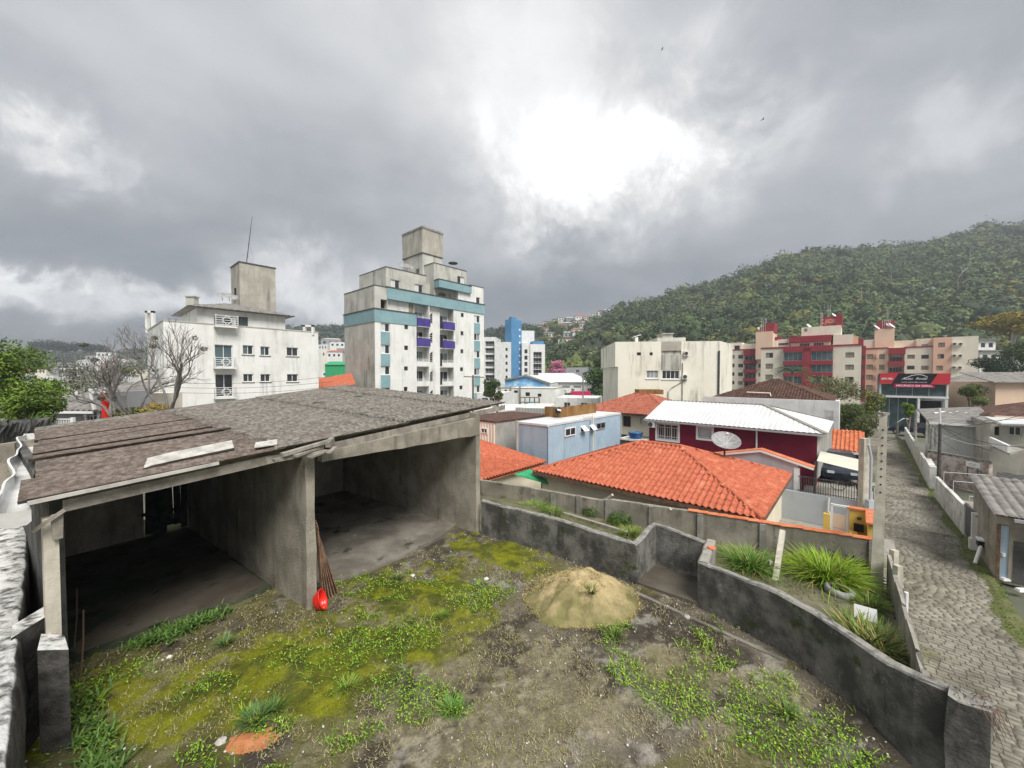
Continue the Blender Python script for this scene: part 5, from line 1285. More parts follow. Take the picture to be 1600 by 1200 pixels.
	# grey ribbed sheet at the end of the maroon house
	m = MB(); a = D(1277, 690, 20.9); b = D(1299, 690, 24.6); corrugated(m, Vector((a.x, a.y, 0)), Vector((b.x, b.y, 0)), -.7, 1.65, Vector((.7, -.6, 0)), .22, .03); o = m.build('ribbed_screen', 'grey_panel', None, origin=(a.x, a.y, -.7)); tag(o, 'grey ribbed sheet screen at the right end of the maroon house', 'screen')
	# concrete post and meter post by the lane
	p = D(1349, 770, 16.6); t6 = thing('gate_post', (p.x, p.y, GZ), 'tall weathered concrete post at the corner of the railing', 'post'); m = MB(); m.box(p.x-.13, p.x+.13, p.y-.13, p.y+.13, GZ, D(1349, 685, 16.6).z); m.build('shaft', 'concrete_post', t6)
	p = D(1360, 770, 16.2); t7 = thing('meter_post', (p.x, p.y, GZ), 'grey meter box post with a thin pipe beside the concrete post', 'post'); m = MB(); m.box(p.x-.14, p.x+.14, p.y-.1, p.y+.1, GZ, D(1360, 781, 16.2).z); m.build('meter_box', 'grey_wall', t7)
	m = MB(); m.tube([(p.x, p.y, GZ), (p.x, p.y, D(1358, 715, 16.2).z), (p.x-.12, p.y, D(1355, 695, 16.2).z)], .05, 8); m.build('conduit', 'grey_wall', t7)
	# yellow gateway
	f3 = Fc(1301, 15.0, -V_); t8 = thing('gateway', f3.pt(0, GZ), 'yellow painted gateway with a white wicket gate and a clay coping', 'gateway')
	def slab(name, x0, x1, zb, zt, off, th, mat):
		m = MB(); v = [f3.pt(x0, zb, off), f3.pt(x1, zb, off), f3.pt(x1, zb, off+th), f3.pt(x0, zb, off+th)]; k = Vector((0, 0, zt-zb)); m.hexa(v+[p+k for p in v]); return m.build(name, mat, t8)
	xl = f3.t(1291); xr = f3.t(1332); xq = f3.t(1360)
	slab('left_pier', xl, 0, GZ, f3.z(1296, 803), 0, .2, 'yellow_wall'); wl = slab('right_wall', xr, xq, GZ, f3.z(1346, 798), 0, .2, 'yellow_wall')
	m = MB(); q = [f3.pt(xq, 0, .2), f3.pt(xq+.18, 0, .2), f3.pt(xq+.18, 0, -1.6), f3.pt(xq, 0, -1.6)]; m.prism([(p.x, p.y) for p in q], GZ, f3.z(1361, 802)-.02); m.build('return_wall', 'yellow_wall', t8)
	m = MB(); m.bar(f3.pt(xr-.05, f3.z(1346, 796), .1), f3.pt(xq+.1, f3.z(1346, 796), .1), .3, .06); m.bar(f3.pt(xq+.09, f3.z(1361, 798), .2), f3.pt(xq+.09, f3.z(1361, 798), -1.7), .3, .06); m.build('coping', 'clay', t8)
	zt = f3.z(1316, 791)
	m = MB()
	for a, b in ((0.02, .09), (xr-.09, xr-.02)): v = [f3.pt(a, GZ, .05), f3.pt(b, GZ, .05), f3.pt(b, GZ, .12), f3.pt(a, GZ, .12)]; k = Vector((0, 0, zt-GZ)); m.hexa(v+[p+k for p in v])
	m.bar(f3.pt(.02, zt, .085), f3.pt(xr-.02, zt, .085), .07, .07); m.build('gate_frame', 'white_clean', t8)
	m = MB()
	for a, b in ((.1, .36), (.38, .58), (.6, .84)):
		z0 = GZ+.1+(zt-GZ-.1)*a; z1 = GZ+.1+(zt-GZ-.1)*b; v = [f3.pt(.1, z0, .07), f3.pt(xr-.1, z0, .07), f3.pt(xr-.1, z0, .1), f3.pt(.1, z0, .1)]; k = Vector((0, 0, z1-z0)); m.hexa(v+[p+k for p in v])
	m.build('gate_panel', 'peach_pale', t8)
	r = f3.rect(1339, 818, 1355, 829); slab('letter_box', r[0], r[1], r[2], r[3], -.16, .14, 'black_box'); r = f3.rect(1344, 808, 1351, 812); slab('intercom', r[0], r[1], r[2], r[3], -.05, .045, 'frame_dark')
	r = f3.rect(1332, 828, 1345, 840); slab('meter_cupboard', r[0], r[1], GZ, r[3], -.4, .35, 'yellow_wall')
	# white pipe at the grey wall
	m = MB(); m.tube([fc.pt(fc.t(1300), -.6, -.38), fc.pt(fc.t(1299), -1.2, -.38), fc.pt(fc.t(1302), -1.3, -.38), fc.pt(fc.t(1302), -1.95, -.38)], .03, 6); o = m.build('water_pipe', 'white_clean', None, origin=fc.pt(fc.t(1300), -1.95, -.38)); tag(o, 'thin white water pipe on the light grey low wall', 'pipe')
court()
def car(name, loc, ang, label, paint, body='hatch', group=None):
	"""a car: body shell, windows, wheels with rims, lights; x forward"""
	t = thing(name, loc, label, 'car', group); ca, sa = math.cos(ang), math.sin(ang)
	def W(m, nm, mat, par=None, smooth=False):
		m.v = [(x*ca-y*sa+loc[0], x*sa+y*ca+loc[1], z+loc[2]) for x, y, z in m.v]; return m.build(nm, mat, par or t, smooth)
	side = [(-2.0, .35), (-2.05, .62), (-1.95, .9), (-1.5, .98), (1.0, .92), (1.75, .82), (2.02, .66), (2.05, .38)]
	m = MB(); n = len(side); wd = .86
	ring = []
	for y, k in ((-wd, .96), (-wd*.97, 1), (wd*.97, 1), (wd, .96)): ring.append([(x*(.985 if abs(y) >= wd else 1), y, .38+(z-.38)*k) for x, z in side])
	vs = [p for r in ring for p in r]; fs = [(i*n+j, i*n+j+1, (i+1)*n+j+1, (i+1)*n+j) for i in range(3) for j in range(n-1)]+[tuple(range(n))[::-1], tuple(range(3*n, 4*n))]+[(0, n, 2*n, 3*n), (n-1, 4*n-1, 3*n-1, 2*n-1)]
	fs += [(i*n, (i+1)*n, (i+1)*n+n-1, i*n+n-1) for i in range(3)]
	m.add(vs, fs); W(m, 'body', paint)
	m = MB(); b = [(-1.75, .95), (1.0, .92)]; q = [(-1.85, -.78, .96), (1.05, -.78, .92), (1.05, .78, .92), (-1.85, .78, .96), (-1.4, -.62, 1.44), (.25, -.62, 1.46), (.25, .62, 1.46), (-1.4, .62, 1.44)]; m.hexa(q); W(m, 'cabin_glass', 'glass')
	m = MB(); m.hexa([(-1.45, -.64, 1.43), (.28, -.64, 1.45), (.28, .64, 1.45), (-1.45, .64, 1.43), (-1.3, -.56, 1.5), (.12, -.56, 1.51), (.12, .56, 1.51), (-1.3, .56, 1.5)]); W(m, 'roof', paint)
	m = MB()
	for s in (-1, 1):
		for (x0, z0), (x1, z1) in (((1.05, .92), (.25, 1.46)), ((-1.85, .96), (-1.4, 1.44)), ((-.45, .95), (-.5, 1.45))): m.bar((x0, .79*s, z0), (x1, .64*s, z1), .07, .05)
	W(m, 'pillar', paint)
	for x in (-1.25, 1.3):
		for s in (-1, 1):
			m = MB(); m.lathe((x, .8*s, .32), [(.0, -.09), (.29, -.09), (.32, -.06), (.32, .06), (.29, .09), (.2, .09)], 20, axis=(0, s, 0)); o = W(m, 'wheel', 'black_box')
			m = MB(); m.lathe((x, .8*s, .32), [(0, .095), (.06, .1), (.19, .092), (.2, .07)], 10, axis=(0, s, 0)); W(m, 'rim', 'alu', o)
	for s in (-1, 1):
		m = MB(); m.hexa([(1.9, .5*s-.16, .62), (2.06, .5*s-.16, .62), (2.06, .5*s+.16, .62), (1.9, .5*s+.16, .62), (1.82, .5*s-.16, .74), (1.97, .5*s-.16, .74), (1.97, .5*s+.16, .74), (1.82, .5*s+.16, .74)]); W(m, 'headlight', 'glass_pale')
		m = MB(); m.box(-2.06, -1.95, .6*s-.14, .6*s+.14, .7, .86); W(m, 'tail_light', 'red_plastic')
		m = MB(); m.box(.72, .9, .86*s-.06+.06*s, .86*s+.06+.06*s, .93, 1.05); W(m, 'mirror', paint)
	return t
pcar = Vector((18.0, 21.2, 0))+U*2
car('parked_car', (pcar.x, pcar.y, -1.1), math.atan2(-.7455, -.6665)+.1, 'dark blue car parked under the cream carport behind the railing', 'car_paint')
def bicycle():
	fc = Fc(1313, 20.1, -V_); b = fc.pt(0, -1.1, .1); t = thing('bicycle', b, 'bicycle with pale wheels standing behind the iron railing', 'bicycle'); d = fc.d; r = .31
	c0 = b+Vector((0, 0, r)); c1 = b+d*1.02+Vector((0, 0, r))
	for c in (c0, c1):
		m = MB(); pts = [c+d*math.cos(a)*r+Vector((0, 0, math.sin(a)*r)) for a in np.linspace(0, 6.283, 25)]; m.tube(pts, .018, 5, cap=False); o = m.build('wheel', 'black_box', t)
		m = MB()
		for k in range(9): a = math.pi*k/9; v = d*math.cos(a)*r+Vector((0, 0, math.sin(a)*r)); m.tube([c-v, c+v], .004, 3)
		m.build('spokes', 'alu', o)
	bb = b+d*.45+Vector((0, 0, .28)); st = b+d*.32+Vector((0, 0, .78)); hd = b+d*.82+Vector((0, 0, .76))
	m = MB()
	for p, q in ((bb, st), (bb, hd-Vector((0, 0, .08))), (st-Vector((0, 0, .08)), hd), (c0, bb), (c0, st-Vector((0, 0, .1)))): m.tube([p, q], .016, 6)
	m.build('frame', 'car_paint', t); m = MB(); m.tube([hd+Vector((0, 0, .1)), hd, c1], .015, 6); m.build('fork', 'alu', t)
	m = MB(); s = fc.inn; m.tube([hd+Vector((0, 0, .12))-s*.26, hd+Vector((0, 0, .1))+d*.04, hd+Vector((0, 0, .12))+s*.26], .013, 6); m.build('handlebar', 'black_box', t)
	m = MB(); m.hexa([st+d*x+s*y+Vector((0, 0, z)) for x, y, z in ((-.13, -.07, .02), (.13, -.02, .03), (.13, .02, .03), (-.13, .07, .02), (-.13, -.07, .08), (.13, -.02, .06), (.13, .02, .06), (-.13, .07, .08))]); m.build('saddle', 'black_box', t)
bicycle()
# ================================================================== APARTMENT BLOCKS
def fbox(mb, fc, t0, t1, z0, z1, o0, o1, m=0):
	v = [fc.pt(t0, z0, o0), fc.pt(t1, z0, o0), fc.pt(t1, z0, o1), fc.pt(t0, z0, o1)]; k = Vector((0, 0, z1-z0)); mb.hexa(v+[p+k for p in v], m)
def shell(th, fc, t0, t1, dep, z0, z1, holes=(), mat='white_stain', side=None, o0=0., reveal=.16, name='wall', roof=True, left_holes=None):
	"""front with real openings, plain sides, back and roof slab a little below the parapet"""
	m = MB(); fc.wall(m, t0, t1, z0, z1, holes, reveal, 0, o0)
	A, B, C, E = (fc.pt(t0, 0, o0), fc.pt(t1, 0, o0), fc.pt(t1, 0, o0+dep), fc.pt(t0, 0, o0+dep)); a = Vector((0, 0, z0)); b = Vector((0, 0, z1))
	for p, q, k in ((B, C, 1 if side else 0), (C, E, 0), (E, A, 1 if side else 0)): m.face([p+a, q+a, q+b, p+b], k)
	if roof:
		h = Vector((0, 0, z1-.25)); m.face([A+h, B+h, C+h, E+h], 0)
		# parapet thickness
		for p, q, nrm in ((A, B, fc.inn), (B, C, -fc.d), (C, E, -fc.inn), (E, A, fc.d)):
			i0 = p+nrm*.18; i1 = q+nrm*.18; m.face([p+b, q+b, i1+b, i0+b], 0); m.face([i0+b, i1+b, i1+h, i0+h], 0)
	return m.build(name, [mat, side] if side else mat, th)
def cap_strip(th, fc, t0, t1, z, o0, dep, mat='iron', w_=.12, h=.09, name='parapet_cap'):
	m = MB(); fbox(m, fc, t0-.05, t1+.05, z, z+h, o0-.05, o0+.2); fbox(m, fc, t0-.05, t0+.2, z, z+h, o0+.2, o0+dep); fbox(m, fc, t1-.2, t1+.05, z, z+h, o0+.2, o0+dep)
	return m.build(name, mat, th)
def balcony_rail(th, fc, t0, t1, z0, z1, off, mat='iron_white', bars=5, name='balcony_rail', diamond=False, ret=0.):
	m = MB()
	for i in range(bars): z = z0+(z1-z0)*(i+.5)/bars; m.bar(fc.pt(t0, z, off), fc.pt(t1, z, off), .035, .05)
	for t in (t0, t1): m.bar(fc.pt(t, z0, off), fc.pt(t, z1, off), .05, .05, up=(1, 0, 0))
	if ret:
		for t in (t0, t1):
			for i in range(bars): z = z0+(z1-z0)*(i+.5)/bars; m.bar(fc.pt(t, z, off), fc.pt(t, z, off+ret), .035, .05)
	if diamond:
		c = (t0+t1)/2; zc = (z0+z1)/2; a = (t1-t0)*.24; b = (z1-z0)*.42
		for p, q in (((c-a, zc), (c, zc+b)), ((c, zc+b), (c+a, zc)), ((c+a, zc), (c, zc-b)), ((c, zc-b), (c-a, zc))): m.bar(fc.pt(p[0], p[1], off-.03), fc.pt(q[0], q[1], off-.03), .05, .07)
	return m.build(name, mat, th)
def small_dish(th, p, r=.45, mat='white_paint'):
	m = MB(); m.lathe(p, [(r*i/4, r*.35*(i/4)**2) for i in range(5)], 12, axis=Vector((.3, -.6, .6))); m.tube([p, p-Vector((0, -.2, .5))], .03, 5); return m.build('dish_antenna', mat, th)
def block_a():
	fc = Fc(387, 38.5, U); t0 = fc.t(257); t1 = fc.t(498); z1 = fc.z(257, 501); dep = 12.5
	t = thing('apartment_building', fc.pt((t0+t1)/2, GZ), 'low white apartment block with three stacked balconies and a tall beige water tower', 'building')
	A4 = lambda x0, y0, x1, y1: fc.rect(x0/4, 400+y0/4, x1/4, 400+y1/4)
	B4 = lambda x0, y0, x1, y1: fc.rect(400+x0/4, 330+y0/4, 400+x1/4, 330+y1/4)
	doors = [A4(1345, 555, 1457, 695), A4(1345, 738, 1457, 880)]
	wins = [A4(1520, 558, 1586, 616), A4(1520, 737, 1583, 787), B4(30, 846, 88, 902), B4(194, 852, 266, 906), B4(28, 1018, 90, 1066), B4(194, 1018, 263, 1066)]
	wins += [(a, b, c-2.85, d-2.85) for a, b, c, d in wins if c < 6]
	dr3 = A4(1345, 922, 1457, 1064)
	shell(t, fc, t0, t1, dep, GZ, z1, doors+[dr3]+wins, 'white_stain', reveal=.22)
	for r in doors+[dr3]:
		window(t, fc, r, 'two|white_clean|glass_teal' if r is doors[0] else 'two|white_clean|glass', depth=.16)
		m = MB(); fbox(m, fc, r[0]-.15, r[1]+.15, r[2]-.16, r[2]-.02, -.75, .0); m.build('balcony_slab', 'white_stain', t)
		balcony_rail(t, fc, r[0]-.1, r[1]+.1, r[2], r[2]+1.0, -.72, diamond=True, ret=.7)
	for i, r in enumerate(wins):
		window(t, fc, r, 'two|white_clean|glass_teal,glass' if i in (0, 2) else 'two|white_clean|glass', depth=.12)
		m = MB(); fbox(m, fc, r[0]-.1, r[1]+.1, r[2]-.08, r[2]-.002, -.07, .0); m.build('sill', 'concrete_mid', t)
	# left side face: narrow windows
	fl = Fc(257, 38.5, -V_); fl.O = fc.pt(t0, 0, -.0)-U*.005; fl.d = V_.copy(); fl.inn = U.copy()
	for k in range(2):
		for s in (1.2, 3.0, 5.5, 8.):
			r = (s, s+.6, fc.z(300, 552)-1.45+.1-2.85*k, fc.z(300, 552)-.1-2.85*k); window(t, fl, r, 'one|white_clean|glass', depth=-.03)
	cap_strip(t, fc, t0, t1, z1, 0, dep, 'grey_stain')
	# penthouse with hipped sheet roof
	p0 = fc.t(310); p1 = fc.t(447); zp = fc.z(380, 487); o0 = 1.2
	fp = Fc(387, 38.5, U); fp.O = fc.O+fc.inn*.35; a0 = fp.t(310); a1 = fp.t(447); wr = [fp.rect(370, 495, 389, 510.5)]; dr = fp.rect(336, 494, 366, 529)
	shell(t, fp, a0, a1, 8, z1-.3, zp, wr+[dr], 'white_stain', reveal=.3, name='penthouse_wall', roof=False)
	window(t, fp, wr[0], 'three|frame_dark|glass_teal', depth=.12); window(t, fp, dr, 'two|white_clean|glass_pale,glass', depth=.25)
	m = MB(); fbox(m, fc, dr[0]-.1, dr[1]+.1, z1-.25, z1-.1, -.75, .3); m.build('balcony_slab', 'white_stain', t); balcony_rail(t, fc, dr[0]-.05, dr[1]+.15, z1-.1, z1+.95, -.72, diamond=True, ret=.7)
	c, r0, r1, fcs = hip(fp.pt(a0, 0), U, V_, a1-a0, 8, zp, 1.25, .75, 3.9, 3.9)
	m = MB(); hip_deck(m, c, r0, r1, 1, 1); m.build('roof', 'fibre_grey', t)
	for o_, e_, u_, poly in fcs:
		ribbed_roof(t, [o_+e_*a+u_*b+Vector((0, 0, .02)) for a, b in poly], u_, 'fibre_grey', .5, .05)
	m = MB(); q = D(300.5, 475, 39.5); m.box(q.x-.42, q.x+.42, q.y-.3, q.y+.3, zp-.3, D(300, 464.5, 39.5).z); m.box(q.x-.52, q.x+.52, q.y-.4, q.y+.4, D(300, 464.5, 39.5).z, D(300, 463, 39.5).z); m.build('chimney', 'grey_stain', t)
	# water tower
	ft = Fc(377, 43, U); w1 = ft.t(433); zt = ft.z(405, 415); m = MB(); fbox(m, ft, 0, w1, z1-.5, zt, 0, 3.6); m.build('water_tower', 'beige_stain', t); m = MB(); fbox(m, ft, -.06, w1+.06, zt, zt+.14, -.06, 3.66); m.build('tower_cap', 'iron', t)
	m = MB(); p = ft.pt(.05, 0, 1.6); m.box(p.x-.12, p.x+.1, p.y-.15, p.y+.15, zt-3.6, zt-2.6); m.build('slit_window', 'void', t)
	m = MB(); b = ft.pt(w1*.3, zt, 1.8); tp = D(394, 338, b.y); m.tube([b, b.lerp(tp, .6), tp], [.05, .04, .015], 5)
	for k in (.25, .5): q = b.lerp(tp, k); m.tube([q, b+Vector((.9, .3, 0))], .008, 3)
	m.build('mast', 'iron', t)
	for px, py, Y in ((357, 463, 42), (366, 466, 42), (346, 462, 42)): small_dish(t, D(px, py, Y), .4, 'dish')
	# small concrete frames on the parapet
	for x0, x1, y0, Y in ((230, 239, 486, 41.), (476, 489, 508, 43.2)):
		a = D(x0, y0, Y); b = D(x1, y0, Y); m = MB(); z0 = z1-.3
		for p in (a, b): m.box(p.x-.12, p.x+.12, p.y-.15, p.y+.15, z0, a.z)
		m.box(a.x-.12, b.x+.12, a.y-.15, a.y+.15, a.z-.2, a.z+.02); m.build('roof_frame', 'white_stain', t)
block_a()
def block_b():
	fc = Fc(635, 52.6, U); X = lambda x: 400+x/4; Yp = lambda y: 330+y/4
	Rr = lambda x0, y0, x1, y1: fc.rect(X(x0), Yp(y0), X(x1), Yp(y1))
	T = lambda x: fc.t(X(x)); Z = lambda x, y: fc.z(X(x), Yp(y))
	t = thing('apartment_tower', fc.pt(T(900), GZ), 'tall white apartment tower with teal bands, purple balconies and a stepped top', 'building')
	tl, tj, ts0, ts1, tr0, tr = T(745), T(1005), T(1083), T(1165), T(1236), T(1425)
	fl = Fc(586, 52, V_); fl.O = fc.pt(tl, 0); fl.d = V_.copy(); fl.inn = U.copy(); depL = abs(fl.t(539))
	H = 2.8
	zb1 = Z(760, 690); zt1 = Z(745, 610)
	# --- left volume, with window column and small windows
	col = [Rr(783, 700, 838, 752), Rr(783, 835, 838, 890), Rr(781, 968, 838, 1022)]; col += [(a, b, c-2*H, d-2*H) for a, b, c, d in col[1:]]
	sm = [Rr(930, 708, 953, 738), Rr(928, 840, 952, 868), Rr(926, 970, 950, 996), Rr(924, 1098, 947, 1124)]; sm.append(tuple(v-(H if i > 1 else 0) for i, v in enumerate(sm[-1])))
	shell(t, fc, tl, tj, depL, GZ, zb1, col+sm, 'white_stain', 'grey_stain', reveal=.2, roof=False)
	for r in col: window(t, fc, r, 'half|white_clean|shutter_white,glass', depth=.12)
	for i in range(len(col)-1):
		m = MB(); fbox(m, fc, col[i][0]-.02, col[i][1]+.02, col[i+1][3]+.03, col[i][2]-.05, -.03, .05); m.build('teal_panel', 'teal', t)
	for r in sm: window(t, fc, r, 'one|frame_dark|glass', depth=.1)
	m = MB(); fbox(m, fc, tl-.08, tj, zb1, zt1, -.08, depL+.08); m.build('teal_band', 'teal', t); m = MB(); fbox(m, fc, tl-.14, tj+.02, zt1, zt1+.14, -.14, depL+.12); m.build('parapet_cap', 'iron', t)
	# --- fifth floor, left
	t5 = T(826); z5 = Z(745, 463); hole = [Rr(783, 552, 826, 612)]
	shell(t, fc, tl, t5, depL, zt1+.14, z5, [(hole[0][0], hole[0][1]-.05, zt1+.2, hole[0][3])], 'grey_stain', 'grey_stain', reveal=.7, name='upper_wall')
	cap_strip(t, fc, tl, t5, z5, 0, depL)
	o1 = .5; w5 = [Rr(852, 552, 900, 612)]
	m = MB(); fbox(m, fc, t5, tj, zt1+.14, Z(900, 545), o1, depL); m.build('upper_wall', 'white_stain', t)
	m = MB(); fbox(m, fc, T(970), T(1000), zt1+.14, Z(985, 545)-.3, o1-.03, o1+.02); m.build('shutter', 'shutter', t)
	# --- right volume
	smr = [Rr(1282, 637, 1300, 662), Rr(1280, 750, 1298, 776), Rr(1279, 863, 1297, 888), Rr(1276, 976, 1295, 1000), Rr(1272, 1090, 1291, 1114)]
	cr = [Rr(1364, 652, 1400, 697), Rr(1364, 765, 1400, 808)]; cr += [tuple(v-(H*k if i > 1 else 0) for i, v in enumerate(cr[-1])) for k in (1, 2, 3, 4)]
	zt2b, zt2 = Z(1425, 645), Z(1425, 588)
	shell(t, fc, tr0, tr, depL, GZ, zt2b, smr+cr, 'white_stain', 'grey_stain', reveal=.2, roof=False)
	for r in smr: window(t, fc, r, 'one|frame_dark|glass', depth=.1)
	for i, r in enumerate(cr):
		window(t, fc, r, 'half|white_clean|glass,glass_pale' if i % 2 else 'half|white_clean|shutter_white,glass', depth=.1)
		if i < len(cr)-1: m = MB(); fbox(m, fc, r[0]-.02, r[1]+.02, cr[i+1][3]+.03, r[2]-.05, -.03, .05); m.build('teal_panel', 'teal', t)
	# long teal band across the front
	m = MB(); fbox(m, fc, t5-.1, tr+.1, zt2b, zt2, -.12, depL*.9); m.build('teal_band', 'teal', t); m = MB(); fbox(m, fc, t5-.15, tr+.15, zt2, zt2+.14, -.18, depL*.9); m.build('parapet_cap', 'iron', t)
	# --- balcony bays either side of the stair
	for (a, b), lev0 in (((tj, ts0), Z(1045, 718)), ((ts1, tr0), Z(1200, 738))):
		zf = [lev0-H*k for k in range(-0, 6)]
		m = MB(); fbox(m, fc, a, b, GZ, zt2b, 1.25, 1.35); m.build('recess_wall', 'white_stain', t)
		for k, z in enumerate(zf):
			if z < GZ: continue
			m = MB(); fbox(m, fc, a+.01, b-.01, z-.14, z, .02, 1.25); m.build('balcony_slab', 'white_stain', t)
			r = (a+.25, b-.25, z+.0, z+2.1); window(t, fc, r, 'two|white_clean|glass' if k % 2 else 'two|white_clean|glass,glass_pale', depth=1.18)
			if k < 2:
				m = MB(); fbox(m, fc, a+.02, b-.0, z-.1, z+1.02, -.35, -.27); fbox(m, fc, a+.02, a+.1, z-.1, z+1.02, -.27, .0); fbox(m, fc, b-.1, b, z-.1, z+1.02, -.27, 0); m.build('balcony_front', 'purple', t)
				m = MB(); fbox(m, fc, a+.02, b, z-.14, z-.1, -.35, .02); m.build('balcony_floor', 'white_stain', t)
				balcony_rail(t, fc, a+.05, b-.05, z+1.04, z+1.3, -.3, bars=1)
			else:
				m = MB(); fbox(m, fc, a+.01, b-.01, z-.05, z+.62, -.02, .08); m.build('balcony_front', 'white_stain', t); balcony_rail(t, fc, a+.03, b-.03, z+.64, z+1.02, .03, bars=2)
	# --- stair strip with slanted openings
	zs = [Z(1100, 690)-H*k for k in range(5)]
	m = MB(); fbox(m, fc, ts0, ts1, GZ, zt2b, .55, depL*.8); m.build('stair_wall', 'white_stain', t)
	for z in zs:
		m = MB(); a, b = ts0+.05, ts0+.95; v = [fc.pt(a, z-.15, .5), fc.pt(b, z-.15, .5), fc.pt(b, z+1.35, .5), fc.pt(a, z+.55, .5)]; k = fc.inn*.04; m.face(v); m.face([p+k for p in v][::-1]);
		for i in range(4): m.face([v[i], v[(i+1) % 4], v[(i+1) % 4]+k, v[i]+k])
		m.build('stair_opening', 'void', t)
		m = MB()
		for i in range(4): zz = z+i*.28; m.bar(fc.pt(a, zz-.05, .47), fc.pt(b, zz+.02, .47), .03, .05)
		m.build('stair_louvre', 'iron_white', t)
	m = MB(); fbox(m, fc, ts0-.06, ts0+.06, GZ, zt2b, -.05, .5); m.build('fin', 'white_stain', t)
	# --- penthouses
	op = .35; pz = Z(826, 345); p1 = T(1075); wp = [Rr(855, 426, 912, 483), Rr(1004, 455, 1056, 512)]
	shell(t, fc, t5-.02, p1, depL*.85, zt2+.1, pz, wp, 'grey_stain', 'grey_stain', o0=op, reveal=.2, name='penthouse_wall')
	for r in wp: window(t, fc, r, 'half|white_clean|shutter_white,glass', depth=.12, off=op)
	cap_strip(t, fc, t5, p1, pz, op, depL*.85)
	q0, q1 = T(1140), T(1342); qz = Z(1150, 318); wq = [Rr(1286, 402, 1330, 452)]
	shell(t, fc, q0, q1, depL*.7, zt2+.1, qz, wq, 'grey_stain', 'grey_stain', o0=op+.6, reveal=.2, name='penthouse_wall'); window(t, fc, wq[0], 'half|white_clean|glass,shutter_white', depth=.12, off=op+.6); cap_strip(t, fc, q0, q1, qz, op+.6, depL*.7)
	m = MB(); fbox(m, fc, q0, q1, Z(1240, 495), Z(1240, 450), -.3, op+.58); m.build('teal_band', 'teal', t); m = MB(); fbox(m, fc, q0-.05, q1+.05, Z(1240, 450), Z(1240, 450)+.12, -.35, op+.58); m.build('parapet_cap', 'iron', t)
	m = MB(); fbox(m, fc, T(1268), q1, zt2+.1, Z(1300, 500), .1, op+.55); m.build('white_screen', 'white_paint', t)
	wz = Rr(1166, 510, 1202, 545); window(t, fc, wz, 'two|frame_dark|glass', depth=.55)
	s0 = q1; shell(t, fc, s0, tr, depL*.7, zt2+.1, Z(1400, 475), [Rr(1380, 538, 1404, 580)], 'white_stain', 'grey_stain', o0=.1, name='penthouse_wall'); window(t, fc, Rr(1380, 538, 1404, 580), 'one|white_clean|glass', depth=.1, off=.1); cap_strip(t, fc, s0, tr, Z(1400, 475), .1, depL*.7)
	m = MB(); fbox(m, fc, p1, q0, zt2+.1, Z(1110, 440), op+1.6, depL*.8); m.build('penthouse_wall', 'grey_stain', t)
	# lift and water tower
	ft = Fc(660, 58.5, U); ft.O = D(660, 400, 58.5); ft.O.z = 0; a1 = ft.t(693); fv = Fc(660, 58.5, V_); fv.O = ft.O.copy(); dL = abs(fv.t(630)); ztop = ft.z(660, 352.5); zmid = ft.z(660, 393.5)
	m = MB(); fbox(m, ft, 0, a1, zmid, ztop-.3, 0, dL); m.build('water_tower', 'beige_stain', t); m = MB(); fbox(m, ft, -.08, a1+.08, ztop-.3, ztop, -.08, dL+.08); m.build('tower_cap', 'concrete_mid', t)
	m = MB(); fbox(m, ft, -.03, a1+.03, zmid-.12, zmid, -.03, dL+.03); m.build('string_course', 'iron', t)
	m = MB(); fbox(m, ft, .08, a1-.12, zt2, zmid-.12, .08, dL-.1); m.build('lift_shaft', 'grey_stain', t)
	for pl in ((ft, 672.5, 680, 419, 431),):
		r = ft.rect(pl[1], pl[3], pl[2], pl[4]); m = MB()
		for i in range(5): zz = r[2]+(r[3]-r[2])*(i+.5)/5; fbox(m, ft, r[0], r[1], zz-.06, zz+.06, .0, .07)
		m.build('louvre', 'iron', t)
	p = ft.pt(0, 0, 1.6)-U*-.02; m = MB()
	for i in range(5): z = ft.z(655, 426)+.22*i; m.bar(ft.pt(.06, z, .9), ft.pt(.06, z, 1.7), .05, .12)
	m.build('louvre', 'iron', t)
	for px, py, Y in ((628, 415, 55), (636, 417, 56), (641, 419, 56.)): small_dish(t, D(px, py, Y), .5, 'dish')
	m = MB(); b = D(708, 412, 60); m.lathe(b, [(.7, 0), (.75, .1), (0, .22)], 10); m.build('vent_cap', 'iron', t)
block_b()
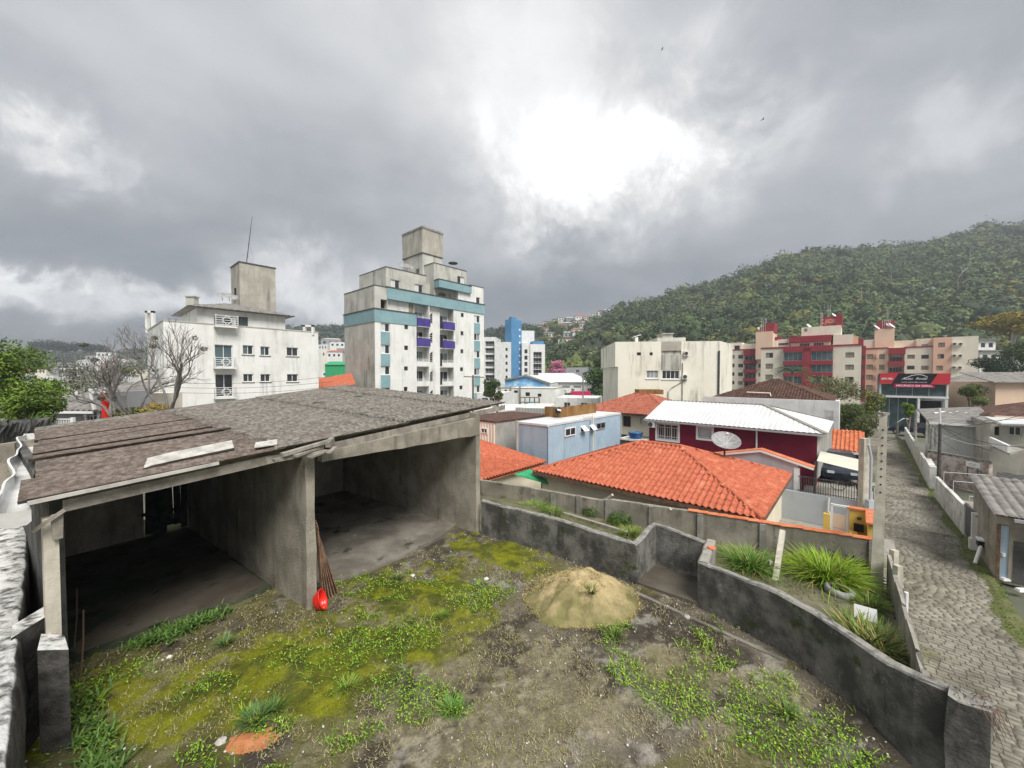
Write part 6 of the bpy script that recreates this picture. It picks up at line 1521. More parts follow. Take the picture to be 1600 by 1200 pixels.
def block_c():
	"""far white building with the blue stair tower"""
	Y0 = 150; fv = Fc(774, Y0, V_); X = lambda x: 700+x*.1875; Yp = lambda y: 480+y*.1875
	t = thing('apartment_tower', D(800, 600, Y0)*1., 'far white building with a tall blue stair tower', 'building'); t.location.z = GZ
	fu = Fc(799, Y0, U)   # blue tower corner
	c = fu.O.copy()
	fw = Fc(799, Y0, V_); fw.O = c.copy()
	zt = fu.z(801, 499); w_ = fu.t(815); dL = abs(fw.t(789))
	m = MB(); fbox(m, fu, 0, w_, GZ, zt, 0, dL); m.build('stair_tower', 'blue_tower', t); m = MB(); fbox(m, fu, w_*.2, w_*.7, zt, zt+1.2, 1, dL*.7); m.build('tower_cap', 'blue_tower', t)
	me = MB(); me.box(0, .8, 0, .06, 0, .8); me = me.mesh('tower_window', 'white_clean')
	for k in range(7): z = fu.z(813, 517)-k*fu.O.y*10.3/FPX; p = fu.pt(w_-1.6, z, -.04); inst('tower_window', me, t, p-worldloc(t), fu.rotz())
	# white wing on the left with balconies
	f2 = Fc(757, 153, (1, -.15)); a1 = f2.t(774); a2 = f2.t(799.5); zt = f2.z(770, 526.5)
	fl = [f2.z(765, 533+10.6*k) for k in range(7)]; hs = [(f2.t(757)+.3, a1-.4, z-2.0, z) for z in fl]
	shell(t, f2, f2.t(754), a1, 12, GZ, zt, hs, 'white_paint', reveal=1.4)
	for a, b, c_, d in hs:
		window(t, f2, (a, b, c_, d), 'three|white_clean|glass', depth=1.3); balcony_rail(t, f2, a, b, c_, c_+1.0, .05, bars=3)
	zt2 = f2.z(787, 535); sm = [(a2-2.2, a2-1.4, f2.z(787, 546+10.7*k)-.7, f2.z(787, 546+10.7*k)+.5) for k in range(6)]
	shell(t, f2, a1, a2, 14, GZ, zt2, sm, 'white_paint', o0=-1.5);
	for r in sm: window(t, f2, r, 'one|frame_dark|glass', depth=.1, off=-1.5)
	# white wing on the right
	f3 = Fc(815, 152, (1, .12)); b0 = f3.t(815.5); b1 = f3.t(828); b2 = f3.t(851); zt3 = f3.z(830, 514)
	m = MB(); fbox(m, f3, b0, f3.t(839), GZ, zt3, 6, 18); m.build('wall', 'white_paint', t)
	sm = [(b0+1., b0+2.2, f3.z(820, 549+9.8*k)-.8, f3.z(820, 549+9.8*k)+.8) for k in range(5)]
	shell(t, f3, b0, b1, 10, GZ, f3.z(820, 536), sm, 'white_paint')
	for r in sm: window(t, f3, r, 'one|frame_dark|glass', depth=.1)
	hs = [(f3.t(833), f3.t(846), f3.z(840, 552+9.2*k)-.0-1.7, f3.z(840, 552+9.2*k)+.5) for k in range(5)]
	shell(t, f3, b1, b2, 12, GZ, f3.z(840, 538), hs, 'white_paint', reveal=1.2, o0=-.6)
	for r in hs: window(t, f3, r, 'three|white_clean|glass', depth=1.1, off=-.6); balcony_rail(t, f3, r[0], r[1], r[2], r[2]+1., -.55, bars=3)
	m = MB(); fbox(m, f3, f3.t(832), f3.t(850), f3.z(840, 538), f3.z(840, 533), .0, 9); m.build('penthouse_wall', 'blue_tower', t)
block_c()
def cream_block():
	"""stained cream block in the middle distance"""
	f = Fc(1040, 45, (1, -.10)); fs = Fc(1123, 45, U)
	Xp = lambda x: 900+x*.1875; Yp = lambda y: 480+y*.1875
	Rr = lambda x0, y0, x1, y1: f.rect(Xp(x0), Yp(y0), Xp(x1), Yp(y1))
	t = thing('cream_block', f.pt(0, GZ), 'blank cream block with dark rain stains and one dark strip window', 'building')
	ta, tb, tc = f.t(961), f.t(Xp(350)), f.t(1123); zt = f.z(1040, 533.5); zs = f.z(963, 573)
	hs = [Rr(506, 376, 540, 402), Rr(612, 376, 638, 402), Rr(588, 528, 684, 592), Rr(718, 528, 862, 598)]
	mz = Rr(708, 395, 876, 1); rec = Rr(709, 362, 874, 396)
	shell(t, f, tb, tc, 13, GZ, zt, hs+[rec], 'cream_stain', reveal=.2)
	m = MB(); fbox(m, f, ta, tb-.0, zs, zt, 0, 13); m.build('overhang', 'cream_stain', t)
	for r, s in zip(hs, ('one|frame_dark|glass', 'one|frame_dark|glass', 'three|white_clean|glass_pale', 'four|white_clean|glass')): window(t, f, r, s, depth=.12)
	for r in hs[2:]:
		m = MB(); fbox(m, f, r[0]-.12, r[1]+.12, r[2]-.12, r[2]-.01, -.08, 0); m.build('sill', 'white_paint', t)
	m = MB(); fbox(m, f, rec[0]+.01, rec[1]-.01, rec[2]+.01, rec[3]-.01, .15, .19); m.build('recess_panel', 'stain_dark', t)
	m = MB(); fbox(m, f, rec[0], rec[1], f.z(1048, 578), rec[2], -.03, .02); m.build('stained_panel', 'stain_dark', t); m = MB(); fbox(m, f, rec[0], rec[1], rec[3], zt, -.03, .02); m.build('stained_panel', 'beige_stain', t)
	# side wall running back along the street
	c = f.pt(tc, 0); fs.O = c; t1 = fs.t(1144); m = MB(); q = [c, c+U*t1, c+U*t1+V_*6, c+V_*6]; m.prism([(p.x, p.y) for p in q], GZ, zt+.02); m.build('side_wing', 'cream_stain', t)
	for x0, y0, x1, y1 in ((1067, 549, 1075, 556), (1065, 585, 1074, 592.5)): ac_unit(t, f, x0, y0, x1, y1)
	m = MB(); x = f.t(1066); m.tube([f.pt(x, zt-2.5, -.08), f.pt(x, GZ, -.08)], .05, 6); m.tube([f.pt(x+.3, f.z(1070, 594), -.08), f.pt(x-1.2, f.z(1058, 606), -.08), f.pt(f.t(1044), f.z(1044, 612), -.08), f.pt(f.t(1043), GZ, -.08)], .04, 6); m.build('drain_pipe', 'concrete_mid', t)
	m = MB(); x = f.t(1122.5); m.tube([f.pt(x, f.z(1122, 548), -.1), f.pt(x, GZ, -.1)], .1, 6); m.build('downpipe', 'frame_dark', t)
	m = MB(); fbox(m, f, f.t(1034), f.t(1080), zt-.1, f.z(1050, 525), 2, 7); m.build('tank_room', 'grey_stain', t); m = MB(); fbox(m, f, f.t(1046), f.t(1063), f.z(1050, 525), f.z(1050, 517.5), 3, 5.5); fbox(m, f, f.t(1044.5), f.t(1064.5), f.z(1050, 517.5), f.z(1050, 516.5), 2.8, 5.7); m.build('tank', 'grey_stain', t)
	m = MB(); a = [f.pt(f.t(1065), zt, 7), f.pt(f.t(1108), zt, 7), f.pt(f.t(1108), zt, 12), f.pt(f.t(1065), zt, 12)]; r0, r1 = f.pt(f.t(1068), f.z(1080, 521), 9.5), f.pt(f.t(1090), f.z(1080, 521.5), 9.5)
	m.face([a[0], a[1], r1, r0]); m.face([a[2], a[3], r0, r1]); m.face([a[1], a[2], r1]); m.face([a[3], a[0], r0]); m.build('blue_roof', 'blue_tower', t)
	m = MB(); fbox(m, f, f.t(997), f.t(1001), zt-.2, f.z(999, 525), 1.5, 2.0); v = f.pt(f.t(999), f.z(999, 523), 1.7); m.hexa([v+Vector(k) for k in ((-.4, -.3, -.15), (.45, -.3, .12), (.45, .3, .12), (-.4, .3, -.15), (-.4, -.3, -.08), (.45, -.3, .2), (.45, .3, .2), (-.4, .3, -.08))]); m.build('roof_vent', 'white_clean', t)
	m = MB(); p = f.pt(f.t(1045), zt, 4); m.tube([p, D(1045, 499, p.y)], .03, 4); m.build('antenna_mast', 'iron', t)
	# terracotta shed at its foot
	t2 = thing('shed', D(1018, 624, 42.5), 'small brown walled rooftop shed at the foot of the stained cream block', 'shed'); t2.location.z = GZ
	f2 = Fc(998, 42.3, (1, -.1)); m = MB(); fbox(m, f2, 0, f2.t(1037), GZ, f2.z(1015, 616), 0, 2.); m.build('wall', 'cream', t2); m = MB(); fbox(m, f2, 0, f2.t(1037), f2.z(1015, 616), f2.z(1015, 609), 0, 2.); m.build('parapet', 'wood_rust', t2)
cream_block()
# ------------------------------------------------------------------ mid-town roofs and sheds
def midtown():
	X = lambda x: 700+x*.1875; Yp = lambda y: 480+y*.1875
	# warehouse with a blue painted gable
	f = Fc(789, 78, (1, -.22)); t1 = f.t(860); ap = f.t(823); t = thing('warehouse', f.pt(0, GZ), 'white warehouse with a sky blue painted gable end', 'warehouse')
	q = [(0, GZ), (t1, GZ), (t1, f.z(860, 600)), (ap, f.z(823, 587.5)), (0, f.z(789, 594))]; m = MB(); m.face([f.pt(a, b) for a, b in q]); m.build('gable', 'blue_mural', t)
	dpt = 30; m = MB()
	for (a, b) in ((q[4], q[3]), (q[3], q[2])):
		d0 = f.inn*dpt; h = Vector((0, 0, .12)); o = f.inn*-.3; p0, p1 = f.pt(*a)+o, f.pt(*b)+o; m.face([p0+h, p1+h, p1+d0+h, p0+d0+h]); m.face([p0+h*0, p1, p1+h, p0+h])
	m.build('roof', 'roof_white', t)
	m = MB(); m.face([f.pt(*q[1]), f.pt(*q[2]), f.pt(*q[2], dpt), f.pt(*q[1], dpt)]); m.face([f.pt(*q[0]), f.pt(*q[4]), f.pt(*q[4], dpt), f.pt(*q[0], dpt)]); m.build('side_wall', 'white_paint', t)
	m = MB(); m.bar(f.pt(ap, q[3][1]+.1, -.35), f.pt(0, q[4][1]+.1, -.35), .1, .3); m.bar(f.pt(ap, q[3][1]+.1, -.35), f.pt(t1, q[2][1]+.1, -.35), .1, .3); m.build('verge_board', 'concrete_mid', t)
	# long white hall
	f = Fc(845, 92, (1, -.05)); t1 = f.t(924); t = thing('hall', f.pt(0, GZ), 'long low white hall with a band of windows under a white sheet roof', 'hall'); ze = f.z(880, 597)
	hs = [(f.t(861+i*17.5), f.t(861+i*17.5+12), f.z(880, 607), f.z(880, 602.5)) for i in range(3)]; shell(t, f, 0, t1, 22, GZ, ze, hs, 'white_paint', roof=False)
	for r in hs: window(t, f, r, 'four|white_clean|glass_pale', depth=.1)
	m = MB(); a, b = f.pt(-.4, ze, -.6), f.pt(t1+.4, ze, -.6); r0, r1 = f.pt(-.4, f.z(870, 586.5)+.6, 12), f.pt(t1-3, f.z(870, 586.5)+.6, 12); m.face([a, b, r1, r0]); m.face([f.pt(-.4, ze, 24), f.pt(t1+.4, ze, 24), r1, r0]); m.face([b, r1, f.pt(t1+.4, ze, 24)]); m.build('roof', 'roof_white', t)
	# two-storey white block with piers
	f = Fc(782, 66, (1, -.32)); t1 = f.t(867); t = thing('white_block', f.pt(0, GZ), 'stained white two storey block with upright piers in front of the blue gable', 'building'); zt = f.z(825, 607); hs = [f.rect(788+0, 609, 792, 614), f.rect(803, 610, 809, 614), f.rect(821, 613, 828, 619), f.rect(840, 615, 846, 620)]
	shell(t, f, 0, t1, 9, GZ, (zt+.0), hs, 'white_stain', reveal=.2)
	for r in hs: window(t, f, r, 'one|frame_dark|glass', depth=.12)
	for px in (798, 812.5): m = MB(); fbox(m, f, f.t(px)-.15, f.t(px)+.15, GZ, zt+.3, -.15, 0); m.build('pier', 'concrete_mid', t)
	cap_strip(t, f, 0, t1, zt, 0, 9, 'concrete_mid')
	# tank in a steel cage
	p = D(828, 634, 50); t = thing('tank_stand', (p.x, p.y, GZ), 'steel cage around a pale teal water tank on a white roof', 'tank stand'); m = MB(); w_ = 1.25; z0, z1 = D(828, 637, 50).z, D(828, 621.5, 50).z
	for i in range(5):
		x = p.x-w_+2*w_*i/4
		for y in (p.y, p.y+1.4): m.box(x-.04, x+.04, y-.04, y+.04, z0, z1)
	for z in (z0, (z0+z1)/2, z1):
		for y in (p.y, p.y+1.4): m.box(p.x-w_, p.x+w_, y-.03, y+.03, z-.03, z+.03)
	m.build('cage', 'iron', t); m = MB(); m.lathe((p.x+.1, p.y+.7, z0), [(0, 0), (.55, 0), (.6, .6), (.45, .72), (0, .8)], 14); m.build('tank', 'teal_tank', t)
	m = MB(); m.box(p.x-1.6, p.x+1.6, p.y-.2, p.y+2, GZ, z0-.03); m.build('roof_block', 'white_stain', t)
	# stack of white parapets and a ribbed grey roof front
	for nm, lab, cat, px0, px1, Y, yt, dep, mat in (('white_house', 'low white flat roofed house behind the grey container, with pipes on its roof', 'house', 740, 805, 42, 640, 8, 'white_stain'), ('white_house', 'white house wall with a grey ribbed roof front beside the tank stand', 'house', 805, 852, 40, 637, 6, 'white_stain'),
								   ('white_house', 'small white annex under the tower tree at the shed roof corner', 'house', 745, 782, 54, 614, 6, 'white_paint'), ('white_house', 'bright white low roof between the hall and the red roofed cream house', 'house', 868, 935, 60, 622, 8, 'white_paint'), ('grey_hall', 'long low grey hall at the foot of the wooded slope beside the pink tree', 'hall', 884, 964, 122, 574, 14, 'grey_house'), ('white_house', 'narrow white house under the blue stair tower', 'house', 782, 800, 84, 600, 8, 'white_stain')):
		f = Fc(px0, Y, (1, -.3)); t = thing(nm, f.pt(0, GZ), lab, cat); z1 = f.z((px0+px1)/2, yt); w_ = f.t(px1)
		hs = [(w_*.2, w_*.2+1.0, z1-1.7, z1-.7), (w_*.6, w_*.6+1.0, z1-1.7, z1-.7)]; shell(t, f, 0, w_, dep, GZ, z1, hs, mat)
		for r in hs: window(t, f, r, 'two|white_clean|glass', depth=.1)
		if 'pipes' in lab:
			m = MB()
			for k in range(4): q = f.pt(w_*.5+.35*k, z1, .4); m.tube([q-Vector((0, 0, .3)), q+Vector((0, 0, .5))], .06, 6)
			m.build('vent_pipe', 'concrete_mid', t)
		if 'ribbed' in lab:
			m = MB(); corrugated(m, f.pt(.1, 0, -.05), f.pt(w_, 0, -.05), z1-.9, z1-.05, -f.inn, .3, .05); m.build('ribbed_front', 'grey_panel', t)
	# pink hoarding, street poles with wires
	f = Fc(892, 74, (1, -.1)); t = thing('hoarding', f.pt(0, GZ), 'bright pink hoarding in front of the long white hall', 'hoarding'); m = MB(); fbox(m, f, 0, f.t(923), f.z(905, 619), f.z(905, 611.5), 0, .5); m.build('board', 'sign_pink', t); m = MB(); fbox(m, f, 0, f.t(923), GZ, f.z(905, 619), 0.05, .4); m.build('base', 'frame_dark', t)
	for px, py, Y, lab in ((911, 586, 62, 'thin grey street pole in front of the long white hall'), (739, 586, 50, 'dark street pole with a cross arm below the white tower'), (777, 628, 38, 'short dark post beside the shed roof corner')):
		p = D(px, py, Y); t = thing('street_pole', (p.x, p.y, GZ), lab, 'pole'); m = MB(); m.tube([(p.x, p.y, GZ), p], [.14, .1], 8); m.build('shaft', 'concrete_mid' if px > 900 else 'iron', t)
		if px < 900 and Y > 40: m = MB(); m.bar(p+Vector((-1.2, 0, -.2)), p+Vector((1.4, .3, -.3)), .1, .12); m.build('cross_arm', 'wood_brown', t)
	# orange roof glimpse left of the tower, and the green shed behind
	f = Fc(500, 47, (1, .5)); t = thing('tiled_house', f.pt(0, GZ), 'orange tiled roof glimpsed between the white block and the tower', 'house'); w_ = f.t(541); z = f.z(520, 600); m = MB(); a, b = f.pt(-.5, z-.9, -1), f.pt(w_+1, z+.0, -1); m.face([a, b, f.pt(w_+1, z+1.4, 5), f.pt(-.5, z+.6, 5)]); m.build('roof', 'tile_orange', t); m = MB(); fbox(m, f, 0, w_, GZ, z-.9, 0, 5); m.build('wall', 'cream', t)
	f = Fc(508, 105, (1, .05)); t = thing('green_hall', f.pt(0, GZ), 'green sheeted hall seen between the white block and the tower', 'hall'); m = MB(); w_ = f.t(542); fbox(m, f, 0, w_, GZ, f.z(525, 570), 0, 8); m.build('wall', 'green_sheet', t); m = MB(); m.face([f.pt(-.3, f.z(525, 570), -.3), f.pt(w_, f.z(525, 570), -.3), f.pt(w_, f.z(525, 564), 4), f.pt(-.3, f.z(525, 564), 4)]); m.build('roof', 'green_sheet', t)
midtown()
# ------------------------------------------------------------------ small houses on the slopes and in the far town
def slope_houses():
	g = random.Random(21); k = 0
	spots = [(848, 506), (862, 503), (872, 500), (885, 498), (899, 496), (912, 497), (925, 494), (856, 513), (868, 511), (879, 508), (893, 505), (906, 504), (919, 501), (845, 517), (861, 520), (874, 518), (888, 513), (901, 511), (838, 511), (851, 524), (866, 529), (880, 526), (934, 491), (945, 488), (895, 520), (872, 535), (857, 533)]
	names = ('white', 'pale grey', 'cream', 'red roofed', 'brown roofed')
	for px, py in spots:
		# stand the house where the sight line meets the hillside
		Y = foot(px)
		while Y < ridge(px) and D(px, py+5, Y).z > hillz(np.array(float(px)), np.array(float(Y))): Y += 2
		p = D(px, py+4, Y); w_ = g.uniform(8, 13); h = g.uniform(4, 6.5); kind = g.randrange(5)
		wallm = ('white_paint', 'grey_house', 'cream_pale', 'white_paint', 'cream_pale')[kind]; roofm = ('fibre_grey', 'fibre_pale', 'tile_brown', 'tile_red', 'tile_brown')[kind]
		t = thing('hillside_house', p, 'small %s house among trees on the far hillside left of the wooded slope' % names[kind], 'house', 'houses on the far hillside')
		f = Fc(px, p.y, (1, g.uniform(-.3, .3))); hs = [(w_*(.15+.28*i), w_*(.15+.28*i)+1.6, p.z+h*.45, p.z+h*.75) for i in range(3)]
		f.O = Vector((p.x, p.y, 0)); shell(t, f, 0, w_, 7, p.z-6, p.z+h, hs, wallm, roof=False)
		for r in hs: window(t, f, r, 'one|white_clean|glass', depth=.1)
		A = f.pt(0, 0); m = MB(); c, r0, r1, _ = hip(A, f.d, f.inn, w_, 7, p.z+h, 1.6, .5, 2.5, 2.5); hip_deck(m, c, r0, r1, 1, 1); m.build('roof', roofm, t)
	# isolated houses on the wooded hill
	for px, py, col, lab in ((1273, 427, 'white_clean', 'white house roof high on the wooded hill, left one of the pair'), (1320, 433, 'white_paint', 'white house high on the wooded hill, right one of the pair'), (1462, 463, 'teal', 'pale teal roofed house among the trees on the right hillside'), (1580, 402, 'white_paint', 'tiny white house near the hilltop at the right edge')):
		Y = foot(px)
		while Y < ridge(px) and D(px, py, Y).z > hillz(np.array(float(px)), np.array(float(Y))): Y += 1.5
		p = D(px, py, Y-3); t = thing('hillside_house', p, lab, 'house'); f = Fc(px, p.y, (1, -.1)); f.O = Vector((p.x-4, p.y, 0)); m = MB(); fbox(m, f, 0, 8, p.z-4, p.z+4.5, 0, 6); m.build('wall', 'white_paint', t); m = MB(); c, r0, r1, _ = hip(f.pt(0, 0), f.d, f.inn, 8, 6, p.z+4.5, 1.8, .5, 2, 2); hip_deck(m, c, r0, r1, 1, 1); m.build('roof', col, t)
	# far town on the left and behind the tower
	spots = [(30, 585, 300), (62, 580, 260), (75, 590, 210), (90, 572, 330), (108, 578, 300), (120, 590, 200), (133, 567, 300), (145, 558, 300), (160, 553, 300), (165, 571, 230), (178, 563, 290), (190, 575, 210), (200, 590, 170), (214, 580, 190), (505, 541, 340), (516, 533, 340), (527, 537, 330), (511, 551, 300), (522, 553, 290), (533, 548, 310), (516, 583, 170), (528, 586, 160), (505, 588, 190), (537, 580, 190), (110, 600, 120), (180, 603, 120), (150, 610, 100), (205, 612, 110), (40, 600, 150)]
	for i, (px, py, Y) in enumerate(spots):
		p = D(px, py, Y); p.z = min(p.z, D(px, py, Y).z); w_ = Y*g.uniform(.022, .05); h = Y*g.uniform(.012, .022); z1 = p.z+h*.3
		t = thing('town_house', (p.x, p.y, GZ), 'small %s building in the far town beyond the bare trees' % ('white', 'cream', 'bright white', 'grey')[i % 4] if px < 300 else 'small %s building in the gap between the white block and the tower' % ('white', 'cream', 'bright white', 'grey')[i % 4], 'building', 'far town buildings on the left' if px < 300 else 'buildings in the gap')
		f = Fc(px, Y, (1, g.uniform(-.3, .3))); f.O = Vector((p.x-w_/2, p.y, 0)); n = 3; hs = [(w_*(.1+.3*j), w_*(.1+.3*j)+w_*.14, z1-h*.7, z1-h*.3) for j in range(n)]
		shell(t, f, 0, w_, w_*.7, GZ-1, z1, hs, ('white_paint', 'cream_pale', 'white_paint', 'grey_house')[i % 4])
		for r in hs: window(t, f, r, 'one|white_clean|glass', depth=.1)
		if i % 3 == 0:
			m = MB(); c, r0, r1, _ = hip(f.pt(0, 0), f.d, f.inn, w_, w_*.7, z1, h*.3, .3, w_*.2, w_*.2); hip_deck(m, c, r0, r1, 1, 1); m.build('roof', ('tile_red', 'fibre_grey', 'fibre_pale')[i//3 % 3], t)
slope_houses()
# ================================================================== RED AND CREAM COMPLEX
def text_mesh(s, size, mat, name='lettering', extrude=.01, shear=0., bold=False):
	cu = bpy.data.curves.new('lettering_curve', 'FONT'); cu.body = s; cu.size = size; cu.extrude = extrude; cu.align_x = 'CENTER'; cu.align_y = 'CENTER'; cu.shear = shear
	if bold: cu.offset = size*.025
	o = bpy.data.objects.new('lettering_curve', cu); COL.objects.link(o); dg = bpy.context.evaluated_depsgraph_get(); me = bpy.data.meshes.new_from_object(o.evaluated_get(dg)); bpy.data.objects.remove(o); bpy.data.curves.remove(cu)
	me.materials.clear(); me.materials.append(MT[mat]); me.name = name; return me
def put_text(th, fc, s, tc, zc, size, mat, off, width=None, shear=0., bold=False, name='lettering'):
	me = text_mesh(s, size, mat, name, shear=shear, bold=bold); xs = [v.co.x for v in me.vertices]; k = 1 if not width else width/(max(xs)-min(xs))
	p = fc.pt(tc, zc, off)-worldloc(th); o = inst(name, me, th, p, rot=(math.pi/2, 0, fc.rotz()), scale=(k, 1, 1)); return o
def complex_():
	X5 = lambda x: 1120+x*.1875; Y5 = lambda y: 470+y*.1875; X6 = lambda x: 1320+x*.175; Y6 = lambda y: 480+y*.175
	t = thing('apartment_complex', D(1260, 640, 97), 'wide cream, peach and dark red apartment complex below the wooded hill', 'building'); t.location.z = GZ
	# --- central front
	f = Fc(1260, 94, -V_); R5 = lambda a, b, c, d: f.rect(X5(a), Y5(b), X5(c), Y5(d))
	t0, t1 = f.t(X5(365)), f.t(X5(1200)); ta, tb = f.t(X5(555)), f.t(X5(965)); zt = f.z(1260, Y5(388)); H = 96*.1875*94/FPX
	def ladder(r, n=4): return [(r[0], r[1], r[2]-H*k, r[3]-H*k) for k in range(n)]
	wl = ladder(R5(405, 433, 466, 475))+ladder(R5(518, 433, 556, 473)); wr = ladder(R5(1068, 430, 1140, 473))+ladder(R5(966, 430, 1008, 473))
	wl2 = [r for r in wl if r[1] < ta-.05]; wr2 = [r for r in wr if r[0] > tb+.05]
	shell(t, f, t0, ta, 12, GZ, zt, wl2, 'cream_pale', 'peach', roof=False); shell(t, f, tb, t1, 12, GZ, zt, wr2, 'cream_pale', 'peach', roof=False)
	for i, r in enumerate(wl2+wr2): window(t, f, r, 'two|frame_dark|shutter' if i % 3 else 'two|frame_dark|shutter,glass', depth=.1)
	for a, b in ((X5(505), X5(553)), (X5(968), X5(1015))):
		m = MB(); fbox(m, f, f.t(a), f.t(b), GZ, zt-.3, -.02, .0) if False else None
	for a, b in ((t0, ta), (tb, t1)): m = MB(); fbox(m, f, a-.1, b+.1, zt, zt+.35, -.15, 12); m.build('roof_edge', 'red_paint', t)
	o = -1.2
	tm0, tm1 = f.t(X5(715)), f.t(X5(782)); m = MB(); fbox(m, f, tm0, tm1, GZ, zt-.2, o, .8); m.build('red_pillar', 'red_paint', t)
	m = MB(); fbox(m, f, ta, tb, f.z(1260, Y5(425)), f.z(1260, Y5(378)), o, 11); m.build('red_band', 'red_paint', t)
	for k in range(4):
		zb0, zb1 = f.z(1260, Y5(535))-H*k, f.z(1260, Y5(500))-H*k
		for a, b in ((ta, tm0), (tm1, tb)):
			m = MB(); fbox(m, f, a, b, zb0, zb1, o+.05, .5); m.build('red_band', 'red_paint', t)
			r = (a+.1, b-.05, zb1+.02, f.z(1260, Y5(428))-H*k); window(t, f, r, 'four|alu|glass_teal' if (k, a) != (0, tm1) else 'four|alu|glass_teal', depth=-.75, name='glazed_balcony')
	m = MB(); fbox(m, f, ta+.1, tb-.1, GZ, zt-.3, .55, 11); m.build('wall', 'cream_pale', t)
	# upper red parapet and penthouse
	m = MB(); fbox(m, f, f.t(X5(588)), f.t(X5(945)), f.z(1260, Y5(338)), f.z(1260, Y5(288)), 1.5, 9); m.build('red_band', 'red_paint', t)
	r = R5(600, 340, 940, 385); shell(t, f, r[0], r[1], 7, zt-.2, r[3]+.02, [(f.t(X5(675)), f.t(X5(760)), r[2]-.1, r[3]-.15), (f.t(X5(795)), f.t(X5(880)), r[2]-.1, r[3]-.15)], 'cream_pale', o0=2.2, roof=False, name='penthouse_wall')
	for a, b in ((675, 760), (795, 880)): window(t, f, (f.t(X5(a)), f.t(X5(b)), r[2]-.1, r[3]-.15), 'four|white_clean|glass', depth=.1, off=2.2)
	m = MB(); fbox(m, f, f.t(X5(960)), f.t(X5(1125)), zt-.2, f.z(1260, Y5(292)), 2, 9); m.build('penthouse_wall', 'cream_pale', t); m = MB(); fbox(m, f, f.t(X5(1125)), f.t(X5(1172)), zt-.2, f.z(1340, Y5(290)), 2.2, 9); m.build('penthouse_wall', 'peach', t); m = MB(); fbox(m, f, f.t(X5(1172)), f.t(X5(1216)), zt-.2, f.z(1340, Y5(312)), 2.4, 9); m.build('penthouse_wall', 'red_paint', t)
	m = MB(); fbox(m, f, f.t(X5(490)), f.t(X5(590)), zt-.2, f.z(1220, Y5(316)), 2.5, 9); m.build('penthouse_wall', 'cream_pale', t)
	m = MB(); fbox(m, f, f.t(X5(500)), f.t(X5(580)), f.z(1220, Y5(362)), f.z(1220, Y5(348)), 2.4, 2.6); m.build('strip_window', 'glass', t)
	rz = R5(686, 203, 1025, 285); m = MB(); fbox(m, f, rz[0], rz[1], f.z(1260, Y5(288)), rz[3], 3, 9); m.build('tank_room', 'cream_pale', t)
	r = R5(712, 222, 736, 247); window(t, f, r, 'two|frame_dark|glass', depth=-.03, off=3)
	rs = R5(848, 118, 988, 198); m = MB(); fbox(m, f, rs[0], rs[1], rz[3]-.2, rs[3], 4, 8); m.build('sign_tower', 'red_paint', t); m = MB(); a = R5(978, 95, 1032, 198); fbox(m, f, a[0], a[1], rz[3]-.2, a[3], 3.6, 8.2); m.build('sign_tower', 'red_paint', t)
	put_text(t, f, 'C. JARDINS', (rs[0]+rs[1])/2, rs[3]-1.1, 1.5, 'sign_peach', 3.95, width=(rs[1]-rs[0])*.88, bold=True)
	m = MB()
	for px in (848, 858): x = f.t(X5(px)); m.tube([f.pt(x, rz[3], 3.8), f.pt(x, rs[3]+1.2, 3.8)], .05, 4)
	for px in (905, 925): x = f.t(X5(px)); m.tube([f.pt(x, rs[3], 5), f.pt(x, rs[3]+3, 5)], .04, 4)
	m.build('ladder', 'iron_white', t); small_dish(t, f.pt(f.t(X5(955)), rs[3]+.2, 5), .8); small_dish(t, f.pt(f.t(X5(740)), rz[3]+.3, 5), .8)
	# --- left wing, further back
	f = Fc(1165, 118, -V_); H2 = 73*.1875*118/FPX; R5b = lambda a, b, c, d: f.rect(X5(a), Y5(b), X5(c), Y5(d)); zt = f.z(1165, Y5(410)); l0, l1 = f.t(X5(60)), f.t(X5(372))
	base = [R5b(122, 452, 146, 482), R5b(176, 452, 217, 482), R5b(346, 452, 363, 482)]; hs = [(a, b, c-H2*k, d-H2*k) for a, b, c, d in base for k in range(5)]; bay = (f.t(X5(228)), f.t(X5(325)))
	shell(t, f, l0, l1, 12, GZ, zt, hs+[(bay[0], bay[1], GZ+1, f.z(1165, Y5(458)))], 'cream_pale', reveal=.5, roof=True)
	for i, r in enumerate(hs): window(t, f, r, 'two|frame_dark|glass' if i % 4 else 'two|frame_dark|shutter', depth=.12)
	m = MB(); fbox(m, f, l0-.1, l1, zt, zt+.3, -.12, .3); m.build('roof_edge', 'red_paint', t)
	m = MB(); fbox(m, f, bay[0]-.1, bay[1]+.1, f.z(1165, Y5(458)), f.z(1165, Y5(403)), -1., .1); m.build('red_band', 'red_paint', t)
	for k in range(4): m = MB(); z = f.z(1165, Y5(525))-H2*k; fbox(m, f, bay[0]-.1, bay[1]+.1, z, z+.95, -1., -.0); m.build('balcony_front', 'red_paint', t); window(t, f, (bay[0]+.1, bay[1]-.1, z+.9, z+H2-.3), 'three|white_clean|glass', depth=.45)
	m = MB(); r = R5b(330, 262, 470, 400); fbox(m, f, r[0], r[1], zt-3, r[3], -2, 6); m.build('tank_tower', 'peach_pale', t)
	r2 = R5b(375, 222, 412, 260); r3 = R5b(410, 185, 476, 260); m = MB(); fbox(m, f, r2[0]-.5, r2[1]+.3, r[3]-.2, r2[3], -1, 5); fbox(m, f, r3[0], r3[1], r[3]-.2, r3[3], -1.3, 5.2); m.build('red_tower', 'red_paint', t)
	m = MB()
	for px in (375, 390, 405, 412): x = f.t(X5(px)); m.tube([f.pt(x, r[3], -1.2), f.pt(x, r2[3]+2.6, -1.2)], .05, 4)
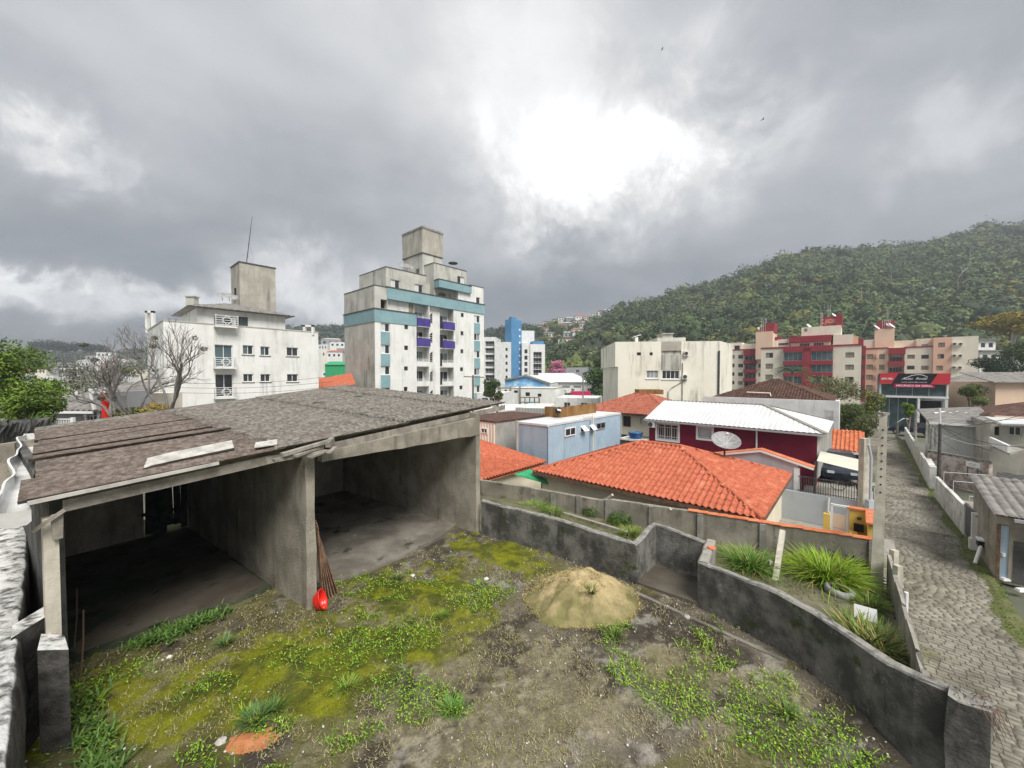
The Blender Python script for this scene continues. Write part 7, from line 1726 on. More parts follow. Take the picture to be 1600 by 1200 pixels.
	m.build('aerial', 'iron_white', t); small_dish(t, f.pt(f.t(X5(355)), r[3]+.6, -1), 1.0)
	m = MB(); fbox(m, f, f.t(X5(430)), f.t(X5(500)), zt-2, f.z(1205, Y5(335)), -1, 5); m.build('penthouse_wall', 'cream_pale', t); m = MB(); fbox(m, f, f.t(X5(475)), f.t(X5(524)), zt-2, f.z(1213, Y5(298)), 1, 5); m.build('penthouse_wall', 'red_paint', t)
	m = MB(); fbox(m, f, f.t(X5(60)), f.t(X5(190)), zt-.1, f.z(1150, Y5(345)), 2, 7); fbox(m, f, f.t(X5(190)), f.t(X5(330)), zt-.1, f.z(1170, Y5(352)), 3, 7); m.build('penthouse_wall', 'cream_pale', t)
	r = R5b(132, 370, 175, 410); window(t, f, r, 'three|frame_dark|glass', depth=-.04, off=2)
	# --- right wing
	f = Fc(1400, 100, -V_); R6 = lambda a, b, c, d: f.rect(X6(a), Y6(b), X6(c), Y6(d)); H3 = 95*.175*100/FPX; zt = f.z(1400, Y6(366))
	s = [X6(v) for v in (150, 182, 385, 528, 778)]; ts = [f.t(v) for v in s]
	m = MB(); fbox(m, f, ts[0], ts[1], GZ, f.z(1350, Y6(345)), -.6, 10); m.build('red_strip', 'red_paint', t)
	m = MB()
	for k in range(4): z = f.z(1350, Y6(440))-H3*k; fbox(m, f, f.t(X6(156)), f.t(X6(176)), z-.5, z+.3, -.75, -.6)
	m.build('air_conditioner', 'frame_dark', t)
	lad = lambda r, n=4: [(r[0], r[1], r[2]-H3*k, r[3]-H3*k) for k in range(n)]
	h1 = lad(R6(190, 420, 250, 464), 4)+lad(R6(303, 420, 352, 464), 4); shell(t, f, ts[1], f.t(X6(285)), 11, GZ, zt, [r for r in h1 if r[1] < f.t(X6(280))], 'peach', roof=False); shell(t, f, f.t(X6(285)), ts[2], 11, GZ, zt, [r for r in h1 if r[0] > f.t(X6(290))], 'peach_pale', roof=False)
	for i, r in enumerate(h1): window(t, f, r, 'two|frame_dark|shutter', depth=.1)
	m = MB()
	for k in range(4):
		z = f.z(1368, Y6(445))-H3*k; fbox(m, f, f.t(X6(272)), f.t(X6(288)), z-.3, z+.8, -.4, -.01)
	m.build('air_conditioner', 'peach', t)
	h2 = lad(R6(552, 425, 620, 460), 4)+lad(R6(678, 425, 745, 460), 4); shell(t, f, ts[3], ts[4], 11, GZ, zt, h2, 'cream_pale', roof=False)
	for i, r in enumerate(h2): window(t, f, r, 'three|frame_dark|glass' if i % 5 else 'three|frame_dark|shutter', depth=.1)
	m = MB(); fbox(m, f, ts[2], ts[3], GZ, zt, 1.3, 11); m.build('recess_wall', 'cream_pale', t)
	m = MB(); fbox(m, f, ts[2], ts[3]+.1, f.z(1400, Y6(420)), f.z(1400, Y6(364)), -1.2, 1.3); m.build('red_band', 'red_paint', t)
	for k in range(4): m = MB(); z = f.z(1400, Y6(525))-H3*k; fbox(m, f, ts[2]-.05, ts[3], z, z+1.25, -1.2, .4); m.build('balcony_front', 'red_paint', t); window(t, f, (ts[2]+.3, ts[3]-.3, z+1.2, z+H3-.3), 'four|white_clean|glass', depth=1.2)
	for a, b in ((ts[1], ts[2]), (ts[3], ts[4])): m = MB(); fbox(m, f, a, b, zt, zt+.3, -.12, 11); m.build('roof_edge', 'red_paint', t)
	m = MB(); r = R6(262, 186, 440, 360); fbox(m, f, r[0], r[1], zt, r[3], 2, 8); m.build('tank_tower', 'peach_pale', t); r4 = R6(282, 98, 438, 186); m = MB(); fbox(m, f, r4[0], r4[1], r[3]-.1, r4[3]-.4, 3.5, 8); m.build('red_tower', 'red_paint', t)
	m = MB()
	for px in (330, 350, 370, 385, 400): x = f.t(X6(px)); m.tube([f.pt(x, r[3], 3), f.pt(x, r4[3]+(2.5 if px == 370 else 0), 3)], .05, 4)
	m.build('aerial', 'iron_white', t)
	for px, dz in ((270, .4), (378, .6), (405, .6)): small_dish(t, f.pt(f.t(X6(px)), r[3]+dz, 2.5), .9)
	m = MB(); fbox(m, f, f.t(X6(162)), f.t(X6(262)), zt, f.z(1357, Y6(285)), 2.3, 8); m.build('penthouse_wall', 'cream_pale', t); m = MB(); fbox(m, f, f.t(X6(440)), f.t(X6(640)), zt, f.z(1415, Y6(290)), 3, 8); fbox(m, f, f.t(X6(640)), ts[4], zt, f.z(1440, Y6(276)), 2, 8); m.build('penthouse_wall', 'cream', t)
	window(t, f, R6(684, 322, 746, 364), 'two|white_clean|glass_pale', depth=-.04, off=2)
	# end block
	u0, u1, u2 = ts[4]+.02, f.t(X6(943)), f.t(X6(1178)); zt2 = f.z(1500, Y6(264)); h3 = [R6(822, 318, 880, 360), R6(818, 420, 876, 460), R6(810, 523, 868, 565)]; h3 += [(a, b, c-H3, d-H3) for a, b, c, d in h3[-1:]]
	shell(t, f, u0, u1, 14, GZ, zt2, h3, 'peach', o0=-.8)
	for i, r in enumerate(h3): window(t, f, r, 'two|frame_dark|shutter,glass' if i == 1 else 'two|frame_dark|shutter', depth=.1, off=-.8)
	shell(t, f, u1+.01, u2, 14, GZ, zt2, [], 'cream_pale', o0=-.78)
	fo = Fc(1400, 100, -V_); fo.O = f.O-f.inn*.8
	for k in range(4):
		for a in (955, 1008): z0 = Y6(316+105*k); ac_unit(t, fo, X6(a), z0, X6(a+32), Y6(342+105*k), .6)
complex_()
def shop():
	X = lambda x: 1365+x*.08125; Yq = lambda y: 575+y*.08125
	f = Fc(1430, 50, -V_); t0, t1 = f.t(1374.5), f.t(1482); t = thing('workshop', f.pt(0, GZ), 'glass fronted repair shop with a red and black sign band closing the lane', 'shop')
	zs0, zs1 = f.z(1430, 599.7), f.z(1430, 583.6); zb = f.z(1430, 619.5); zg = GZ
	m = MB(); fbox(m, f, t0, t1, GZ, zs1-.2, 3.2, 9); m.build('wall', 'grey_house', t)
	m = MB(); fbox(m, f, t0-.05, t1+.05, zs0, zs1, -.5, 3.3); m.build('sign_band', 'sign_black', t)
	def para(a, b, c, d, mat):
		m = MB(); v = [f.pt(f.t(X(a)), zs0-.01, -.52), f.pt(f.t(X(b)), zs0-.01, -.52), f.pt(f.t(X(c)), zs1+.01, -.52), f.pt(f.t(X(d)), zs1+.01, -.52)]; k = f.inn*-.05; m.hexa([v[0]+k, v[1]+k, v[1], v[0], v[3]+k, v[2]+k, v[2], v[3]]); m.build('sign_panel', mat, t)
	para(105, 338, 470, 120, 'sign_red'); para(1085, 1455, 1468, 1225, 'sign_red')
	zc = (zs0+zs1)/2
	put_text(t, f, '3879-7801', f.t(X(255)), zc-.05, .36, 'sign_white', -.59, width=(f.t(X(365))-f.t(X(140))), bold=True)
	put_text(t, f, 'Auto  Rode', f.t(X(770)), zc+.0, .42, 'sign_white', -.54, width=(f.t(X(1015))-f.t(X(530))), shear=.4)
	put_text(t, f, 'www.autorode.com.br', f.t(X(770)), zs0+.22, .2, 'sign_white', -.54, width=(f.t(X(1015))-f.t(X(515))))
	m = MB(); pts = [(530, 215), (640, 180), (720, 145), (830, 128), (930, 135), (1010, 165), (1030, 190)]; m.tube([f.pt(f.t(X(a)), f.z(X(a), Yq(b)), -.54) for a, b in pts], [.01, .03, .035, .03, .03, .025, .008], 5); m.build('car_logo', 'sign_white', t)
	zq0 = f.z(X(760), Yq(375)); q0, q1 = f.t(X(395)), f.t(X(1165)); m = MB(); fbox(m, f, q0, q1, zq0, zs0-.01, -.5, -.42); m.build('banner', 'sign_pink', t)
	put_text(t, f, 'MECÂNICA EM GERAL', (q0+q1)/2, (zq0+zs0)/2-.02, .3, 'sign_white', -.52, width=(q1-q0)*.9, bold=True)
	window(t, f, (t0+.15, t1-.15, zb+.05, zs0-.02), 'four|alu|glass_teal', depth=.0, name='shop_glazing')
	m = MB(); fbox(m, f, t0-.1, t1+.05, zb-.18, zb+.03, -.3, .4); m.build('white_beam', 'white_clean', t)
	for a, b in ((t0-.1, t0+.12), (f.t(X(855)), f.t(X(900))), (t1-.25, t1)):
		m = MB(); fbox(m, f, a, b, GZ, zb-.18, -.25, .1); m.build('column', 'white_clean', t)
	for a in (t0, t1-.14): m = MB(); fbox(m, f, a, a+.14, zb+.03, zs0, -.2, .1); m.build('column', 'white_clean', t)
	window(t, f, (t0+.15, f.t(X(850)), GZ+.1, zb-.2), 'four|alu|glass_teal', depth=.5, name='shop_glazing')
	m = MB(); fbox(m, f, f.t(X(900)), t1-.25, GZ, zb-.2, 2.6, 3.1); m.build('dark_bay', 'void', t)
	m = MB(); fbox(m, f, f.t(X(905)), t1-.3, zb-.5, zb-.35, .2, 2.); m.build('roller_box', 'alu', t)
shop()
cp = D(1416, 661, 47); car('parked_car', (cp.x-.4, cp.y-1.0, ROADZ), math.atan2(-.6665, .7455)+math.pi, 'dark car parked in front of the repair shop at the end of the lane', 'car_paint')
# ------------------------------------------------------------------ brown roofed house
def brown_house():
	f = Fc(1101, 36, -V_); A = f.pt(0, 0, 0); e = f.d; L_ = f.t(1312); z = 2.95
	t = thing('tiled_house', f.pt(0, GZ), 'house under a dark brown tiled roof with a peeling white wall in front of it', 'house')
	m = MB(); fbox(m, f, 0, L_, GZ, z, 0, .25); fbox(m, f, L_-.25, L_, GZ, z-.05, .25, 2.5); m.build('parapet_wall', 'white_paint', t)
	m = MB(); fbox(m, f, L_-.9, L_-.3, GZ, z-.75, .0, 3); m.build('side_wall', 'cream', t)
	B = f.pt(.9, 0, .5); c, r0, r1, faces = hip(B, e, U, L_-1.6, 8.5, z-.1, 1.65, .3, 4.1, 4.1); m = MB(); hip_deck(m, c, r0, r1, 1, 1); m.build('roof_deck', 'tile_brown', t)
	tile_faces(t, faces, 'tile_brown', 0)
	for a, b in ((c[0], r0), (c[1], r1), (c[2], r1), (c[3], r0), (r0, r1)): ridge_caps(t, a, b, 'tile_brown')
	m = MB(); fbox(m, f, .95, L_-1.8, GZ, z-.12, .6, 8.8); m.build('wall', 'cream', t)
	m = MB(); m.tube([f.pt(f.t(1163), z+.45, 1.1), f.pt(f.t(1200), z+.42, 1.1), f.pt(f.t(1203), z+.2, .6)], .06, 6); m.build('roof_pipe', 'cream_pale', t)
brown_house()
# ------------------------------------------------------------------ houses right of the lane
def right_side():
	g = random.Random(8)
	def lane_wall(name, lab, pts, h0, h1, th, mat, cat='wall', par=None):
		a, b = pts; d = (b-a).normalized(); s = Vector((-d.y, d.x, 0)); s = s if s.dot(NRM) > 0 else -s; m = MB(); n = max(2, int((b-a).length/.6)); vs = []
		for i in range(n+1):
			p = a.lerp(b, i/n); z = ROADZ+h0+(h1-h0)*i/n+g.gauss(0, .012)
			for q, zz in ((p, ROADZ-.1), (p, z), (p+s*th, z+g.gauss(0, .01)), (p+s*th, ROADZ-.1)): vs.append((q.x, q.y, zz))
		m.add(vs, [(i*4+k, i*4+k+1, i*4+5+k, i*4+4+k) for i in range(n) for k in range(3)]+[(0, 1, 2, 3), (n*4, n*4+3, n*4+2, n*4+1)])
		t = par or thing(name, a, lab, cat); m.build('masonry', mat, t); return t
	gp = lambda px, py: P(px, py, ROADZ)
	# white stained wall, gate, grey garage
	w0, w1 = gp(1460, 778), gp(1504, 836)
	lane_wall('lane_wall', 'white stained low wall along the right side of the lane, nearest one before the dark gate', (w0, w1), 1.25, 1.35, .14, 'lane_white')
	f = Fc(1504, w1.y, (w1-w0).normalized()); f.O = Vector((w1.x, w1.y, 0)); f.d = Vector((-U.x, -U.y, 0)); f.inn = NRM.copy()
	t = thing('gate', w1, 'dark sheet metal gate beside the grey garage on the lane', 'gate'); m = MB(); fbox(m, f, .1, 1.9, ROADZ+.12, ROADZ+1.38, .05, .09); m.build('gate_leaf', 'frame_dark', t); m = MB(); fbox(m, f, 1.92, 2.1, ROADZ, ROADZ+1.55, -.05, .14); fbox(m, f, 1.86, 2.14, ROADZ, ROADZ+.5, -.1, .2); m.build('gate_post', 'white_paint', t)
	m = MB(); fbox(m, f, -.0, .1, ROADZ+.05, ROADZ+1.45, .0, .12); m.build('gate_post', 'white_stain', t); m = MB(); fbox(m, f, 0, 2.1, ROADZ+1.4, ROADZ+1.47, .03, .12); m.build('gate_rail', 'iron', t)
	t = thing('garage', lane(3.75, 21.4), 'grey rendered garage with a corrugated roof and a pale blue door on the lane', 'garage')
	far, cor = lane(3.75, 25.05, 0), lane(3.75, 21.4, 0); fg = Fc(1565, 13.4, NRM); fg.O = cor.copy(); fg.inn = U.copy()
	m = MB(); fl = Fc(1565, 13.4, -U); fl.O = far.copy(); fl.d = -U; fl.inn = NRM.copy(); fl.wall(m, 0, 3.65, ROADZ-.1, (.6, .1), [], .1); dr = (fg.t(1571.5), fg.t(1585), ROADZ+.08, -.28)
	fg.wall(m, 0, 6, ROADZ-.1, .08, [dr], .12); m.build('wall', 'concrete_shed', t)
	m = MB(); fbox(m, fg, -.02, 6, -.22, .06, -.1, 0); m.build('lintel', 'concrete_mid', t)
	m = MB(); fbox(m, fg, dr[0], dr[1], dr[2], dr[3], .03, .07); m.build('door', 'blue_panel', t); m = MB(); fbox(m, fg, dr[0]-.09, dr[0]-.01, ROADZ, dr[3], -.04, .03); m.build('door_frame', 'wood_brown', t)
	m = MB(); p = fg.pt(dr[1]-.12, -1.3, .0); m.box(p.x-.04, p.x+.04, p.y-.04, p.y+.04, p.z-.06, p.z+.06); m.build('handle', 'white_clean', t)
	m = MB(); fbox(m, fg, dr[1]+.1, 5.9, ROADZ, -.75, -.02, .0); m.build('dark_render', 'stone_dark', t)
	rz = lambda k: .16+(k-21.1)*.135
	q = [lane(3.62, 21.05, .14), lane(9.6, 21.05, .14), lane(9.6, 25.2, .72), lane(3.62, 25.2, .72)]; ribbed_roof(t, q, q[3]-q[0], 'fibre_grey', .27, .06)
	m = MB(); m.bar(fg.pt(.3, .05, -.4), fg.pt(6, .03, -.4), .1, .1); m.build('gutter', 'alu', t)
	f = fl; a0 = .2
	p0 = f.pt(a0+1.7, ROADZ+.9, -.1); t5 = thing('downpipe', f.pt(a0+2.3, ROADZ, -.4), 'loose white plastic pipe leaning at the foot of the grey garage', 'pipe'); m = MB(); m.tube([f.pt(a0+1.75, ROADZ+.62, -.06), f.pt(a0+2.5, ROADZ+.08, -.32)], .055, 8); m.build('pipe', 'white_clean', t5)
	t6 = thing('rain_hopper', f.pt(a0+1.7, ROADZ), 'small black rain hopper with a white rim on the grey garage wall', 'hopper'); m = MB(); fbox(m, f, a0+1.5, a0+1.85, ROADZ+.55, ROADZ+.78, -.16, 0); m.build('hopper', 'black_box', t6); m = MB(); fbox(m, f, a0+1.48, a0+1.87, ROADZ+.78, ROADZ+.84, -.18, 0); m.build('rim', 'white_clean', t6)
	# upper lane walls
	lane_wall('lane_wall', 'long white stained wall on the right of the lane, reaching the repair shop', (gp(1413, 684), gp(1443, 748)), 1.2, 1.35, .15, 'lane_white')
	lane_wall('lane_wall', 'short white gate pier wall between the two white lane walls', (gp(1444, 750), gp(1452, 764)), 1.5, 1.4, .3, 'lane_white')
	# yard behind the near wall: white pipe rail and mottled cross wall
	q0 = D(1448, 722, 26.5); q1 = D(1545, 735, 23.2); t7 = thing('cross_wall', (q0.x, q0.y, ROADZ), 'mottled pinkish stone wall across the yard right of the lane', 'wall'); m = MB(); zt = D(1490, 714, 25).z
	d = Vector((q1.x-q0.x, q1.y-q0.y, 0)); nn = Vector((-d.y, d.x, 0)).normalized(); k = [Vector((q0.x, q0.y, 0)), Vector((q1.x, q1.y, 0))]; m.prism([(p.x, p.y) for p in (k[0], k[1], k[1]+nn*.25, k[0]+nn*.25)], ROADZ-.1, zt); m.build('masonry', 'mottled', t7)
	m = MB(); m.bar(k[0]+nn*.12+Vector((0, 0, zt+.12)), k[1]+nn*.12+Vector((0, 0, zt+.12)), .2, .1)
	for i in range(9): p = k[0].lerp(k[1], i/8)+nn*.12; m.box(p.x-.05, p.x+.05, p.y-.05, p.y+.05, zt, zt+.12)
	m.build('coping', 'concrete_mid', t7)
	t8 = thing('notice_board', D(1528, 728, 24), 'small blank white notice board on the mottled stone wall', 'notice board'); ff = Fc(1519, 23.6, d.normalized()); r = ff.rect(1519, 722, 1540, 730); m = MB(); fbox(m, ff, r[0], r[1], r[2], r[3], -.25, -.2); m.build('board', 'white_clean', t8)
	for j in range(2):
		m = MB(); z = r[2]+(r[3]-r[2])*(.35+.3*j); fbox(m, ff, r[0]+(r[1]-r[0])*.2, r[1]-(r[1]-r[0])*.2, z-.015, z+.015, -.258, -.25); m.build('print_line', 'grey_house', t8)
	for p in (r[0]+.05, r[1]-.1): m = MB(); fbox(m, ff, p, p+.04, r[2]-.6, r[2], -.24, -.2); m.build('leg', 'iron', t8)
	m = MB(); a, b = w0+NRM*.4, w1+NRM*.4
	m.prism([(p.x, p.y) for p in (w0+NRM*.15, w1+NRM*.15, w1+NRM*4, w0+NRM*4)], GZ, ROADZ+.1); o = m.build('yard_paving', 'concrete_mid'); tag(o, kind='structure')
	t9 = thing('pipe_rail', w0+NRM*.3, 'thin white pipe frame standing behind the near white lane wall', 'rail'); m = MB()
	for s, h in ((.15, 1.75), (.5, 1.75), (.97, 1.75)):
		p = w0.lerp(w1, s)+NRM*.2; m.tube([(p.x, p.y, ROADZ), (p.x, p.y, ROADZ+h), (p.x+NRM.x*1.6, p.y+NRM.y*1.6, ROADZ+h+.1)], .018, 6)
	m.build('frame', 'iron_white', t9)
	# white house with the worn grey roof
	f = Fc(1466, 28.3, -V_); z = f.z(1466, 661); x1 = f.t(1552); t10 = thing('grey_roofed_house', f.pt(0, GZ), 'white house under a worn flat grey roof with a patch of peeled paint', 'house')
	m = MB(); fbox(m, f, 0, x1, GZ, z, 0, .2); m.build('wall', 'white_stain', t10)
	fs = Fc(1466, 28.3, U); fs.O = f.pt(0, 0); fs.inn = -V_*1.; fs.inn = Vector((f.d.x, f.d.y, 0)); L_ = fs.t(1447); hs = [(.4, 1.3, z-1.9, z-.4), (1.8, 2.6, z-1.9, z-.4), (3.6, 4.6, z-2.2, z-.4)]
	m = MB(); fs.wall(m, 0, 6, GZ, z, hs, .15); m.build('wall', 'white_stain', t10)
	for r in hs: window(t10, fs, r, 'two|white_clean|glass', depth=.1)
	rA, rB, rC, rD = f.pt(-.45, z+.08, -.5), f.pt(x1+.3, z+.02, -.5), f.pt(x1+.5, z+.95, 7), f.pt(-.45, z+.55, 7.2)
	m = MB(); m.hexa([p-Vector((0, 0, .1)) for p in (rA, rB, rC, rD)]+[rA, rB, rC, rD]); m.build('roof', 'fibre_grey', t10); m = MB(); m.bar(rA-Vector((0, 0, .06)), rB-Vector((0, 0, .06)), .06, .14); m.build('fascia', 'white_clean', t10)
	for k in range(5):
		m = MB(); p = rA.lerp(rB, .25+.12*k).lerp(rD.lerp(rC, .25+.12*k), .6+.06*(k % 2)); m.hexa([p+Vector(v) for v in ((-.2, -.1, -.0), (.25, -.12, 0), (.3, .12, .08), (-.15, .1, .08), (-.2, -.1, .02), (.25, -.12, .02), (.3, .12, .1), (-.15, .1, .1))]); m.build('white_patch', 'white_clean', t10)
	# neighbour with white awning and reddish roof
	f2 = Fc(1553, 23.5, -V_); t11 = thing('grey_house', f2.pt(0, GZ), 'grey two storey house with a white awning at the right edge behind the lane', 'house'); z2 = f2.z(1575, 664)
	hs = [f2.rect(1583, 668, 1604, 682), (f2.t(1560), f2.t(1568), f2.z(1564, 682), f2.z(1564, 668))]; L2 = 4.5; m = MB(); f2.wall(m, 0, L2, GZ, z2, hs, .2, 0, .5); m.face([f2.pt(0, GZ, .5), f2.pt(0, GZ, 6), f2.pt(0, z2, 6), f2.pt(0, z2, .5)]); m.build('wall', 'beige_stain', t11); window(t11, f2, hs[0], 'two|white_clean|glass', depth=.12, off=.5); window(t11, f2, hs[1], 'one|wood_brown|wood_dark', depth=.12, off=.5)
	a, b, c, dd = D(1566, 662, 23.2), D(1625, 663, 21.6), D(1640, 655, 25.5), D(1539, 651, 27.2); m = MB(); k = Vector((0, 0, -.1)); m.hexa([p+k for p in (a, b, c, dd)]+[a, b, c, dd]); m.build('awning', 'roof_white', t11)
	A = D(1540, 648, 29); c4, r0, r1, fcs = hip(Vector((A.x, A.y, 0)), -V_, U, 6, 6, A.z, 1.0, .3, 3, 3); m = MB(); hip_deck(m, c4, r0, r1, 1, 1); m.build('roof', 'tile_brown', t11)
	# white balcony parapet and stair
	m = MB(); p, q = D(1547, 688, 23.4), D(1577, 702, 20.8); m.bar(p, q, .12, .42); m.build('balcony_front', 'white_paint', t11); m = MB(); m.hexa([D(1547, 697, 23.4), D(1577, 711, 20.8), D(1600, 706, 21.5), D(1560, 692, 24.)]+[v+Vector((0, 0, .12)) for v in (D(1547, 697, 23.4), D(1577, 711, 20.8), D(1600, 706, 21.5), D(1560, 692, 24.))]); m.build('balcony_slab', 'concrete_mid', t11)
	# dark roof strip behind the garage
	t12 = thing('dark_roof', D(1580, 748, 17.5), 'dark ribbed roof edge behind the corrugated garage roof', 'roof'); ribbed_roof(t12, [D(1556, 744, 19.), D(1640, 762, 15.6), D(1650, 752, 17.2), D(1558, 736, 20.5)], Vector((.6, .75, .1)), 'iron', .3, .06)
	# ---- peach house and its neighbours further up
	f3 = Fc(1556, 46, (-V_+U*.4).normalized()); t13 = thing('peach_house', f3.pt(0, GZ), 'plain peach coloured house with a grey roof at the right edge', 'house'); zt = f3.z(1575, 597); m = MB(); fbox(m, f3, 0, 9, GZ, zt, 0, 8); m.build('wall', 'peach_pale', t13)
	a, b, c, dd = f3.pt(-.5, zt, -.6), f3.pt(9.5, zt, -.6), f3.pt(9.5, zt+1.2, 5), f3.pt(-.5, zt+1.2, 5); m = MB(); m.hexa([p-Vector((0, 0, .08)) for p in (a, b, c, dd)]+[a, b, c, dd]); m.build('roof', 'fibre_grey', t13)
	f4 = Fc(1490, 56, -V_); zt = f4.z(1515, 597); x1 = f4.t(1556); t14 = thing('white_house', f4.pt(0, GZ), 'white house with dark openings under a grey hipped roof, right of the repair shop', 'house'); hs = [f4.rect(1486+2, 612, 1497, 630), f4.rect(1527, 610, 1540, 620), f4.rect(1545, 602, 1553, 622)]
	shell(t14, f4, -.4, x1, 7, GZ, zt, hs, 'cream_pale', roof=False, reveal=.3)
	for r in hs: window(t14, f4, r, 'two|white_clean|glass', depth=.2)
	c, r0, r1, _ = hip(f4.pt(-.4, 0), f4.d, f4.inn, x1+.4, 7, zt, 1.1, .5, 2.5, 2.5); m = MB(); hip_deck(m, c, r0, r1, 1, 1); m.build('roof', 'fibre_grey', t14)
	for px0, px1, yt, Y, lab, mat in ((1527, 1554, 531, 112, 'white house with a flat grey roof high behind the complex on the right', 'white_paint'), (1530, 1560, 549, 104, 'white terraced house with a brown band under the flat grey roofed house', 'white_paint'), (1557, 1600, 552, 120, 'pale house half hidden by the dark tree at the right edge', 'cream_pale')):
		f5 = Fc(px0, Y, (1, -.05)); t = thing('white_house', f5.pt(0, GZ), lab, 'house'); w_ = f5.t(px1); zt = f5.z(px0, yt); hs = [(w_*.15, w_*.4, zt-2.2, zt-.9), (w_*.6, w_*.85, zt-2.2, zt-.9)]; shell(t, f5, 0, w_, 8, GZ, zt, hs, mat)
		for r in hs: window(t, f5, r, 'two|frame_dark|glass', depth=.1)
		m = MB(); fbox(m, f5, -.5, w_+.5, zt+.01, zt+.3, -.8, 8.5); m.build('roof', 'fibre_grey', t)
		if 'brown band' in lab: m = MB(); fbox(m, f5, 0, w_, zt-3.2, zt-2.5, -.3, 0); m.build('brown_band', 'wood_rust', t)
	for k, (py0, py1) in enumerate(((597, 588), (604, 596), (612, 604))): a, b = D(225, py0, 30), D(520, py1, 37); m = MB(); m.tube([a.lerp(b, i/12)-Vector((0, 0, .35*math.sin(math.pi*i/12))) for i in range(13)], .013, 4); tag(m.build('overhead_wire', 'wire', None, origin=a), 'thin dark wire in front of the low white apartment block', 'wire', 'wires in front of the white block')
	# ---- lamp posts and wires along the lane
	for px, py0, Y, lab in ((1469, 662, 23.5, 'dark steel street post in front of the white house wall'), (1456, 669, 27, 'slim grey street post left of the dark steel one'), (1431, 640, 40, 'distant wooden street pole beside the long lane wall'), (1402, 660, 43, 'bent pole with a lamp arm near the end of the lane')):
		p = D(px, py0, Y); t = thing('street_pole', (p.x, p.y, ROADZ), lab, 'pole'); m = MB(); m.tube([(p.x, p.y, ROADZ-.1), (p.x, p.y, p.z)], [.1 if Y < 30 else .14, .07 if Y < 30 else .1], 8); m.build('shaft', 'iron' if px == 1469 else 'concrete_mid', t)
		if px == 1469: m = MB(); m.tube([p-Vector((0, 0, .1)), p+Vector((-.05, 0, .95))], .05, 6); m.build('white_head', 'white_paint', t)
		if 'lamp' in lab: m = MB(); m.tube([p, p+Vector((.7, 0, .45)), p+Vector((1.3, 0, .35))], .05, 6); m.build('lamp_arm', 'white_paint', t)
	def wire(a, b, sag, lab):
		a = Vector(a); b = Vector(b); m = MB(); n = 14; m.tube([a.lerp(b, i/n)-Vector((0, 0, sag*math.sin(math.pi*i/n))) for i in range(n+1)], .012, 4); o = m.build('overhead_wire', 'wire', None, origin=a)
		tag(o, lab, 'wire', 'overhead wires on the right'); o.data.materials[0] = MT['iron_white'] if sag > .5 else MT['wire']
	lab = 'thin overhead wire strung across the yards right of the lane'
	p1 = D(1469, 665, 23.5); p2 = D(1456, 672, 27); wire(D(1420, 655, 36), p1, .3, lab); wire(p1, D(1640, 635, 15), .3, lab); wire(p2, D(1640, 690, 17), .6, lab); wire(p1, D(1550, 705, 23), .2, lab); wire(p1, D(1560, 640, 30), .1, lab); wire(D(1431, 643, 40), D(1466, 695, 26), .1, lab); wire(D(1374, 690, 10.9), D(1440, 662, 30), .3, lab); wire(D(1420, 650, 38), D(1640, 650, 20), .4, lab); wire(p1, D(1610, 700, 18), .3, lab); wire(p2, D(1500, 705, 24), .2, lab); wire(D(1466, 690, 24), D(1545, 655, 25), .1, lab)
	# parked on the verge: scraps
	for px, py in ((1571, 905), (1596, 922)):
		p = P(px, py, ROADZ+.05); m = MB(); m.hexa([p+Vector(v) for v in ((-.16, -.08, -.03), (.15, -.1, -.03), (.18, .08, -.03), (-.14, .1, -.03), (-.13, -.06, .05), (.12, -.07, .04), (.14, .06, .05), (-.12, .07, .05))]); o = m.build('concrete_scrap', 'white_paint', None, origin=p); tag(o, 'white concrete scrap on the mossy verge, %s one' % ('upper' if px < 1580 else 'lower'), 'scrap')
mk('mottled', (.36, .27, .24), (.56, .5, .46), 3.5, contrast=(.42, .58), spots=((.22, .2, .18), 2.2, .56, .68), bump=.6, bscale=12)
right_side()
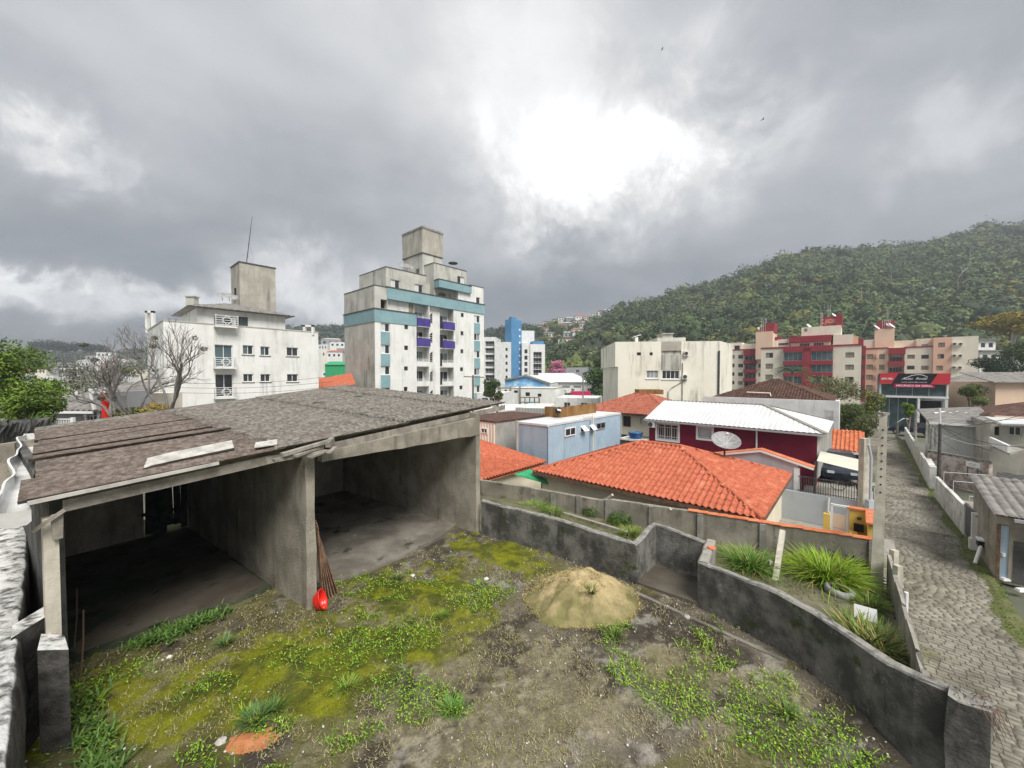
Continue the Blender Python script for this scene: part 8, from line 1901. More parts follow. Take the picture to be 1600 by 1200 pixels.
# ================================================================== LEFT NEIGHBOURS
def left_side():
	# earth yard and dark stone wall beyond the boundary wall
	q = [BW_P+BW_D*0+Vector((-.5, -.3, 0)), BW_P+BW_D*17+Vector((-.5, -.3, 0)), Vector((-26, 16, 0)), Vector((-22, 2, 0))]
	m = MB(); m.prism([(p.x, p.y) for p in q], GZ, 1.18); o = m.build('neighbour_yard', 'earth'); tag(o, kind='structure')
	a, b = D(-60, 745, 12.5), D(46, 700, 14.2); t = thing('stone_wall', (a.x, a.y, 1.1), 'dark mossy stone retaining wall below the green tree at the left edge', 'wall'); g = random.Random(6)
	m = MB(); n = 30; vs = []; lv = 8; zt = D(20, 659, 14).z
	for i in range(n+1):
		p = a.lerp(b, i/n)
		for k in range(lv): vs.append((p.x+g.gauss(0, .05)+.04*k, p.y+g.gauss(0, .05)+.07*k, 1.1+(zt-1.1)*k/(lv-1)+(g.gauss(0, .08) if k == lv-1 else 0)))
		vs.append((p.x-.3, p.y+.9, zt+.05))
	r = lv+1; m.add(vs, [(i*r+k, i*r+k+1, (i+1)*r+k+1, (i+1)*r+k) for i in range(n) for k in range(r-1)]); m.build('masonry', 'stone_dark', t)
	m = MB(); m.bar(D(0, 742, 12.2), D(34, 738, 12.4), .2, .16); m.build('coping', 'concrete_mid', t)
	# grey house with ribbed roof and white edging
	X = lambda x: x*.1625; Y = lambda y: 520+y*.1625
	f = Fc(83, 24, (1, -.05)); x1 = f.t(151); t = thing('grey_house', f.pt(0, GZ), 'grey house with a ribbed grey roof and an arched white window behind the shed', 'house'); ze = f.z(110, 641); zr = f.z(110, 600)
	wr = f.rect(135, 642, 153, 663); m = MB(); f.wall(m, -.6, x1+1.2, GZ, ze-.1, [wr], .15); m.build('wall', 'grey_house', t); window(t, f, wr, 'three|white_clean|glass', depth=.1)
	m = MB()
	ce = ((wr[0]+wr[1])/2, wr[3]-.35)
	pts = [f.pt(ce[0]+.5*math.cos(a), ce[1]+.5*math.sin(a), -.05) for a in np.linspace(0, math.pi, 13)]; m.tube(pts, .06, 6); m.bar(f.pt(wr[0]-.04, wr[2], -.04), f.pt(wr[0]-.04, wr[3], -.04), .08, .1, up=(1, 0, 0)); m.bar(f.pt(wr[1]+.04, wr[2], -.04), f.pt(wr[1]+.04, wr[3], -.04), .08, .1, up=(1, 0, 0))
	for a in np.linspace(.3, 2.84, 5): m.tube([f.pt(ce[0], ce[1], -.04), f.pt(ce[0]+.48*math.cos(a), ce[1]+.48*math.sin(a), -.04)], .02, 4)
	m.build('window_surround', 'white_clean', t)
	c0, c1, c2, c3 = f.pt(-.8, ze, -.5), f.pt(x1+.3, ze, -.5), f.pt(f.t(150)+.9, zr, 4.2), f.pt(-.5, zr, 4.2); ribbed_roof(t, [c0, c1, c2, c3], c3-c0, 'fibre_grey', .36, .11)
	m = MB(); m.bar(c0-Vector((0, 0, .08)), c1-Vector((0, 0, .08)), .06, .14); m.build('fascia', 'white_clean', t)
	m = MB(); m.bar(c3+Vector((0, 0, .05)), c2+Vector((0, 0, .05)), .25, .1); m.build('ridge_cap', 'fibre_pale', t)
	f2 = Fc(141, 23.2, (1, -.05)); q = [(f2.t(147.5), f2.z(147, 640)), (f2.t(161), f2.z(161, 640)), (f2.t(161), f2.z(161, 613)), (f2.t(143), f2.z(143, 613))]; m = MB(); m.face([f2.pt(*p) for p in q]); m.face([f2.pt(*p, 3) for p in q]);
	for i in range(4): m.face([f2.pt(*q[i]), f2.pt(*q[(i+1) % 4]), f2.pt(*q[(i+1) % 4], 3), f2.pt(*q[i], 3)])
	m.build('side_gable', 'grey_house', t); m = MB(); m.bar(f2.pt(*q[3], -.05), f2.pt(f2.t(168), q[2][1], -.05), .1, .14); m.bar(f2.pt(*q[3], -.05), f2.pt(*q[0], -.05), .1, .14); m.build('gable_edge', 'white_clean', t)
	p = D(166, 640, 22.9); t2 = thing('red_column', (p.x, p.y, GZ), 'bright red round column with a pale cap beside the grey house', 'column'); m = MB(); m.tube([(p.x, p.y, GZ), (p.x, p.y, D(166, 613, 22.9).z)], .2, 12); m.build('shaft', 'red_plastic', t2); m = MB(); m.box(p.x-.3, p.x+.3, p.y-.3, p.y+.3, D(166, 613, 22.9).z, D(166, 611.5, 22.9).z); m.build('cap', 'white_clean', t2); m = MB(); m.box(p.x+.25, p.x+.42, p.y-.05, p.y+.1, D(166, 640, 22.9).z, D(166, 616, 22.9).z); m.build('ornament', 'wood_rust', t2)
	f6 = Fc(172, 26, (1, .1)); t3 = thing('cream_wall', f6.pt(0, GZ), 'pale cream house wall behind the bare trees', 'wall'); m = MB(); fbox(m, f6, 0, f6.t(215), GZ, f6.z(190, 617), 0, 4); m.build('wall', 'cream_pale', t3)
	# white railing
	f3 = Fc(54, 17.8, (1, -.02)); x1 = f3.t(110); z0, z1 = f3.z(80, 671), f3.z(80, 655); t4 = thing('white_railing', f3.pt(0, z0-1), 'white metal railing with upright bars beyond the low corner of the shed roof', 'railing'); me = MB(); me.box(-.02, .02, -.02, .02, 0, z1-z0); me = me.mesh('baluster', 'iron_white')
	for i in range(15): inst('baluster', me, t4, f3.pt(x1*i/14, z0)-worldloc(t4))
	m = MB(); m.bar(f3.pt(0, z1, 0), f3.pt(x1, z1, 0), .06, .06); m.bar(f3.pt(0, z0+.05, 0), f3.pt(x1, z0+.05, 0), .05, .05); m.build('rail', 'iron_white', t4); m = MB(); fbox(m, f3, x1, x1+.12, z0-1, z1+.08, -.06, .06); fbox(m, f3, -.1, .0, z0-1, z1, -.06, .06); m.build('post', 'white_clean', t4)
	m = MB(); fbox(m, f3, -1, x1+.1, GZ, z0-.05, .1, .3); m.build('base_wall', 'grey_house', t4)
left_side()
# ================================================================== TREES
def ln(*c): return lin(*c)
def lobe_tree(px, py, Y, rx, rz, n, size, col, label, seed, base_z=GZ, k=7, name='tree', group=None, cat='tree', var=.35, trunk_r=.14, bark='bark', flat=1.):
	"""a tree whose crown centre lies on the sight line (px, py) at distance Y"""
	c = D(px, py, Y); g = random.Random(seed); b = Vector((c.x, c.y, base_z)); lobes = []
	for i in range(k):
		a = g.uniform(0, 6.283); q = g.uniform(.15, .75)
		lobes.append((math.cos(a)*rx*q, math.sin(a)*rx*q*.9, c.z-base_z+g.uniform(-.6, .65)*rz, rx*g.uniform(.34, .55), rx*g.uniform(.34, .55), rz*g.uniform(.28, .5)*flat))
	return tree(name, b, lobes, n, size, col, label, seed, trunk_r, bark, group, cat, var=var)
lobe_tree(0, 597, 17.5, 2.3, 2.1, 17000, .075, ln(98, 122, 44), 'leafy bright green tree at the left edge above the dark stone wall', 3, .5, 13, var=.45)
lobe_tree(50, 646, 17.5, .95, .75, 4200, .07, ln(88, 110, 44), 'smaller bright green bush under the leafy tree at the left edge', 13, .5, 7, name='bush', cat='bush')
lobe_tree(766, 607, 50, 1.3, 1.5, 2400, .13, ln(62, 80, 46), 'dark drooping tree in front of the foot of the white tower', 4, k=8)
lobe_tree(778, 618, 47, .8, .6, 900, .12, ln(80, 84, 52), 'small olive bush right of the drooping tree below the white tower', 14, k=5, name='bush', cat='bush')
lobe_tree(938, 597, 85, 4.2, 3.6, 4200, .28, ln(62, 84, 40), 'round green tree right of the long white hall', 5, k=9)
lobe_tree(952, 578, 100, 4.2, 4.2, 3600, .32, ln(70, 86, 44), 'taller tree behind the round one left of the stained cream block', 6, k=8)
lobe_tree(873, 577, 145, 4.6, 3.2, 2600, .38, ln(206, 132, 160), 'pink flowering tree beside the far white building', 7, k=9, var=.25)
lobe_tree(1303, 606, 62, 4.4, 2.6, 3800, .17, ln(112, 114, 72), 'thin olive tree with an open crown in front of the red and cream complex', 8, k=11, trunk_r=.2, bark='bark_grey')
lobe_tree(1322, 650, 39, 2.6, 2.3, 7000, .1, ln(78, 92, 46), 'dense green bush tree between the brown roofed house and the lane', 9, k=11)
lobe_tree(1345, 668, 30, 1.2, 1.4, 3600, .08, ln(92, 98, 58), 'pale leafed shrub behind the annex beside the lane', 19, k=8, name='bush', cat='bush')
lobe_tree(1352, 632, 43, 1.7, 1.9, 3000, .12, ln(104, 112, 56), 'lighter green shrub beside the repair shop', 20, k=7, name='bush', cat='bush')
lobe_tree(1517, 612, 47, 1.7, 1.3, 2300, .11, ln(92, 104, 54), 'small leaning tree in front of the white house right of the repair shop', 10, k=8, trunk_r=.13)
lobe_tree(1530, 630, 46, 1.1, .8, 1300, .11, ln(104, 116, 60), 'light bush at the foot of the small leaning tree', 21, k=5, name='bush', cat='bush')
lobe_tree(1421, 640, 42, .75, .8, 1500, .09, ln(98, 126, 40), 'bright green potted bush beside the repair shop columns', 11, ROADZ, k=5, name='bush', cat='bush')
lobe_tree(1558, 572, 72, 3.6, 2.6, 4200, .2, ln(44, 60, 44), 'dark green tree in front of the pale houses at the right edge', 12, k=9, var=.3)
lobe_tree(1590, 556, 78, 3.8, 3.4, 3600, .24, ln(66, 84, 44), 'mid green tree behind the dark one at the right edge', 22, k=8)
lobe_tree(1578, 508, 118, 9, 4.2, 6500, .42, ln(140, 128, 48), 'broad yellowish tree with bare pale limbs on the slope at the right edge', 15, -2, k=12, trunk_r=.5, bark='bark_pale', flat=.8)
def palm():
	c = D(1238, 578, 76); t = thing('palm_tree', (c.x, c.y, GZ), 'palm tree with drooping fronds in front of the red balconies', 'palm tree'); g = np.random.default_rng(4)
	m = MB(); m.tube([(c.x, c.y, GZ), (c.x+.1, c.y, c.z-2), (c.x, c.y, c.z)], [.3, .22, .18], 8); m.build('trunk', 'bark_grey', t); V = []; n = 26
	for i in range(n):
		a = g.uniform(0, 6.283); L_ = g.uniform(2.6, 3.8); up = g.uniform(.2, 1.0); d = np.array([math.cos(a), math.sin(a), 0]); s = np.array([-d[1], d[0], 0])
		for k in range(14):
			f = (k+1)/14; p = np.array(c)+d*L_*f*.9+np.array([0, 0, up*L_*f*.8-1.5*f*f*L_*.55]); w_ = .75*(1-f*.75)
			for sg in (-1, 1): V += [p, p+d*.16, p+s*sg*w_+d*.35-np.array([0, 0, .3*w_+.1])]
	V = np.array(V); cols = np.array(ln(70, 92, 56))*g.uniform(.6, 1.3, (len(V)//3, 1)); link('fronds', npmesh('fronds', V-np.array([c.x, c.y, GZ]), np.arange(len(V)).reshape(-1, 3), 'leaf', cols), t)
palm()
# landmark trees on the hill
def hill_point(px, py):
	Y = foot(px)
	while Y < ridge(px)+20 and D(px, py, Y).z > hillz(np.array(float(px)), np.array(float(Y))): Y += 1.5
	return Y
for i, (px, py, r, h, lab) in enumerate(((1262, 394, 7, 4, 'spreading tree on the hill skyline, largest of the clump'), (1276, 391, 6, 4.5, 'taller rounded tree at the right end of the skyline clump'), (1246, 399, 5, 3, 'low tree at the left end of the skyline clump'), (1136, 440, 4, 3.5, 'lone dark tree standing up from the left part of the hill skyline'), (972, 478, 5, 6, 'tall dark tree where the hill meets the far village'), (958, 490, 4, 4.5, 'dark tree just left of the tall one above the far village'), (1052, 460, 4, 3.5, 'bushy tree on the lower hill skyline'))):
	Y = min(hill_point(px, py+9), ridge(px)); c = D(px, py, Y); g = random.Random(i); zb = float(hillz(np.array(float(px)), np.array(float(Y))))-1
	lobes = [(g.uniform(-.7, .7)*r, g.uniform(-.4, .4)*r, c.z-zb+g.uniform(-.3, .6)*h, r*g.uniform(.3, .5), r*.4, h*g.uniform(.25, .45)) for _ in range(7)]
	tree('tree', (c.x, c.y, zb), lobes, 700, .8, ln(52, 64, 44), lab, 40+i, .4)
for i, (px, py, r, h) in enumerate(((62, 541, 9, 8), (72, 538, 9, 9), (84, 540, 8, 7), (96, 542, 9, 7), (108, 539, 10, 8), (117, 543, 8, 6), (134, 543, 8, 6), (145, 542, 9, 7), (158, 544, 8, 6), (52, 548, 6, 4))):
	Y = 430; c = D(px, py, Y); g = random.Random(i+90); zb = c.z-11
	lobes = [(g.uniform(-.7, .7)*r, g.uniform(-.4, .4)*r, 11+g.uniform(-.6, .6)*h*.6, r*g.uniform(.35, .55), r*.45, h*g.uniform(.3, .5)) for _ in range(6)]
	tree('tree', (c.x, c.y, zb), lobes, 420, 1.3, ln(54, 66, 56), 'dark tree in the far grove on the left horizon', 60+i, .7, group='trees of the far grove on the left')
def pale_tree():
	px = 1497; Y = hill_point(px, 478); b = D(px, 478, Y); t = thing('pale_tree', b, 'tall bare pale trunked tree on the hillside at the right', 'tree'); g = random.Random(5); m = MB(); top = D(1497, 432, Y)
	m.tube([b-Vector((0, 0, 2)), b.lerp(top, .6), top], [.5, .35, .1], 6); branchy(m, b.lerp(top, .5), (0, 0, 1), 7, .25, 3, g, .6, .2); m.build('trunk', 'bark_pale', t)
	V, F_, cc = leaf_crown([(0, 0, (top-b).z*.85, 4, 4, 5), (2, 0, (top-b).z*.6, 4, 3, 4)], 260, .8, ln(96, 100, 70), 3); link('crown', npmesh('crown', V, F_, 'leaf', cc), t)
pale_tree()
def bare_trees():
	for i, (px, pyb, Y, h, lab, seed, spread, lean) in enumerate(((262, 640, 21, 4.6, 'leafless tree with upright grey branches in front of the white apartment block', 11, .55, (.05, 0)), (214, 645, 23, 4.4, 'leafless tree with arching branches left of the upright one', 23, .75, (-.35, 0)), (190, 640, 20.5, 3.0, 'low leafless tree reaching over the grey ribbed roof', 35, .9, (-.7, 0)))):
		c = D(px, pyb, Y); b = Vector((c.x, c.y, c.z-1.6)); t = thing('bare_tree', b, lab, 'tree'); g = random.Random(seed); m = MB(); tips = []
		m.tube([b-Vector((0, 0, 1.5)), b+Vector((0, 0, .5)), b+Vector((lean[0]*.4, 0, 1.1))], [.17, .14, .12], 8)
		for k in range(4):
			a = 6.283*(k+g.random()*.6)/4; branchy(m, b+Vector((lean[0]*.4, 0, 1.0)), (math.cos(a)*.55+lean[0], math.sin(a)*.45, 1.0), h*.36, .085, 5, g, spread*.62, .16, 3, tips, .74, (2, 3))
		m.build('trunk', 'bark_grey', t)
		cl = g.sample(tips, min(len(tips), 9)); lob = [(p.x-b.x, p.y-b.y, p.z-b.z, .16, .16, .13) for p in g.sample(tips, 4)]+[(lean[0]*.5, 0, 1.4, .2, .2, .2)]
		V, F_, cc = leaf_crown(lob, 500, .05, ln(84, 88, 52), seed); o = link('air_plants', npmesh('air_plants', V, F_, 'leaf', cc), t); tag(o, kind='stuff')
	for k, (px, py, Y, r, col, lab) in enumerate(((205, 655, 19.5, .8, ln(110, 112, 70), 'olive shrub at the foot of the leafless trees'), (240, 640, 19.8, .75, ln(146, 126, 60), 'yellowing shrub at the foot of the upright leafless tree'), (178, 590, 60, 3.5, ln(100, 106, 76), 'hazy grey green tree beyond the leafless trees'), (120, 590, 62, 4.2, ln(92, 100, 72), 'wide grey green tree beyond the grey ribbed roof'))):
		lobe_tree(px, py, Y, r, r*.7, 1500, .06 if Y < 30 else .22, col, lab, 70+k, GZ if Y > 30 else .5, 6, name='bush' if Y < 30 else 'tree', cat='bush' if Y < 30 else 'tree', trunk_r=.05 if Y < 30 else .14)
bare_trees()
# ================================================================== GRASSES AND WEEDS
def blades(C, ang, L_, lean, wd, droop, col, seg=4):
	"""arching grass blades from arrays; C bases (n,3)"""
	n = len(C); d = np.stack([np.cos(ang), np.sin(ang), np.zeros(n)], 1); s = np.stack([-d[:, 1], d[:, 0], np.zeros(n)], 1); V = np.zeros((n, seg+1, 2, 3))
	for k in range(seg+1):
		f = k/seg; out = (lean*f+droop*.5*f*f)*L_; up = L_*f*np.sqrt(np.clip(1-lean**2*.8, .05, 1))-droop*f*f*L_*.55; w_ = wd*(1-f**1.6)*.5+.0004
		p = C+d*out[:, None]; p[:, 2] += up
		V[:, k, 0] = p-s*w_[:, None]; V[:, k, 1] = p+s*w_[:, None]
	base = np.arange(n)[:, None, None]*(seg+1)*2; q = np.array([(2*k, 2*k+1, 2*k+3, 2*k+2) for k in range(seg)])[None]
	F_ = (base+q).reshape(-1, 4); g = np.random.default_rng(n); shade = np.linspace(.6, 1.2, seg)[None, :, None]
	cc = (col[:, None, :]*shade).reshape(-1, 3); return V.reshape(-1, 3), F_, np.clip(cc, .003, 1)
def clump(name, base, n, L_, r, wd, col, label, seed, droop=.8, lean=.55, dry=.12, cat='grass clump'):
	n, L_, droop = (int(n*.5), L_*.88, droop*1.25) if cat == 'grass clump' else (n, L_, droop)
	g = np.random.default_rng(seed); t_ = g.random(n)**.5*r; a0 = g.uniform(0, 6.283, n); C = np.stack([np.cos(a0)*t_, np.sin(a0)*t_, np.zeros(n)], 1)
	ang = a0+g.normal(size=n)*.6; ln_ = L_*g.uniform(.55, 1.1, n); le = np.clip(g.normal(lean, .25, n)*(.4+.6*t_/r), .02, .95)
	cl = np.array(col)[None]*g.uniform(.65, 1.3, (n, 1)); dr = g.random(n) < dry; cl[dr] = np.array(ln(176, 160, 96))*g.uniform(.7, 1.1, (dr.sum(), 1))
	V, F_, cc = blades(C, ang, ln_, le, np.full(n, wd*(1.7 if cat == 'grass clump' else 1))*g.uniform(.6, 1.2, n), g.uniform(.4, 1.1, n)*droop, cl, 5)
	o = link(name, npmesh(name, V, F_, 'leaf_soft', cc), None, base); tag(o, label, cat); return o
def tz(px, py, z=-.85): p = P(px, py, z); return Vector((p.x, p.y, z))
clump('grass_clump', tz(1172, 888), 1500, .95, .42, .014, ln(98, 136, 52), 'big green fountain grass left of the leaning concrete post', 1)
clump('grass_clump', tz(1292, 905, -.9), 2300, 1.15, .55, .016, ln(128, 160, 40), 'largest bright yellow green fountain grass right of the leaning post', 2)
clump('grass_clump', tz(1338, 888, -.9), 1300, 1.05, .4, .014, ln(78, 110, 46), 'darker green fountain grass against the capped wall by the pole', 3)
clump('grass_clump', tz(1357, 950, -.95), 700, .55, .22, .016, ln(96, 128, 42), 'green grass clump between the tyre and the plate fence', 4)
clump('strappy_plant', tz(1352, 1012, -.95), 300, .85, .32, .034, ln(96, 118, 48), 'strappy leaved plant below the white board beside the plate fence', 5, dry=.2, cat='plant')
clump('strappy_plant', tz(1385, 1032, -.95), 220, .8, .25, .03, ln(104, 116, 60), 'strappy plant with yellowing tips behind the long curving wall', 6, dry=.3, cat='plant')
clump('strappy_plant', tz(1330, 990, -.95), 160, .65, .25, .03, ln(88, 106, 48), 'small strappy plant left of the white board', 7, dry=.25, cat='plant')
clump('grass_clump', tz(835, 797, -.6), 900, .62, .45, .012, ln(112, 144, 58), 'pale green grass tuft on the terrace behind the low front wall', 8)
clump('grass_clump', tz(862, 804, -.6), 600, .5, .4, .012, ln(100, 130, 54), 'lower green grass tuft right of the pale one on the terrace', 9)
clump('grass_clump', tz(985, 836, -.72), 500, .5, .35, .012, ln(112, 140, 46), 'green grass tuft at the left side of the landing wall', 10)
clump('grass_clump', tz(1240, 885, -.9), 420, .5, .3, .012, ln(120, 136, 44), 'short yellow green grass just right of the leaning post', 11)
for px, py, r, lab, sd in ((927, 806, .4, 'dark leafy weed bush on the terrace left of the slim post', 31), (970, 818, .48, 'dark leafy weed bush on the terrace right of the slim post', 32)):
	b = tz(px, py, -.72); V, F_, cc = leaf_crown([(0, 0, .2, r, r*.8, .3), (r*.5, .1, .16, r*.6, r*.5, .25), (-r*.5, 0, .14, r*.6, r*.5, .22)], 1500, .035, ln(78, 106, 42), sd); o = link('weed_bush', npmesh('weed_bush', V, F_, 'leaf', cc), None, b); tag(o, lab, 'bush')
def yard_green():
	g = np.random.default_rng(77)
	def scatter(n, blobs, thr, soft=1., x=(-9, 6.6), y=(3.0, 13)):
		X = g.uniform(*x, n); Y = g.uniform(*y, n); ins = inpoly(X, Y, YP); px, py = pxy(X, Y); ins &= (px > -40) & (px < 1640) & (py < 1260)
		X, Y, px, py = X[ins], Y[ins], px[ins], py[ins]
		wob = (fbm(X*1.6, Y*1.6, 3, 4)-.5); wob2 = (fbm(X*5, Y*5, 8, 4)-.5)
		f = field(px+wob*90+wob2*40, py+wob2*40+(fbm(X*1.6+9, Y*1.6, 4, 4)-.5)*60, blobs, soft)+wob2*.4+g.normal(size=len(X))*.1
		k = f > thr
		# keep off the shed slabs
		q = np.stack([X-DIV.x, Y-DIV.y], 1); a = q @ np.array([FD.x, FD.y]); b = q @ np.array([GD.x, GD.y]); k &= ~((b > 1.0) & (a > -.3)) & ~((b > 2.2))
		return X[k], Y[k]
	# leafy weeds and grass in the green patches
	X, Y = scatter(70000, GREEN, .42); n = len(X); C = np.stack([X, Y, np.full(n, .01)], 1)
	pal = np.array([ln(124, 158, 40), ln(106, 142, 44), ln(146, 174, 54), ln(88, 120, 46)]); reg = np.clip((fbm(X*.9, Y*.9, 55, 3)*4.6-.4+g.normal(size=n)*.4).astype(int), 0, 3)
	V, F_, cc = blades(C, g.uniform(0, 6.283, n), g.uniform(.05, .17, n)*(.6+.9*fbm(X*1.2, Y*1.2, 88, 3)), g.uniform(.2, .9, n), g.uniform(.008, .02, n), g.uniform(.2, 1, n), pal[reg]*g.uniform(.6, 1.25, (n, 1)), 3)
	o = link('yard_weeds', npmesh('yard_weeds', V, F_, 'leaf_soft', cc)); tag(o, kind='stuff')
	# broad little leaves
	X, Y = scatter(120000, GREEN, .45); n = len(X); pos = np.stack([X, Y, .03+g.random(n)*.07], 1); nr = g.normal(size=(n, 3))*.5+np.array([0, 0, 1]); nr /= np.linalg.norm(nr, axis=1, keepdims=True); a = np.cross(nr, g.normal(size=(n, 3))); a /= np.linalg.norm(a, axis=1, keepdims=True); b = np.cross(nr, a); s = g.uniform(.009, .024, (n, 1))
	V = np.stack([pos-a*s, pos+b*s*.55, pos+a*s, pos-b*s*.55], 1).reshape(-1, 3); cc = np.array(ln(138, 172, 54))*g.uniform(.55, 1.25, (n, 1))*(1+.2*g.normal(size=(n, 1))*np.array([1, .3, 0])); o = link('yard_leaves', npmesh('yard_leaves', V, np.arange(4*n).reshape(-1, 4), 'leaf_soft', np.clip(cc, .01, 1))); tag(o, kind='stuff')
	# sparse low growth in the moss and olive zones
	X, Y = scatter(52000, MOSS+[(600, 1030, 260, 120), (300, 1090, 200, 90), (700, 1120, 200, 80)], .45, .8); k = g.random(len(X)) < .5; X, Y = X[k], Y[k]; n = len(X); C = np.stack([X, Y, np.full(n, .012)], 1)
	V, F_, cc = blades(C, g.uniform(0, 6.283, n), g.uniform(.025, .07, n), g.uniform(.3, .95, n), g.uniform(.006, .013, n), g.uniform(.2, 1, n), np.array(ln(142, 150, 48))*g.uniform(.5, 1.3, (n, 1)), 2); o = link('moss_tufts', npmesh('moss_tufts', V, F_, 'leaf_soft', cc)); tag(o, kind='stuff')
	# dry straw lying about
	X, Y = scatter(190000, STRAW+[(700, 1050, 420, 160), (1050, 1090, 260, 110), (330, 1070, 240, 90)], .4, .8); k = (fbm(X*2.4, Y*2.4, 67, 3)+g.normal(size=len(X))*.05 > .52) | (g.random(len(X)) < .03); X, Y = X[k], Y[k]; n = len(X); C = np.stack([X, Y, g.uniform(.008, .03, n)], 1); V, F_, cc = blades(C, g.uniform(0, 6.283, n), g.uniform(.015, .07, n), g.uniform(.6, .98, n), g.uniform(.006, .014, n), g.uniform(0, .5, n), np.array(ln(204, 192, 146))*g.uniform(.4, 1.15, (n, 1)), 1); o = link('dry_straw', npmesh('dry_straw', V, F_, 'leaf_soft', cc)); tag(o, kind='stuff')
	# plants along the edge of the left bay floor and the wall foot
	ed = []
	for k in range(330):
		f = g.random()
		if vnoise(np.array(f*9.), np.array(1.5), 3) < .45+.2*g.random(): continue
		p = (DIV+GD*1.25-FD*.4).lerp(PIL+GD*1.35+FD*.2, f)+Vector((g.normal()*.12, g.normal()*.12, 0)); ed.append(p)
	for k in range(140): p = (BW_P+BW_D*g.uniform(2.2, 6.5))+Vector((g.uniform(.5, .95), g.uniform(-.1, .3), 0)); ed.append(p)
	C = [];
	for p in ed:
		for j in range(9): C.append((p.x+g.normal()*.05, p.y+g.normal()*.05, .02))
	C = np.array(C); n = len(C); V, F_, cc = blades(C, g.uniform(0, 6.283, n), g.uniform(.08, .24, n), g.uniform(.2, .8, n), g.uniform(.018, .045, n), g.uniform(.4, 1, n), np.array(ln(96, 128, 60))*g.uniform(.5, 1.25, (n, 1)), 3); o = link('edge_weeds', npmesh('edge_weeds', V, F_, 'leaf_soft', cc)); tag(o, kind='stuff')
	# verge grass
	C = []
	for k in range(5200):
		t = g.uniform(5, 40)**1.0; nn = 3.3+g.random()**.7*.42; p = lane(nn+.12*math.sin(t*1.3), t, ROADZ+.03); C.append(tuple(p))
	C = np.array(C); n = len(C); V, F_, cc = blades(C, g.uniform(0, 6.283, n), g.uniform(.04, .13, n), g.uniform(.2, .8, n), g.uniform(.012, .02, n), g.uniform(.4, 1, n), np.array(ln(104, 122, 52))*g.uniform(.5, 1.2, (n, 1)), 2); o = link('verge_grass', npmesh('verge_grass', V, F_, 'leaf_soft', cc)); tag(o, kind='stuff')
	# terrace cover
	X = g.uniform(-2, 11, 30000); Y = g.uniform(5, 18, 30000); k = inpoly(X, Y, tp); X, Y = X[k], Y[k]; den = fbm(X*.9, Y*.9, 4, 3)+.35*np.exp(-((X-8.5)**2+(Y-11)**2)/5); k = den+g.normal(size=len(X))*.06 > .58; X, Y = X[k], Y[k]; n = len(X); z = -.93+.32*np.clip((12-X)/12, 0, 1)+.35*np.exp(-((X+.2)**2+(Y-15)**2)/3)
	C = np.stack([X, Y, z], 1); V, F_, cc = blades(C, g.uniform(0, 6.283, n), g.uniform(.06, .24, n), g.uniform(.2, .8, n), g.uniform(.008, .016, n), g.uniform(.4, 1, n), np.array(ln(122, 130, 52))*g.uniform(.5, 1.25, (n, 1)), 3); o = link('terrace_grass', npmesh('terrace_grass', V, F_, 'leaf_soft', cc)); tag(o, kind='stuff')
	# pebbles and chips
	n = 3600; X = g.uniform(-8.5, 5.4, n); Y = g.uniform(3.6, 12, n); k = inpoly(X, Y, YP) & (fbm(X*.9, Y*.9, 99, 3) > .42); X, Y = X[k], Y[k]; n = len(X)
	cube = np.array([(-1,-1,-.6),(1,-.9,-.6),(.9,1,-.6),(-1,.8,-.6),(-.6,-.7,.6),(.7,-.5,.5),(.5,.6,.7),(-.7,.5,.5)]); fi = np.array([(0,3,2,1),(4,5,6,7),(0,1,5,4),(1,2,6,5),(2,3,7,6),(3,0,4,7)])
	s = (g.random((n, 1, 1))**3*.014+.004); a = g.uniform(0, 6.283, n); ca, sa = np.cos(a)[:, None], np.sin(a)[:, None]; b = cube[None]*s*(1+.3*g.normal(size=(n, 8, 3))); x = b[:, :, 0]*ca-b[:, :, 1]*sa+X[:, None]; y = b[:, :, 0]*sa+b[:, :, 1]*ca+Y[:, None]; V = np.stack([x, y, b[:, :, 2]+.02], 2).reshape(-1, 3); F_ = (np.arange(n)[:, None, None]*8+fi[None]).reshape(-1, 4)
	o = link('pebbles', npmesh('pebbles', V, F_, 'pebble')); tag(o, kind='stuff')
yard_green()
# single plants one can point to
def yp(px, py): return P(px, py, .01)
for px, py, n, L_, r, wd, col, lab in ((398, 1128, 240, .26, .12, .016, ln(86, 118, 62), 'dark green broad bladed tuft just above the orange brick dust'), (428, 1112, 130, .22, .09, .014, ln(90, 120, 50), 'green tuft right beside the dark broad bladed one'), (705, 1112, 180, .24, .1, .016, ln(100, 142, 60), 'bright green rosette tuft in the middle foreground of the yard'), (352, 1008, 90, .26, .06, .016, ln(96, 130, 70), 'slim pale weed in front of the left bay of the shed'), (543, 1075, 160, .2, .1, .012, ln(120, 150, 56), 'fresh green tuft in the left centre of the yard'), (960, 995, 120, .24, .1, .012, ln(96, 124, 54), 'spiky tuft just below the sand heap'), (1228, 1118, 150, .26, .1, .012, ln(104, 130, 60), 'thin grass tuft near the foot of the long curving wall'), (978, 898, 70, .34, .07, .014, ln(104, 140, 52), 'tall weed at the wall end right of the sand heap'), (690, 965, 120, .18, .1, .012, ln(110, 140, 50), 'low green tuft right of the leaning planks'), (620, 905, 90, .22, .1, .012, ln(96, 124, 50), 'green tuft at the front edge of the right bay floor')):
	clump('weed_tuft', yp(px, py), n, L_, r, wd, col, lab, int(px), dry=.08, cat='weed')
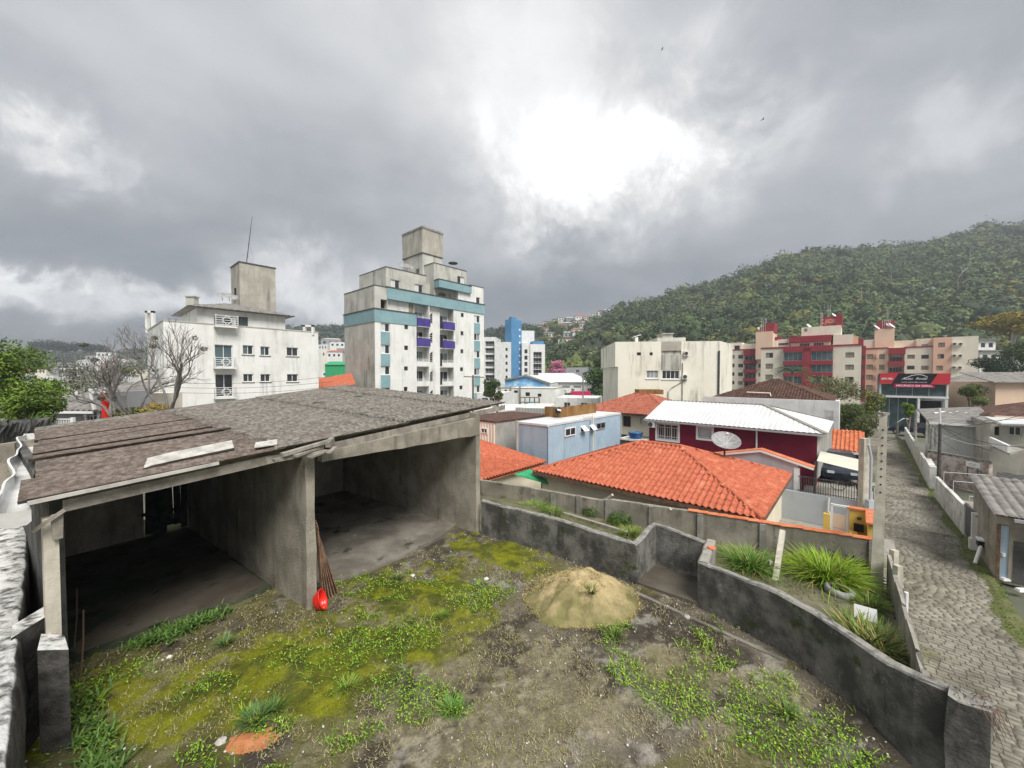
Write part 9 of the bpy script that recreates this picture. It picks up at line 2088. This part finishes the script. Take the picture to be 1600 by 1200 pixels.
# ================================================================== SAND, DUST AND SCRAPS
def heap(name, px, py, rx, ry, h, mat, label, cat, seed, grid=70, rot=0.):
	c = P(px, py, 0); xs = np.linspace(-1.15, 1.15, grid); X, Y = np.meshgrid(xs, xs, indexing='ij'); a = np.arctan2(Y, X); rr = np.sqrt(X**2+Y**2)/(1+.07*(fbm(X*6, Y*6, seed+9, 3)-.5)+.22*(fbm(np.cos(a)*1.6+5, np.sin(a)*1.6+5, seed, 3)-.5)*2)
	z = h*np.clip(1-rr, 0, 1)**1.05*(1-.16*np.exp(-rr*rr*22))+h*(.13*(fbm(X*3.2, Y*3.2, seed+3, 4)-.5)*2+.1*(fbm(X*11, Y*11, seed+5, 3)-.5))*sstep(1-rr, 0, .25)-.02*(rr > 1)
	ca, sa = math.cos(rot), math.sin(rot); x = X*rx; y = Y*ry; V = np.stack([x*ca-y*sa, x*sa+y*ca, z+.012], 2).reshape(-1, 3); ok = rr < 1.04; idx = np.arange(grid*grid).reshape(grid, grid); cell = ok[:-1, :-1] & ok[1:, :-1] & ok[:-1, 1:] & ok[1:, 1:]; i, j = np.nonzero(cell)
	k = np.clip(sstep(rr+.5*(fbm(X*3, Y*3, seed+21, 4)-.5), .45, .95)*.85+.7*sstep(fbm(X*2.4, Y*2.4, seed+31, 4), .55, .7)*(rr > .25), 0, 1)[..., None]; cc = np.array([.5, .395, .215])*(1-k)+np.array([.2, .185, .075])*k*(.7+.6*fbm(X*9, Y*9, 3, 3))[..., None] if mat == 'sand' else None
	F_ = np.stack([idx[i, j], idx[i+1, j], idx[i+1, j+1], idx[i, j+1]], 1); o = link(name, npmesh(name, V, F_, mat, cc.reshape(-1, 3) if cc is not None else None, smooth=True), None, c); tag(o, label, cat); return o
sand = heap('sand_heap', 908, 934, 1.28, 1.06, .74, 'sand', 'heap of pale yellow sand with sprouting weeds against the low dark wall', 'sand heap', 4, rot=.3)
def sand_plants():
	c = P(908, 934, 0)
	for dx, dy, z, L_, n, lab in ((.12, -.5, .4, .24, 70, 'leafy weed sprouting in the middle of the front of the sand heap'), (-.45, .1, .3, .14, 60, 'small weed on the left flank of the sand heap'), (.35, -.5, .22, .14, 50, 'small weed low on the right flank of the sand heap')):
		clump('weed_tuft', c+Vector((dx, dy, z)), n, L_, .08, .02, ln(104, 124, 60), lab, int(100*L_+n), dry=.1, cat='weed')
	g = np.random.default_rng(6); n = 9000; a = g.uniform(0, 6.283, n); r = .2+1.0*g.random(n)**.6; C = np.stack([c.x+np.cos(a)*r*1.1, c.y+np.sin(a)*r*.95, .73*np.clip(1-r, 0, 1)**1.05+.012], 1); V, F_, cc = blades(C, g.uniform(0, 6.283, n), g.uniform(.03, .09, n), g.uniform(.3, .95, n), g.uniform(.005, .011, n), g.uniform(.2, 1, n), np.where(g.random((n, 1)) < .6, np.array(ln(206, 184, 128)), np.array(ln(136, 132, 62)))*g.uniform(.5, 1.15, (n, 1)), 2); o = link('sand_sprouts', npmesh('sand_sprouts', V, F_, 'leaf_soft', cc)); tag(o, kind='stuff')
sand_plants()
heap('brick_dust_heap', 396, 1156, .34, .2, .035, 'brick_dust', 'small spread patch of orange brick dust near the lower left of the yard', 'brick dust', 9, 40, .3)
def scraps():
	c = tz(1311, 929, -.88); t = thing('tyre', c, 'old grey tyre lying flat on the terrace between the grasses', 'tyre'); m = MB(); m.lathe(c, [(.2, .03), (.22, .0), (.29, .0), (.33, .04), (.33, .15), (.29, .19), (.22, .19), (.2, .16)], 32, axis=(.08, -.05, 1));
	m.build('tread', 'rubber', t, smooth=True); m = MB(); m.lathe(c+Vector((0, 0, .02)), [(0, 0), (.21, .0)], 24); m.build('soil_fill', 'terrace_soil', t)
	a = D(1352, 958, 8.95); u = Vector((.86, -.45, -.06)).normalized(); v = Vector((.16, .2, .9)).normalized(); m = MB(); w_, h_ = .42, .3; o_ = a-u*w_/2-v*h_/2; nn = u.cross(v)*.025; m.hexa([o_, o_+u*w_, o_+u*w_+nn, o_+nn, o_+v*h_+u*.0, o_+u*w_*.98+v*h_*.97, o_+u*w_*.98+v*h_*.97+nn, o_+v*h_+nn]); o = m.build('white_board', 'white_sheet', None, origin=(a.x, a.y, -.9)); tag(o, 'white rectangular board lying tilted among the strappy plants by the plate fence', 'board')
	for px, py, s, lab in ((1074, 965, .055, 'pale stone at the foot of the landing kerb'), (265, 1027, .04, 'white pebble in front of the left bay of the shed'), (530, 1050, .05, 'white scrap in the green weeds left of the yard centre'), (345, 1160, .06, 'pale stone left of the orange brick dust'), (645, 900, .05, 'white rubble bit on the mossy ground before the right bay'), (760, 905, .05, 'grey white rubble bit near the bright moss mound')):
		p = P(px, py, 0.01); g = random.Random(px); m = MB(); m.lathe(p, [(0, s*.9), (s*.6, s*.75), (s*1.1, s*.35), (s*.95, -.01), (0, -.02)], 9); m.v = [(x+g.gauss(0, s*.12), y+g.gauss(0, s*.12), z+g.gauss(0, s*.08)) for x, y, z in m.v]; o = m.build('stone', 'white_paint' if 'white' in lab else 'pebble', None, origin=p); tag(o, lab, 'stone')
	# broken concrete lip at the front of the right bay
	p = P(735, 882, .0);
	# rusty rods left of the pillar
	m = MB(); g = random.Random(2)
	for px, py in ((100, 985), (110, 1030)): q = P(px+15, py+35, 0); m.tube([q, q+Vector((-.1, .15, .5)), q+Vector((-.25, .3, 1.0))], .012, 5)
	o = m.build('rusty_rods', 'rebar', None, origin=P(115, 1030, 0)); tag(o, 'thin dark rods leaning by the left pillar of the shed', 'rod')
	for px, py, Y, s, lab in ((1035, 77, 70, .5, 'bird in flight high in the clouds near the top centre'), (1192, 187, 60, .5, 'bird in flight in the grey clouds above the hill')):
		c = D(px, py, Y); t = thing('bird', c, lab, 'bird'); m = MB(); m.tube([c+Vector((-.16, 0, 0)), c+Vector((-.02, 0, .02)), c+Vector((.12, 0, .03)), c+Vector((.17, 0, .03))], [.012, .05, .035, .01], 6); m.build('body', 'black_box', t)
		for sd in (-1, 1): m = MB(); w0, w1 = c+Vector((-.06, .02*sd, .03)), c+Vector((.06, .02*sd, .03)); e0, e1 = c+Vector((-.1, .22*sd, .12)), c+Vector((.05, .22*sd, .13)); tip = c+Vector((-.12, .46*sd, .06)); k = Vector((0, 0, .008)); m.hexa([w0, w1, e1, e0, w0+k, w1+k, e1+k, e0+k]); m.face([e0, e1, tip]); m.face([e0+k, e1+k, tip+k]); m.build('wing', 'black_box', t)
scraps()
# ================================================================== AIR
def haze():
	m = bpy.data.materials.new('haze'); m.use_nodes = True; N = m.node_tree.nodes; N.remove(N['Principled BSDF'])
	v = N.new('ShaderNodeVolumePrincipled'); v.inputs['Color'].default_value = (.86, .92, 1, 1); v.inputs['Density'].default_value = HAZE; v.inputs['Anisotropy'].default_value = .2
	m.node_tree.links.new(v.outputs[0], N['Material Output'].inputs['Volume']); MT['haze'] = m
	b = MB(); b.box(-1900, 2300, -1300, 1300, -8, 230); o = b.build('haze', 'haze'); tag(o, kind='stuff')
HAZE = .00052
haze()
